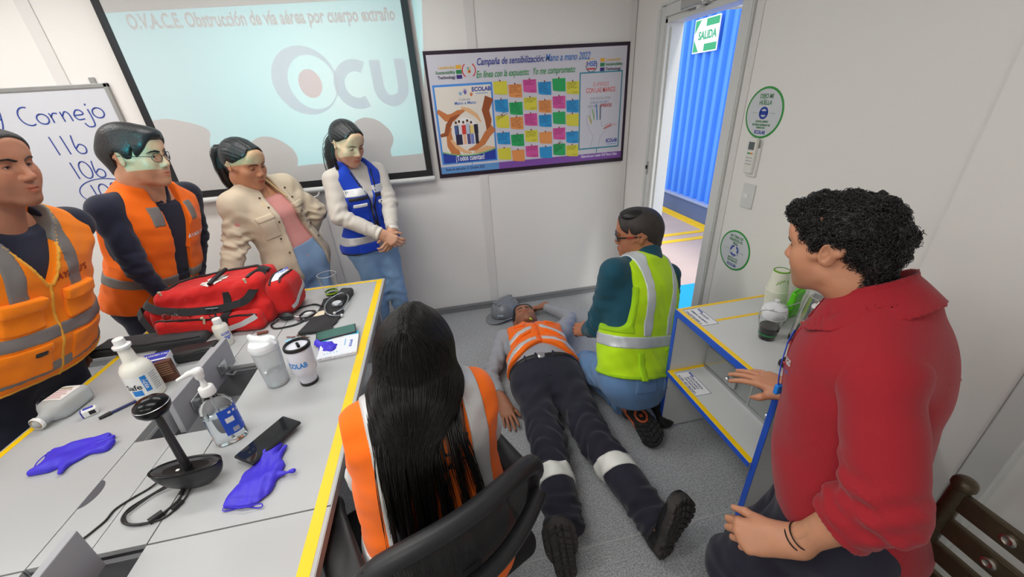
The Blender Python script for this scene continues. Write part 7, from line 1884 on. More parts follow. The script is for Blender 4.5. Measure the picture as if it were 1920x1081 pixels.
def densify(pts, n):
    P = np.array(pts, float); u = np.linspace(0, 1, len(P)); t = np.linspace(0, 1, n); return np.stack([np.interp(t, u, P[:, i]) for i in range(3)], 1)
ar_ = [(-.235, -.045), (-.232, .05), (-.18, .095), (0, .098), (.13, .095), (.165, .06), (.168, -.03), (.160, -.06)]
zp = on(f, densify([(x, y, .1) for x, y in ar_], 40)); MB().tube(zp, .0085, 6).build('zip', ZIPM, bo, True)
ZIPP = mat('zip_puller', srgb(214, 206, 178), .35, metal=.3)
def puller(p, par, rz=0): MB().box(p, (.010, .006, .030), Matrix.Rotation(rz, 3, 'Y')).box((p[0], p[1] - .003, p[2] + .018), (.012, .010, .010)).build('zip_puller', ZIPP, par, bevel=.002)
q = on(f, [(.160, -.075, .1)])[0]; puller((q[0], q[1] - .006, q[2] - .01), bo); q = on(f, [(-.235, -.065, .1)])[0]; puller((q[0], q[1] - .006, q[2] - .01), bo)
fz = on(g2_, densify([(-.24, -.155, .05), (0, -.165, .06), (.20, -.160, .06)], 24)); MB().tube(fz, .005, 6).build('zip', ZIPM, fp, True); puller((-.02, -.178, .080), fp, .3)
pz = on(ep and g, densify([(.245, -.06, .1), (.235, .02, .1), (.25, .10, .1)], 16)); MB().tube(pz, .005, 6).build('zip', ZIPM, ep, True)
pz = on(g, densify([(.290, -.055, .1), (.285, .02, .1), (.295, .08, .1)], 16)); MB().tube(pz, .0045, 6).build('zip', ZIPM, ep, True)
WPK = mat('white_wrapping', srgb(222, 226, 232), .4); b_ = MB(); A = on(g, densify([(.252, -.05, .1), (.244, .02, .1), (.258, .085, .1)], 12), lift=.004); Bq = on(g, densify([(.284, -.045, .1), (.279, .02, .1), (.288, .07, .1)], 12), lift=.004)
b_.add(A + Bq, [(i, i + 1, 12 + i + 1, 12 + i) for i in range(11)]); wpk = b_.build('contents_wrapping', WPK, ep, True)
q = on(g, [(.266, .05, .1)], lift=.006)[0]; text('lettering', 'ECOLAB', .018, LBLUE, q, (.4, .9, .1), (-.9, .35, .3), wpk, bold=.0005)
# reflective strips
def patch_on(fld, name, m, par, pts2, d, w, lift=.003): 
    P_ = on(fld, densify(pts2, 20), d, lift); return MB().strip(P_, tuple(-np.array(d, float)), w, .0012).build(name, m, par)
patch_on(g2_, 'reflective_strip', REFL, fp, [(.06, -.1, .028), (.14, -.1, .050), (.20, -.1, .075)], (0, 1, 0), .024); patch_on(g, 'reflective_strip', REFL, ep, [(.3, -.06, .050), (.3, .03, .085), (.3, .11, .120)], (-1, 0, 0), .022)
# star of life patch with marker clipped across it
SOL = mat('patch_cream', srgb(226, 220, 214), .6); cpos = np.array((-.02, -.012, .1)); 
b_ = MB()
for k_ in range(3):
    a = math.pi * k_ / 3 + .26; c_, s_ = math.cos(a), math.sin(a)
    pts = []
    for u, w_ in ((-.058, .018), (-.058, -.018), (.058, -.018), (.058, .018)): pts.append((cpos[0] + u * c_ - w_ * s_, cpos[1] + u * s_ + w_ * c_, .1))
    A_ = np.array(pts); G_ = on(f, [A_[0] * (1 - s) * (1 - t) + A_[3] * s * (1 - t) + A_[1] * (1 - s) * t + A_[2] * s * t for s in np.linspace(0, 1, 9) for t in np.linspace(0, 1, 5)], lift=.0026 + .0004 * k_); b_.add(G_, [(i * 5 + j, i * 5 + j + 1, i * 5 + j + 6, i * 5 + j + 5) for i in range(8) for j in range(4)])
pt = b_.build('star_patch', SOL, bo); q = on(f, [cpos], lift=.007)[0]
b_ = MB(); b_.box(q, (.006, .034, .001)).tube([q + np.array((.008 * math.sin(t * 6.28), -.014 + .028 * t, .001)) for t in np.linspace(0, 1, 12)], .0014, 5).build('staff_emblem', LBLUE, pt)
# webbing: two carrying straps round the body, shoulder strap across the front
def web(pts, nrm_, w=.030, par=bg, name='strap'): return MB().strip(densify(pts, max(12, len(pts) * 6)), nrm_, w, .003).build(name, WEB, par)
for x in (.060,):
    ys = np.linspace(-.085, -.205, 14); P_ = []
    for y in ys:
        z = max(f.march((x, y, .4), (0, 0, -1), .6, .006)[2], g2_.march((x, y, .4), (0, 0, -1), .6, .006)[2] if y < -.08 else 0); P_.append((x, y, z + .003))
    P_ = [(a, b, max(c, .006)) for a, b, c in P_]; MB().strip(P_, [(0, -.5, 1)] * len(P_), .034, .003).build('strap', WEB, bo)
ss_ = [(-.375, .03, .135), (-.33, -.07, .138), (-.24, -.122, .125), (-.1, -.158, .122), (.06, -.165, .126), (.165, -.138, .14), (.195, -.06, .19), (.200, .01, .235), (.195, .06, .225)]
sp_ = densify(ss_, 60); 
for _ in range(4): sp_[1:-1] = (sp_[:-2] + 2 * sp_[1:-1] + sp_[2:]) / 4
sst = MB().strip(sp_, [(-.2 if p_[0] < .15 else .3, -.75, .6) for p_ in sp_], .036, .003).build('shoulder_strap', WEB, bg)
BKL = mat('buckle_grey', srgb(96, 98, 102), .35, metal=.5)
MB().tube([(.030 + x, -.166, .112 + z) for x, z in ((-.026, -.022), (.026, -.022), (.026, .022), (-.026, .022))], .0035, 6, closed=True).box((.030, -.166, .112), (.006, .006, .044)).build('buckle', BKL, sst)
MB().box((.196, .03, .214), (.030, .018, .010)).box((.186, .052, .212), (.036, .014, .014)).tube([(.18, .02, .215), (.20, .01, .222), (.215, .03, .215)], .004, 6).build('strap_clip', BLACK, sst, bevel=.002)
web([(-.385, .08, .03), (-.39, .0, .075), (-.385, -.05, .10), (-.345, -.10, .085), (-.30, -.135, .04), (-.27, -.16, .006)], (-.5, -.6, .6), .034)
wr_ = Field((-.26, -.21, .08), (-.06, -.08, .20), .004, ID)
# crumpled clear wrapper tucked under the strap
pk = empty('plastic_wrapper', (-1.085 - .17, 1.915 - .15 + .02, TZ + .10), 0, 'crumpled clear plastic wrapper tucked under the strap of the red bag', 'wrapper')
f2 = Field((-.08, -.06, -.05), (.08, .06, .06), .004, ID); f2.ell((.01, 0, .0), (.055, .028, .034), 0); f2.ell((-.035, -.012, -.022), (.026, .018, .018), .012); wrinkle(f2, 3, .008, 90); wrinkle(f2, 5, .003, 200)
field_obj('film', f2, CLEAR, pk, 0).matrix_parent_inverse = Matrix()
# marker pen lying on the bag's patch
q = Vector(on(f, [(-.0, -.010, .1)], lift=.012)[0]); Mw = Matrix.Translation(bg.location) @ Matrix.Rotation(rad(-6), 4, 'Z'); wq = Mw @ q
mp = empty('marker_pen', wq, rad(-6), 'black marker pen lying across the white star patch of the red bag', 'marker')
MB().tube([(-.008, -.062, -.006), (-.004, -.03, .002), (.004, .03, .012), (.007, .062, .016)], [.009, .010, .010, .009], 12).build('barrel', BLACK, mp, True); MB().strip([(-.006, -.052, .006), (-.002, -.018, .012)], (0, 0, 1), .004, .002).build('clip', BKL, mp)

# -- dark soft case, wallet, pouch
def soft(name, label, cat, loc, rz, half, m, rnd, seed, wr=.002, part='body'):
    e = empty(name, loc, rz, label, cat); f = Field(np.array((-half[0], -half[1], 0)) - .02, np.array((half[0], half[1], 2 * half[2])) + .02, min(.005, max(.0024, half[2] / 4)), ID)
    f.rbox((0, 0, half[2]), half, rnd); wrinkle(f, seed, wr, 50); X, Y, Z = f.grid(); f.isect(.001 - Z + 0 * X + 0 * Y); o = field_obj(part, f, m, e, 1); o.matrix_parent_inverse = Matrix(); return e, f, o
LEATH = mat('black_leatherette', (.018, .018, .019), .42, bump=(260, .4, .002)); SLEEVE = cloth('charcoal_neoprene', (.035, .036, .04), weave=500)
e, f, o = soft('laptop_sleeve', 'long charcoal sleeve lying across the table edge in front of the red bag', 'sleeve', (-1.345, 1.735, TZ), rad(-1), (.225, .062, .018), SLEEVE, .014, 3); MB().tube(on(f, densify([(-.215, -.05, .02), (.0, -.054, .02), (.215, -.05, .02)], 16)), .003, 6).build('zip', ZIPM, o, True)
e, f, o = soft('wallet', 'flat black wallet with red lining between the sleeve and the leather pouch', 'wallet', (-1.225, 1.640, TZ), rad(4), (.072, .036, .008), LEATH, .006, 5, .001); MB().box((.0, -.034, .004), (.13, .008, .004)).build('lining', REDB, o)
e, f, o = soft('leather_pouch', 'padded black leather pouch with a zip beside the blue and white carton', 'pouch', (-1.105, 1.575, TZ), rad(6), (.088, .042, .024), LEATH, .018, 7); MB().tube(on(f, densify([(-.08, -.036, .02), (0, -.040, .02), (.08, -.036, .02)], 14), (0, 0, -1), .001), .003, 6).build('zip', ZIPM, o, True)

# -- carton and brown packet
cb2 = empty('medicine_carton', (-1.195, 1.500, TZ), rad(12), 'small blue and white cardboard carton beside the leather pouch', 'box')
MB().box((0, 0, .035), (.088, .062, .070)).build('carton', PAPER, cb2, bevel=.001); CBL = mat('carton_blue', srgb(52, 62, 176), .5); CRD = mat('carton_red', srgb(206, 44, 52), .5)
MB().box((0, .004, .0704), (.086, .052, .0006)).build('blue_top', CBL, cb2); MB().prism([(-.030, .052), (.044, .052), (.044, .068), (-.044, .0705), (-.044, .062)], 0, .0006, lambda x, y, z: (x, -.0312 - z, y)).build('blue_panel', CBL, cb2)
MB().strip([(-.042, -.0316, .060), (-.01, -.0316, .048), (.02, -.0316, .047), (.043, -.0316, .056)], (0, -1, 0), .007, .0006).build('red_curve', CRD, cb2)
text('lettering', 'BENZOIN', .017, PAPER, (0, .008, .071), (1, 0, 0), (0, 1, 0), cb2, bold=.0006) if False else text('lettering', 'ALGODÓN', .016, PAPER, (0, .008, .071), (1, 0, 0), (0, 1, 0), cb2, bold=.0006)
b_ = MB(); [b_.box((.002, -.0316, .036 - .006 * i), (.066 - .008 * (i % 2), .0006, .0016)) for i in range(5)]; b_.build('small_print', mat('print_grey', srgb(120, 120, 130), .6), cb2)
BRN = mat('brown_packet', srgb(96, 58, 44), .45, var=(40, .2)); e = empty('brown_packet', (-1.120, 1.425, TZ), rad(20), 'narrow brown packet standing between the white bottle and the carton', 'packet'); MB().box((0, 0, .045), (.052, .022, .090)).build('packet', BRN, e, bevel=.003); b_ = MB(); [b_.box((0, -.0114, .08 - .009 * i), (.036, .0006, .003)) for i in range(6)]; b_.build('small_print', mat('print_tan', srgb(170, 130, 100), .6), e)

# -- white spray-style bottle with label
HDPE = mat('white_hdpe', srgb(232, 230, 218), .38, sss=.05); sb = empty('white_bottle', (-1.150, 1.350, TZ), 0, 'tall white plastic bottle with a long neck and blue label, behind the black camera ball', 'bottle')
MB().lathe([(.0, .0), (.040, 0), (.045, .004), (.046, .012), (.046, .115), (.044, .128), (.036, .143), (.024, .152), (.0215, .160), (.0180, .205), (.0175, .212)], 36).build('body', HDPE, sb, True); MB().lathe([(.017, .210), (.025, .211), (.026, .216), (.026, .220), (.018, .223), (.0165, .224), (.016, .244), (.014, .246), (0, .246)], 28).build('cap', WHITEP, sb, True)
LB1 = mat('label_white', srgb(236, 236, 232), .5); lab = patch('label', LB1, sb, .0462, CAMD - 1.35, CAMD + 1.25, .020, .108, n=22)
patch('label_blue_block', mat('label_sky_blue', srgb(40, 130, 210), .4), lab, .0468, CAMD - .85, CAMD - .20, .030, .052); patch('label_blue_block', mat('label_sky_blue', srgb(40, 130, 210), .4), lab, .0468, CAMD + .02, CAMD + .36, .040, .104)
up_text('lettering', 'Safe', .030, mat('label_dark', srgb(40, 44, 50), .5), lab, (0, 0), .0468, CAMD - .62, .066, bold=.0006)
me = text_mesh('Ácido', .016, bold=.0006)
for v_ in me.vertices: a = CAMD + .19 + v_.co.y * -1 / .0474 * -1; a = CAMD + .19 + v_.co.y / .0474; v_.co = Vector((.0474 * math.cos(a), .0474 * math.sin(a), .072 - v_.co.x))
link('lettering', me, PAPER, lab, False)
for i in range(9): patch('small_print', mat('print_grey', srgb(120, 120, 130), .6), lab, .0466, CAMD + .55, CAMD + 1.1 - .1 * (i % 2), .100 - .008 * i, .1018 - .008 * i, n=5)

# -- translucent bottle lying down
TRB = mat('milky_bottle', srgb(214, 220, 222), .3, trans=.45, ior=1.2); e = empty('fallen_bottle', (-1.405, 1.325, TZ), rad(-8), 'empty translucent bottle lying on its side by the yellow edge', 'bottle')
f = Field((-.06, -.13, -.01), (.06, .11, .08), .0035, ID); f.rbox((0, .018, .034), (.046, .058, .033), .020); f.cap((0, -.035, .032), (0, -.060, .030), .034, .019, .02); f.cap((0, -.06, .030), (0, -.078, .029), .017, .017, .004); X, Y, Z = f.grid(); f.isect(.001 - Z + 0 * X + 0 * Y)
g = f.copy(); o = field_obj('body', f, TRB, e, 1); o.matrix_parent_inverse = Matrix()
Rm = Matrix.Rotation(rad(90), 3, 'X'); MB().lathe([(.0195, 0), (.022, .002), (.022, .010), (.0195, .012)], 24, (0, -.078, .029), Rm, cap=False).build('neck_ring', WHITEP, o, True); MB().lathe([(.0, 0), (.0165, 0)], 20, (0, -.0880, .029), Rm, cap=False).build('opening', mat('cork_tan', srgb(170, 142, 96), .7), o, True)
lp = [g.march((x, y, .2), (0, 0, -1), .3) + np.array((0, 0, .001)) for y in np.linspace(-.018, .058, 8) for x in np.linspace(-.032, .032, 8)]
b_ = MB(); b_.add(lp, [(i * 8 + j, i * 8 + j + 1, i * 8 + j + 9, i * 8 + j + 8) for i in range(7) for j in range(7)]); lb_ = b_.build('label', LB1, o, True)
for i in range(6):
    y = .046 - .0105 * i; P_ = [g.march((x, y, .2), (0, 0, -1), .3) + np.array((0, 0, .0016)) for x in np.linspace(-.026, .014 + .008 * (i % 2), 6)]; MB().strip(P_, (0, 0, 1), .0035 if i else .007, .0004).build('small_print', mat('print_olive', srgb(150, 150, 110), .6) if i == 0 else mat('print_pink', srgb(206, 150, 156), .6), lb_)

# -- small tester and its stick
e = empty('glucose_meter', (-1.300, 1.285, TZ), rad(35), 'tiny white and blue meter lying beside the fallen bottle', 'meter'); MB().box((0, 0, .014), (.040, .026, .028)).build('body', WHITEP, e, bevel=.006); MB().box((-.0205, 0, .014), (.002, .024, .024)).build('blue_face', CBL, e); MB().box((.006, -.0135, .015), (.016, .002, .014)).build('display', BLACK, e); MB().box((.0, .0, .0285), (.026, .012, .001)).build('mark', CBL, e)
e = empty('lancing_pen', (-1.215, 1.285, TZ), 0, 'slim dark blue pen with black tip lying next to the tiny meter', 'pen'); MB().tube([(-.035, -.040, .006), (-.012, -.018, .006)], [.005, .0075], 10).build('tip', BLACK, e, True); MB().tube([(-.012, -.018, .006), (.05, .04, .006)], .0048, 10).build('barrel', mat('pen_navy', srgb(40, 48, 100), .35), e, True)

# -- gloves: flattened, wrinkled hands of nitrile
def glove(name, label, loc, rz, s=1.0, seed=1, fold=0.0, fingers=((-48, .06), (-20, .075), (4, .085), (28, .08), (80, .085)), tip=1):
    e = empty(name, loc, rz, label, 'glove'); f = Field((-.13, -.15, -.006), (.15, .16, .04), .0032, ID)
    f.ell((0, -.01, .007), (.058 * s, .060 * s, .011), 0); f.rbox((.006 * s, -.070 * s, .007), (.054 * s, .034 * s, .008), .007, .02, 'u', np.array(Matrix.Rotation(.2 * (seed % 3 - 1), 3, 'Z')))
    for i, (a, L) in enumerate(fingers):
        a = rad(a); b0 = np.array((math.sin(a) * .03, math.cos(a) * .03 if i < 4 else -.02, .006)) * np.array((s, s, 1)); b1 = b0 + np.array((math.sin(a * .55 if i < 4 else a), math.cos(a * .55 if i < 4 else a), 0)) * L * s * .8; b1[2] = .006 + .004 * ((i + seed) % 3)
        f.cap(b0, b1, .0145 * s, .0095 * s, .010)
    wrinkle(f, seed, .0050, 75, (1, .6, .3)); wrinkle(f, seed + 2, .0024, 190, (1, .7, .3)); X, Y, Z = f.grid(); f.isect(.0006 - Z + 0 * X + 0 * Y)
    o = field_obj('glove_film', f, GLOVE, e, 1); o.matrix_parent_inverse = Matrix()
    MB().tube([(.052 * s * math.cos(t) + .006 * s, -.104 * s + .004 * math.sin(3 * t), .007 + .005 * math.sin(t)) for t in np.linspace(0, 6.28, 20)], .0016, 5, closed=True).build('cuff_bead', GLOVE, o, True)
    return e
glove('nitrile_glove', 'violet rubber glove crumpled on the table in front of the fallen bottle', (-1.205, 1.095, TZ), rad(-78), .86, 3)
glove('nitrile_glove', 'violet rubber glove lying flat under the big black phone', (-.600, .865, TZ), rad(-8), .98, 7)
glove('nitrile_glove', 'violet rubber glove bunched up between the white mug and the notebook', (-.570, 1.475, TZ), rad(60), .55, 11)

# -- conference camera: boat base, stem, ball
cc = empty('conference_camera', (-.768, .872, TZ), 0, 'black conference camera with a ball head on a stem and a boat-shaped base', 'camera')
f = Field((-.11, -.06, -.01), (.11, .06, .10), .003, ID)
def boat(X, Y, Z):
    k0 = np.sqrt((X / .088) ** 2 + (Y / .031) ** 2 + ((Z - .080) / .082) ** 2) + 1e-6; return np.maximum((k0 - 1) * .030, Z - .078)
f.fn(boat, (-.1, -.04, 0), (.1, .04, .08)); f.ell((0, 0, .080), (.072, .023, .010), .004, 's'); X, Y, Z = f.grid(); f.isect(.001 - Z + 0 * X + 0 * Y)
ba = field_obj('base', f, mat('camera_black', (.022, .022, .025), .38), cc, 1); ba.matrix_parent_inverse = Matrix()
GLB = mat('glossy_black', (.004, .004, .005), .22, spec=.25); MB().tube([(.086 * math.cos(a), .030 * math.sin(a), .078) for a in np.linspace(0, 6.28, 40)[:-1]], .003, 6, closed=True).build('rim', GLB, ba, True)
MB().lathe([(0, .071), (.058, .071), (.066, .074)], 28, (0, 0, 0), None, True, .30).build('speaker_grille', GLB, ba, True); MB().box((-.016, -.006, .074), (.008, .006, .003)).build('indicator', WHITEP, ba)
stem = MB().tube([(0, .004, .068), (.0, .010, .245)], [.0105, .0085], 14).build('stem', mat('camera_black', (.022, .022, .025), .38), cc, True)
MB().lathe([(.0001, -.031), (.014, -.0285), (.027, -.020), (.0355, -.007), (.037, .004), (.034, .014), (.024, .023), (.010, .0275), (.0001, .028)], 32, (0, .012, .276)).build('ball_head', GLB, cc, True)
MB().tube([(.0360 * math.cos(a), .012 + .0360 * math.sin(a), .284) for a in np.linspace(0, 6.28, 32)[:-1]], .0008, 5, closed=True).build('seam_ring', STEEL, cc, True)
CAB = mat('cable_black', (.012, .012, .012), .4)
def smooth_path(P, n=60):
    P = [Vector(p) for p in P]; out = []
    for i in range(len(P) - 1):
        p0, p1, p2, p3 = P[max(i - 1, 0)], P[i], P[i + 1], P[min(i + 2, len(P) - 1)]
        for t in np.linspace(0, 1, max(3, n // (len(P) - 1)), endpoint=False): out.append(.5 * ((2 * p1) + (p2 - p0) * t + (2 * p0 - 5 * p1 + 4 * p2 - p3) * t * t + (3 * p1 - p0 - 3 * p2 + p3) * t ** 3))
    out.append(P[-1]); return out
cz_ = TZ + .0035
def cable(name, pts, label, r=.0026): 
    o = MB().tube(smooth_path([(x, y, cz_ + (z if len(p_) > 2 else 0)) for p_ in pts for x, y, z in [tuple(p_) + ((0,) if len(p_) == 2 else ())]]), r, 8).build(name, CAB, None, True); return tag(o, label, 'cable', 'cables of the conference camera')
cable('camera_cable', [(-.860, .925, .01), (-.897, .892), (-.927, .867), (-.949, .842), (-.952, .812), (-.965, .785), (-.985, .745), (-.99, .715, -.02)], 'black cable running from the camera base to the raised lid at the table corner')
cable('camera_cable', [(-.838, .895, .012), (-.857, .887), (-.890, .858), (-.913, .833), (-.909, .803), (-.877, .783), (-.832, .777, .002), (-.810, .803), (-.794, .835), (-.790, .875, .012)], 'black looped cable with the ferrite bead nearer the table seam', .0028)
cable('camera_cable', [(-.825, .888, .014), (-.847, .878, .004), (-.873, .862, .004), (-.899, .829, .003), (-.905, .812, .004), (-.883, .785, .006), (-.850, .777, .004), (-.806, .783), (-.786, .806), (-.778, .836), (-.772, .875, .012)], 'black looped cable with the slimmer bead, lying beside the other loop', .0026)
cbs = [o for o in COL.objects if o.name.startswith('camera_cable')]
for o, p0, p1, r in ((cbs[1], (-.832, .778), (-.812, .800), .0085), (cbs[2], (-.790, .801), (-.779, .824), .0065)):
    b = MB().tube([(p0[0], p0[1], cz_ + .003), (p1[0], p1[1], cz_ + .003)], r, 12).build('ferrite_bead', BLACK, o, True, bevel=0)
MB().tube([(-.793, .845, cz_ + .004), (-.790, .872, cz_ + .008)], [.006, .005], 10).build('plug', BLACK, cbs[1], True)

# -- sanitiser bottle with pump
sn_ = empty('sanitizer_bottle', (-.745, 1.035, TZ), rad(28), 'large clear pump bottle of sanitizer gel with blue label', 'bottle')
def oval(name, prof, m, par, a, b, n=36, smooth=True, cap=True):
    mb = MB(); R = max(p[0] for p in prof)
    mb.lathe([(r, z) for r, z in prof], n, cap=cap); 
    for i, q in enumerate(mb.v):
        r = math.hypot(q[0], q[1]); an = math.atan2(q[1], q[0]); e = 2.6; c, s = math.cos(an), math.sin(an); k = (abs(c) ** e + abs(s) ** e) ** (-1 / e); mb.v[i] = (a * r * k * c, b * r * k * s, q[2])
    return mb.build(name, m, par, smooth)
oval('body', [(0, 0), (.9, 0), (1, .005), (1, .125), (.93, .142), (.7, .158), (.42, .168), (.36, .172), (.36, .184)], CLEAR, sn_, .0425, .0290)
oval('gel', [(0, .003), (.9, .003), (.955, .008), (.955, .108), (0, .108)], LIQ, sn_, .0425, .0290)
lab = MB()
def ovp(an, k=1.0):
    e = 2.6; c, s = math.cos(an), math.sin(an); q = (abs(c) ** e + abs(s) ** e) ** (-1 / e); return .0425 * k * q * c, .0290 * k * q * s
def ov_patch(name, m, par, a0, a1, z0, z1, k=1.012, n=16):
    b = MB(); A = [a0 + (a1 - a0) * i / n for i in range(n + 1)]; b.v = [(*ovp(a, k), z) for z in (z0, z1) for a in A]; b.f = [[i, i + 1, n + 2 + i, n + 1 + i] for i in range(n)]; b.m = [0] * n; return b.build(name, m, par, True)
lo_ = ov_patch('label', LBLUE, sn_, rad(-95), rad(35), .034, .128)
ov_patch('label_swirl', mat('label_white', srgb(236, 236, 232), .5), lo_, rad(-80), rad(-52), .078, .096, 1.02, 8); ov_patch('label_panel', mat('label_grey', srgb(160, 168, 186), .4), lo_, rad(-70), rad(-48), .040, .056, 1.02, 6); ov_patch('label_panel', mat('label_pale_blue', srgb(110, 150, 226), .4), lo_, rad(-25), rad(10), .052, .060, 1.02, 6)
for i_, (a_, z_) in enumerate(((-58, .112), (-40, .112), (-20, .105))): ov_patch('label_mark', PAPER, lo_, rad(a_ - 5), rad(a_ + 5), z_ - .004, z_ + .004, 1.02, 4)
pu = MB().lathe([(.0, .182), (.0195, .182), (.0200, .186), (.0190, .206), (.0165, .209), (.008, .210), (.008, .222), (.0065, .224), (.0065, .250)], 26).build('pump_collar', WHITEP, sn_, True)
f = Field((-.07, -.025, .235), (.03, .025, .285), .0026, ID); f.cap((0, 0, .245), (0, 0, .262), .0115, .012, .004); f.cap((.004, 0, .264), (-.020, 0, .265), .0105, .008, .006); f.cap((-.018, 0, .265), (-.046, 0, .258), .0075, .005, .004); o = field_obj('pump_head', f, WHITEP, sn_, 1); o.matrix_parent_inverse = Matrix()
MB().tube([(0, 0, .19), (.004, .0, .012)], .0035, 8).build('dip_tube', FROST, sn_, True)

# -- small white bottle behind the lid
e = empty('white_bottle', (-1.015, 1.645, TZ), 0, 'small white bottle with blue lettering standing behind the raised grey lid', 'bottle')
MB().lathe([(0, 0), (.026, 0), (.029, .004), (.029, .088), (.026, .098), (.015, .106), (.014, .110)], 30).build('body', HDPE, e, True); MB().lathe([(.013, .108), (.0165, .109), (.0168, .126), (.0155, .130), (0, .130)], 24).build('cap', WHITEP, e, True)
up_text('lettering', 'ALCOHOL', .016, LBLUE, e, (0, 0), .029, CAMD + .35, .062, bold=.0006, width=.036); up_text('lettering', '70°', .022, LBLUE, e, (0, 0), .029, CAMD + .45, .040, bold=.0008)

# -- shaker and travel mug
e = empty('shaker_bottle', (-.690, 1.290, TZ), 0, 'frosted translucent shaker bottle with white flip lid beside the mug', 'bottle')
MB().lathe([(0, 0), (.034, 0), (.037, .004), (.0385, .02), (.0455, .15), (.0455, .158), (.043, .160)], 40).build('body', FROST, e, True); MB().lathe([(0, .006), (.033, .006), (.0355, .02), (.038, .062), (0, .062)], 30).build('contents', LIQ, e, True)
f = Field((-.06, -.06, .14), (.06, .06, .225), .0032, ID); X, Y, Z = f.grid()
f.fn(lambda X, Y, Z: np.maximum(np.sqrt(X * X + Y * Y) - .0475 + .35 * np.clip(Z - .172, 0, .1) ** 1.0, np.abs(Z - .170) - .016) , (-.05, -.05, .15), (.05, .05, .19)); f.cap((-.024, .014, .190), (.026, -.012, .196), .0125, .0125, .01); f.cap((.030, -.014, .194), (.034, -.016, .206), .010, .009, .004); f.cap((-.030, .016, .192), (-.046, .022, .178), .008, .006, .004)
o = field_obj('lid', f, mat('lid_white', srgb(226, 230, 232), .4, sss=.05), e, 1); o.matrix_parent_inverse = Matrix(); o.rotation_euler = (0, 0, rad(190))
e = empty('travel_mug', (-.573, 1.265, TZ), 0, 'white steel travel mug with black lid and base and blue lettering', 'mug')
MUGW = mat('mug_white', srgb(214, 214, 224), .22, coat=.3); MB().lathe([(.0, .010), (.0290, .010), (.0300, .030), (.0325, .042), (.0415, .060), (.0430, .072), (.0430, .158), (.0415, .160)], 40).build('body', MUGW, e, True); MB().lathe([(0, 0), (.0300, 0), (.0312, .003), (.0312, .012), (.0295, .013)], 36).build('base_ring', BLACK, e, True)
l = MB().lathe([(.0410, .156), (.0445, .157), (.0448, .164), (.0425, .169), (.0385, .170), (.0370, .160), (0, .158)], 36).build('lid', BLACK, e, True); MB().box((.004, .0, .163), (.010, .030, .012), Matrix.Rotation(.5, 3, 'Z')).build('slider', GLB, l, bevel=.003)
up_text('lettering', 'ECOLAB', .028, mat('logo_cyan', srgb(62, 140, 214), .4), e, (0, 0), .0430, CAMD - .78, .100, bold=.0012, width=.078)

# -- keys
KEY = mat('key_brass', (.32, .27, .2), .35, metal=1); e = empty('key_bunch', (-.705, 1.595, TZ), rad(30), 'bunch of keys on a ring with a pale blue tag behind the mug', 'keys')
MB().tube([(.014 * math.cos(a), .014 * math.sin(a), .004) for a in np.linspace(0, 6.28, 20)[:-1]], .0012, 5, closed=True).build('key_ring', STEEL, e, True)
for i, a in enumerate((10, 70, 130, 200, 250, 310)):
    R_ = Matrix.Rotation(rad(a), 3, 'Z'); b = MB(); b.lathe([(.0095, 0), (.0095, .002)], 14, R_ @ Vector((.024, 0, .002 + .0015 * i))); b.box(R_ @ Vector((.044, 0, .003 + .0015 * i)), (.028, .006, .002), R_); [b.box(R_ @ Vector((.040 + .006 * j, -.0045, .003 + .0015 * i)), (.003, .004, .002), R_) for j in range(3)]; b.build('key', KEY if i % 2 else STEEL, e)
MB().box((-.030, .012, .004), (.042, .020, .002)).build('tag', mat('tag_pale_blue', srgb(150, 200, 220), .4), e, bevel=.0005)
e = empty('small_leather_tab', (-.885, 1.690, TZ), rad(12), 'small brown leather tab lying at the front corner of the red bag', 'tab'); f = Field((-.03, -.02, -.005), (.03, .02, .02), .002, ID); f.rbox((0, 0, .005), (.024, .010, .0055), .005); wrinkle(f, 2, .0015, 150); o = field_obj('body', f, mat('brown_leather', srgb(112, 56, 36), .5), e, 1); o.matrix_parent_inverse = Matrix()

# -- blood pressure set: cuff, bulb, tubes, gauge
cf_ = empty('blood_pressure_cuff', (-.62, 1.78, TZ), 0, 'black blood pressure cuff with rubber bulb and gauge spread on the table', 'cuff')
def loc(x, y, z=0): return (x + .62, y - 1.78, z)
CUF = cloth('cuff_nylon', (.020, .020, .022), weave=500, wst=.5)
f = Field((-.14, -.22, -.01), (.14, .24, .05), .0045, ID)
poly = [(-.085, -.150), (.055, -.170), (.066, .010), (.040, .06), (.080, .200), (.055, .225), (-.050, .165), (-.055, .0)]
pc = np.array(poly)
def sdpoly(X, Y, Z):
    X, Y = np.broadcast_arrays(X[:, :, 0], Y[:, :, 0]); d = np.full(X.shape, 9.0); ins = np.zeros(X.shape, bool); n = len(pc)
    for i in range(n):
        a, b = pc[i], pc[(i + 1) % n]; e_ = b - a; t = np.clip(((X - a[0]) * e_[0] + (Y - a[1]) * e_[1]) / (e_ @ e_), 0, 1); d = np.minimum(d, np.hypot(X - a[0] - t * e_[0], Y - a[1] - t * e_[1]))
        ins ^= ((a[1] > Y) != (b[1] > Y)) & (X < (b[0] - a[0]) * (Y - a[1]) / (b[1] - a[1] + 1e-12) + a[0])
    s_ = np.where(ins, -d, d)[:, :, None]; return np.maximum(s_ - .008, np.abs(Z - .007) - .006)
f.fn(sdpoly, (-.12, -.2, 0), (.12, .24, .02)); f.rbox((.050, .175, .020), (.035, .055, .018), .014, .01, 'u', np.array(Matrix.Rotation(rad(-12), 3, 'Z'))); wrinkle(f, 4, .0035, 50); X, Y, Z = f.grid(); f.isect(.0006 - Z + 0 * X + 0 * Y)
cu_ = field_obj('cuff', f, CUF, cf_, 1); cu_.matrix_parent_inverse = Matrix()
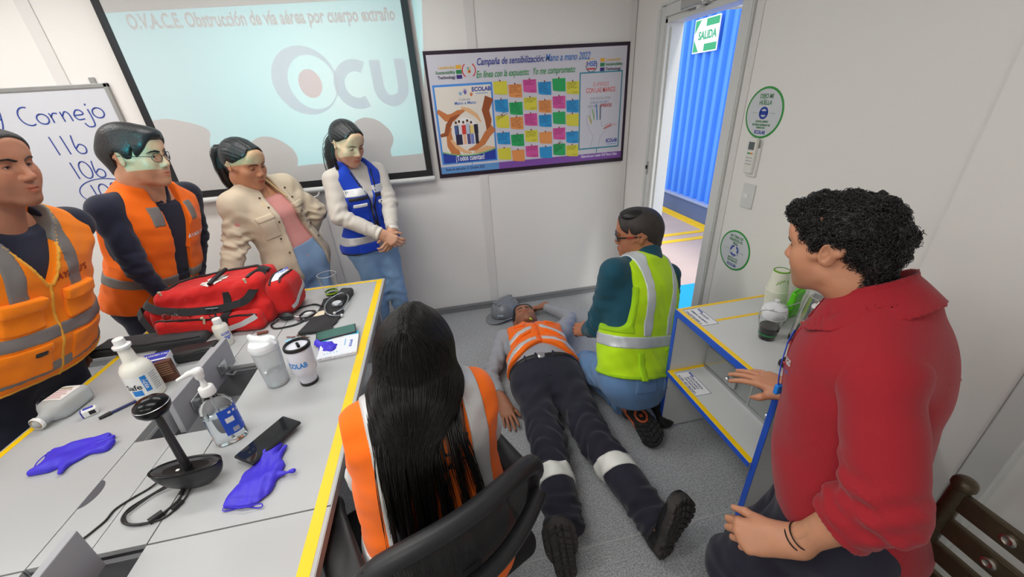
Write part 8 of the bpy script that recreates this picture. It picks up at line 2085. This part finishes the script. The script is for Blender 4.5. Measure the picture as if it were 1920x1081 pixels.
P_ = [f.march((x, y, .1), (0, 0, -1), .2) + np.array((0, 0, .0008)) for x, y in ((-.062, -.02), (-.012, -.012), (-.014, .035), (-.050, .030))]; MB().add(P_, [(0, 1, 2, 3)]).build('paper_tag', mat('tag_cream', srgb(220, 206, 180), .7), cu_)
RUB = mat('black_rubber', (.016, .016, .018), .35)
f2 = Field((-.26, -.06, -.005), (-.12, .08, .06), .003, ID); f2.ell((-.190, .012, .022), (.034, .021, .021), 0, 'u', np.array(Matrix.Rotation(rad(-10), 3, 'Z'))); f2.cap((-.160, .005, .020), (-.146, .002, .018), .009, .007, .01); o = field_obj('bulb', f2, RUB, cf_, 1); o.matrix_parent_inverse = Matrix()
MB().tube([loc(-.766, 1.782, .018), loc(-.742, 1.768, .016)], [.0075, .006], 12).lathe([(.010, 0), (.010, .007)], 14, loc(-.745, 1.752, .010)).build('valve', STEEL, cf_, True)
def tube_(pts, r=.0042, name='tube', m=RUB): return MB().tube(smooth_path([loc(*q) for q in pts], 70), r, 8).build(name, m, cf_, True)
tube_([(-.740, 1.766, .014), (-.70, 1.78, .008), (-.69, 1.83, .007), (-.735, 1.845, .007), (-.755, 1.80, .006), (-.72, 1.75, .006), (-.67, 1.76, .012)]); tube_([(-.845, 1.79, .012), (-.868, 1.755, .006), (-.84, 1.715, .005), (-.78, 1.715, .005), (-.735, 1.735, .006), (-.70, 1.79, .008), (-.67, 1.80, .012)])
tube_([(-.66, 1.86, .014), (-.72, 1.915, .006), (-.80, 1.885, .008), (-.83, 1.83, .02), (-.80, 1.80, .02)])
e = empty('white_disc', (-.729, 1.847, TZ), 0, 'round white plastic disc lying between the red bag and the cuff', 'disc'); MB().lathe([(0, .003), (.022, .003), (.024, .002), (.024, 0), (0, 0)][::-1], 28).build('disc', WHITEP, e, True)
# stethoscope lying on the cuff
st = empty('stethoscope', (-.575, 1.845, TZ), 0, 'stethoscope with metal ear tubes resting on the black cuff', 'stethoscope')
def sl(x, y, z=0): return (x + .575, y - 1.845, z)
GS = mat('grey_tube', srgb(150, 156, 162), .3, metal=.6)
MB().tube(smooth_path([sl(-.575, 1.935, .040), sl(-.625, 1.90, .032), sl(-.640, 1.84, .026), (-.045, -.075, .022), sl(-.585, 1.735, .018), sl(-.545, 1.74, .010)], 50), .0036, 8).build('ear_tube', GS, st, True); MB().tube(smooth_path([sl(-.575, 1.935, .040), sl(-.540, 1.905, .034), sl(-.535, 1.85, .028), sl(-.548, 1.79, .020), sl(-.580, 1.76, .018)], 50), .0036, 8).build('ear_tube', GS, st, True)
for q in (sl(-.545, 1.74, .010), sl(-.580, 1.757, .018)): MB().lathe([(.0001, -.007), (.006, -.005), (.007, .0), (.005, .006), (.0001, .008)], 12, q).build('ear_tip', WHITEP, st, True)
MB().lathe([(0, .018), (.024, .018), (.026, .022), (.026, .030), (.022, .034), (0, .034)], 26, sl(-.583, 1.842)).build('chest_piece', GS, st, True); MB().lathe([(.021, .0345), (0, .0345)], 22, sl(-.583, 1.842), None, False).build('diaphragm', mat('diaphragm', srgb(190, 196, 202), .25), st, True)

# -- cups
def cup(name, label, loc_, r0, r1, h, band=None, liquid=None, group=None):
    e = empty(name, loc_, 0, label, 'cup', group)
    MB().lathe([(0, .001), (r0, .001), (r0 + (r1 - r0) * .5, h * .5), (r1, h), (r1 + .002, h), (r1 + .002, h - .002), (r0 + (r1 - r0) * .5 + .001, h * .5), (r0 + .001, 0), (0, 0)], 36, cap=False).build('wall', CLEAR, e, True)
    MB().tube([((r1 + .001) * math.cos(a), (r1 + .001) * math.sin(a), h) for a in np.linspace(0, 6.283, 37)[:-1]], .0016, 6, closed=True).build('rim', FROST, e, True)
    if band: 
        z0, z1, m = band; ra = r0 + (r1 - r0) * z0 / h; rb = r0 + (r1 - r0) * z1 / h; MB().lathe([(ra + .0012, z0), (rb + .0012, z1), (rb + .0002, z1), (ra + .0002, z0)], 36, cap=False).build('coloured_band', m, e, True)
    if liquid: z, m = liquid; rb = r0 + (r1 - r0) * z / h; MB().lathe([(0, .003), (r0 - .001, .003), (rb - .001, z), (0, z)], 32).build('drink', m, e, True)
    return e
LIMEB = mat('lime_band', srgb(160, 210, 50), .4)
cup('plastic_cup', 'empty clear plastic cup with lime band at the far edge of the table', (-.650, 2.025, TZ), .030, .046, .118, (.010, .020, LIMEB))

# -- notebook, green phone, black phone
nb = empty('notebook', (-.512, 1.470, TZ), rad(5), 'white spiral notebook lying near the table edge under the green phone', 'notebook')
b = MB(); b.box((.006, .005, .006), (.150, .170, .012)); nbk = b.build('page_block', PAPER, nb, bevel=.0008); MB().box((.006, .005, .0128), (.152, .172, .0012)).build('cover', mat('cover_white', srgb(226, 230, 236), .4), nb)
MB().prism([(-.066, .090), (-.066, .045), (.0, .070), (.081, .062), (.081, .090)], 0, .0006, lambda x, y, z: (x, y, .0135 + z)).build('cover_band', mat('cover_teal', srgb(60, 170, 200), .4), nb)
for i in range(22): MB().tube([(-.060 + .0063 * i, -.080 + .0085 * math.cos(a), .006 + .0085 * math.sin(a)) for a in np.linspace(-2.2, 2.6, 9)], .0009, 5).build('spiral_ring', STEEL, nb, True)
text('lettering', 'ECOLAB', .014, LBLUE, (.055, -.005, .0136), (.05, 1, 0), (-1, .05, 0), nb, bold=.0004); b = MB(); [b.box((.03, .012 - .012 * i, .0138), (.004, .05 - .01 * i, .0005)) for i in range(1)]; [b.box((-.045 + .012 * i, -.055 + .001 * i, .0138), (.004, .006, .0005)) for i in range(5)]; b.build('cover_print', mat('print_pale_blue', srgb(120, 180, 220), .5), nb)
ph = empty('smartphone', (-.535, 1.568, TZ + .0125), rad(12), 'smartphone with green reflecting screen lying across the notebook', 'phone')
MB().box((0, 0, .005), (.166, .076, .009)).build('body', PHB, ph, bevel=.0035); MB().box((0, 0, .0098), (.158, .068, .0006)).build('screen', mat('green_glass', srgb(46, 92, 80), .12, coat=.4), ph)
ph = empty('smartphone', (-.612, .977, TZ + .016), rad(57), 'large black smartphone with dark screen resting on a violet glove', 'phone')
MB().box((0, 0, .005), (.168, .080, .0095)).build('body', mat('phone_frame', srgb(48, 46, 50), .3, metal=.4), ph, bevel=.004); MB().box((0, 0, .0101), (.162, .074, .0007)).build('screen', GLASSB, ph); MB().lathe([(0, .0106), (.0022, .0106)], 12, (.072, 0, 0), None, False).build('camera_hole', PHB, ph)

# ------------------------------------------------------------------ things on the serving counter
CZ = .73
COF = mat('dark_drink', (.010, .006, .006), .08, coat=.3)
cup('plastic_cup', 'clear plastic cup of dark drink standing on the serving counter', (1.190, 1.065, CZ), .028, .043, .100, (.020, .028, mat('green_band', srgb(40, 120, 70), .4)), (.056, COF))
PORC = mat('porcelain', srgb(232, 234, 238), .12, coat=.4)
sg_ = empty('sugar_bowl', (1.295, 1.155, CZ), 0, 'white lidded sugar bowl with a spoon on the counter', 'bowl')
MB().lathe([(0, 0), (.028, 0), (.030, .004), (.046, .025), (.050, .045), (.047, .062), (.040, .070)], 36).build('bowl', PORC, sg_, True); l = MB().lathe([(.043, .069), (.044, .072), (.034, .083), (.012, .091), (.006, .094), (.010, .100), (.009, .106), (0, .108)], 32).build('lid', PORC, sg_, True)
MB().tube([(-.05, -.02, .074), (.02, -.03, .086), (.085, -.038, .104)], .0022, 6).build('spoon', STEEL, sg_, True)
PAPC = mat('paper_cup', srgb(232, 232, 218), .6); GRP = mat('cup_green', srgb(110, 170, 40), .5)
for i in range(14):
    top = i == 13
    e = empty('paper_cup', (1.400 - .0006 * i, 1.255 + .0004 * i, CZ + .0065 * i), 0, 'white paper cup with green rim on top of the stack by the wall' if top else 'white paper cup nested in the stack by the wall, below the top one', 'cup', None if top else 'stack of paper cups on the counter')
    MB().lathe([(.042, 0), (.0435, .001), (.0435, .004), (.041, .005), (.031, .094), (.031, .095), (0, .095)], 30, cap=False).build('wall', PAPC, e, True)
    if top:
        MB().lathe([(.0312, .090), (.0318, .096), (.029, .098), (.027, .097)], 30, cap=False).build('green_rim', GRP, e, True)
        for a in (-2.6, -2.0, -1.5, -2.3): MB().strip([(.037 * math.cos(a + t), .037 * math.sin(a + t), .05 + .012 * math.sin(9 * t + a * 3)) for t in np.linspace(0, .22, 5)], (math.cos(a), math.sin(a), 0), .003, .0006).build('leaf_print', GRP, e)
gp_ = empty('tea_packet', (1.395, 1.165, CZ), rad(20), 'bright green packet standing behind the sugar bowl', 'packet'); f = Field((-.05, -.03, -.01), (.05, .03, .15), .004, ID); f.rbox((0, 0, .065), (.036, .014, .064), .010); wrinkle(f, 5, .004, 60); o = field_obj('packet', f, mat('packet_green', srgb(96, 206, 36), .3), gp_, 1); o.matrix_parent_inverse = Matrix(); MB().box((0, 0, .132), (.066, .006, .008)).build('seal', mat('packet_green', srgb(96, 206, 36), .3), gp_)
e = empty('glass_tumbler', (1.390, 1.075, CZ), 0, 'small clear glass between the sugar bowl and the steel kettle', 'glass'); MB().lathe([(0, 0), (.030, 0), (.036, .085), (.0335, .085), (.028, .008), (0, .008)], 32, cap=False).build('glass', mat('clear_glass', (.97, .99, .99), .02, trans=1, ior=1.4), e, True)
kt = empty('electric_kettle', (1.315, .985, CZ), rad(200), 'stainless steel electric kettle at the back of the counter', 'kettle')
SS_ = mat('polished_steel', (.62, .62, .60), .22, metal=1, bump=(200, .05, .001)); kb = MB().lathe([(0, .018), (.070, .018), (.074, .024), (.072, .06), (.056, .185), (.053, .200), (.050, .202)], 40).build('body', SS_, kt, True); MB().lathe([(.052, .200), (.053, .206), (.040, .218), (.012, .222), (.011, .232), (0, .234)], 32).build('lid', SS_, kt, True); MB().lathe([(.066, 0), (.076, .004), (.076, .014), (.070, .018), (0, .018)][::1], 36).build('base_ring', BLACK, kt, True)
MB().tube(smooth_path([(-.050, 0, .195), (-.090, 0, .205), (-.125, 0, .170), (-.130, 0, .110), (-.105, 0, .065), (-.070, 0, .055)], 40), .0105, 10).build('handle', BLACK, kt, True); MB().tube([(.050, 0, .165), (.085, 0, .195)], [.020, .010], 12).build('spout', SS_, kt, True)
MB().tube([(.0, .045 + .045 * math.cos(a) * .9, .205 + .055 * math.sin(a)) for a in np.linspace(.1, 3.0, 14)], .004, 8).build('bail', GLB, kt, True)
MB().lathe([(.016, 0), (.016, .002)], 22, (0, .0715, .060), Matrix.Rotation(rad(-90), 3, 'X')).build('badge', WHITEP, kb, True)
kbs = empty('kettle_power_base', (1.170, .868, CZ), rad(14), 'black square appliance base on the counter beside the man’s arm', 'base'); MB().box((0, 0, .014), (.130, .120, .028)).build('body', BLACK, kbs, bevel=.010); MB().box((0, .0, .030), (.10, .085, .008)).build('raised_plate', GLB, kbs, bevel=.006); MB().box((-.066, .0, .014), (.004, .02, .008)).build('button', SKIRT, kbs)
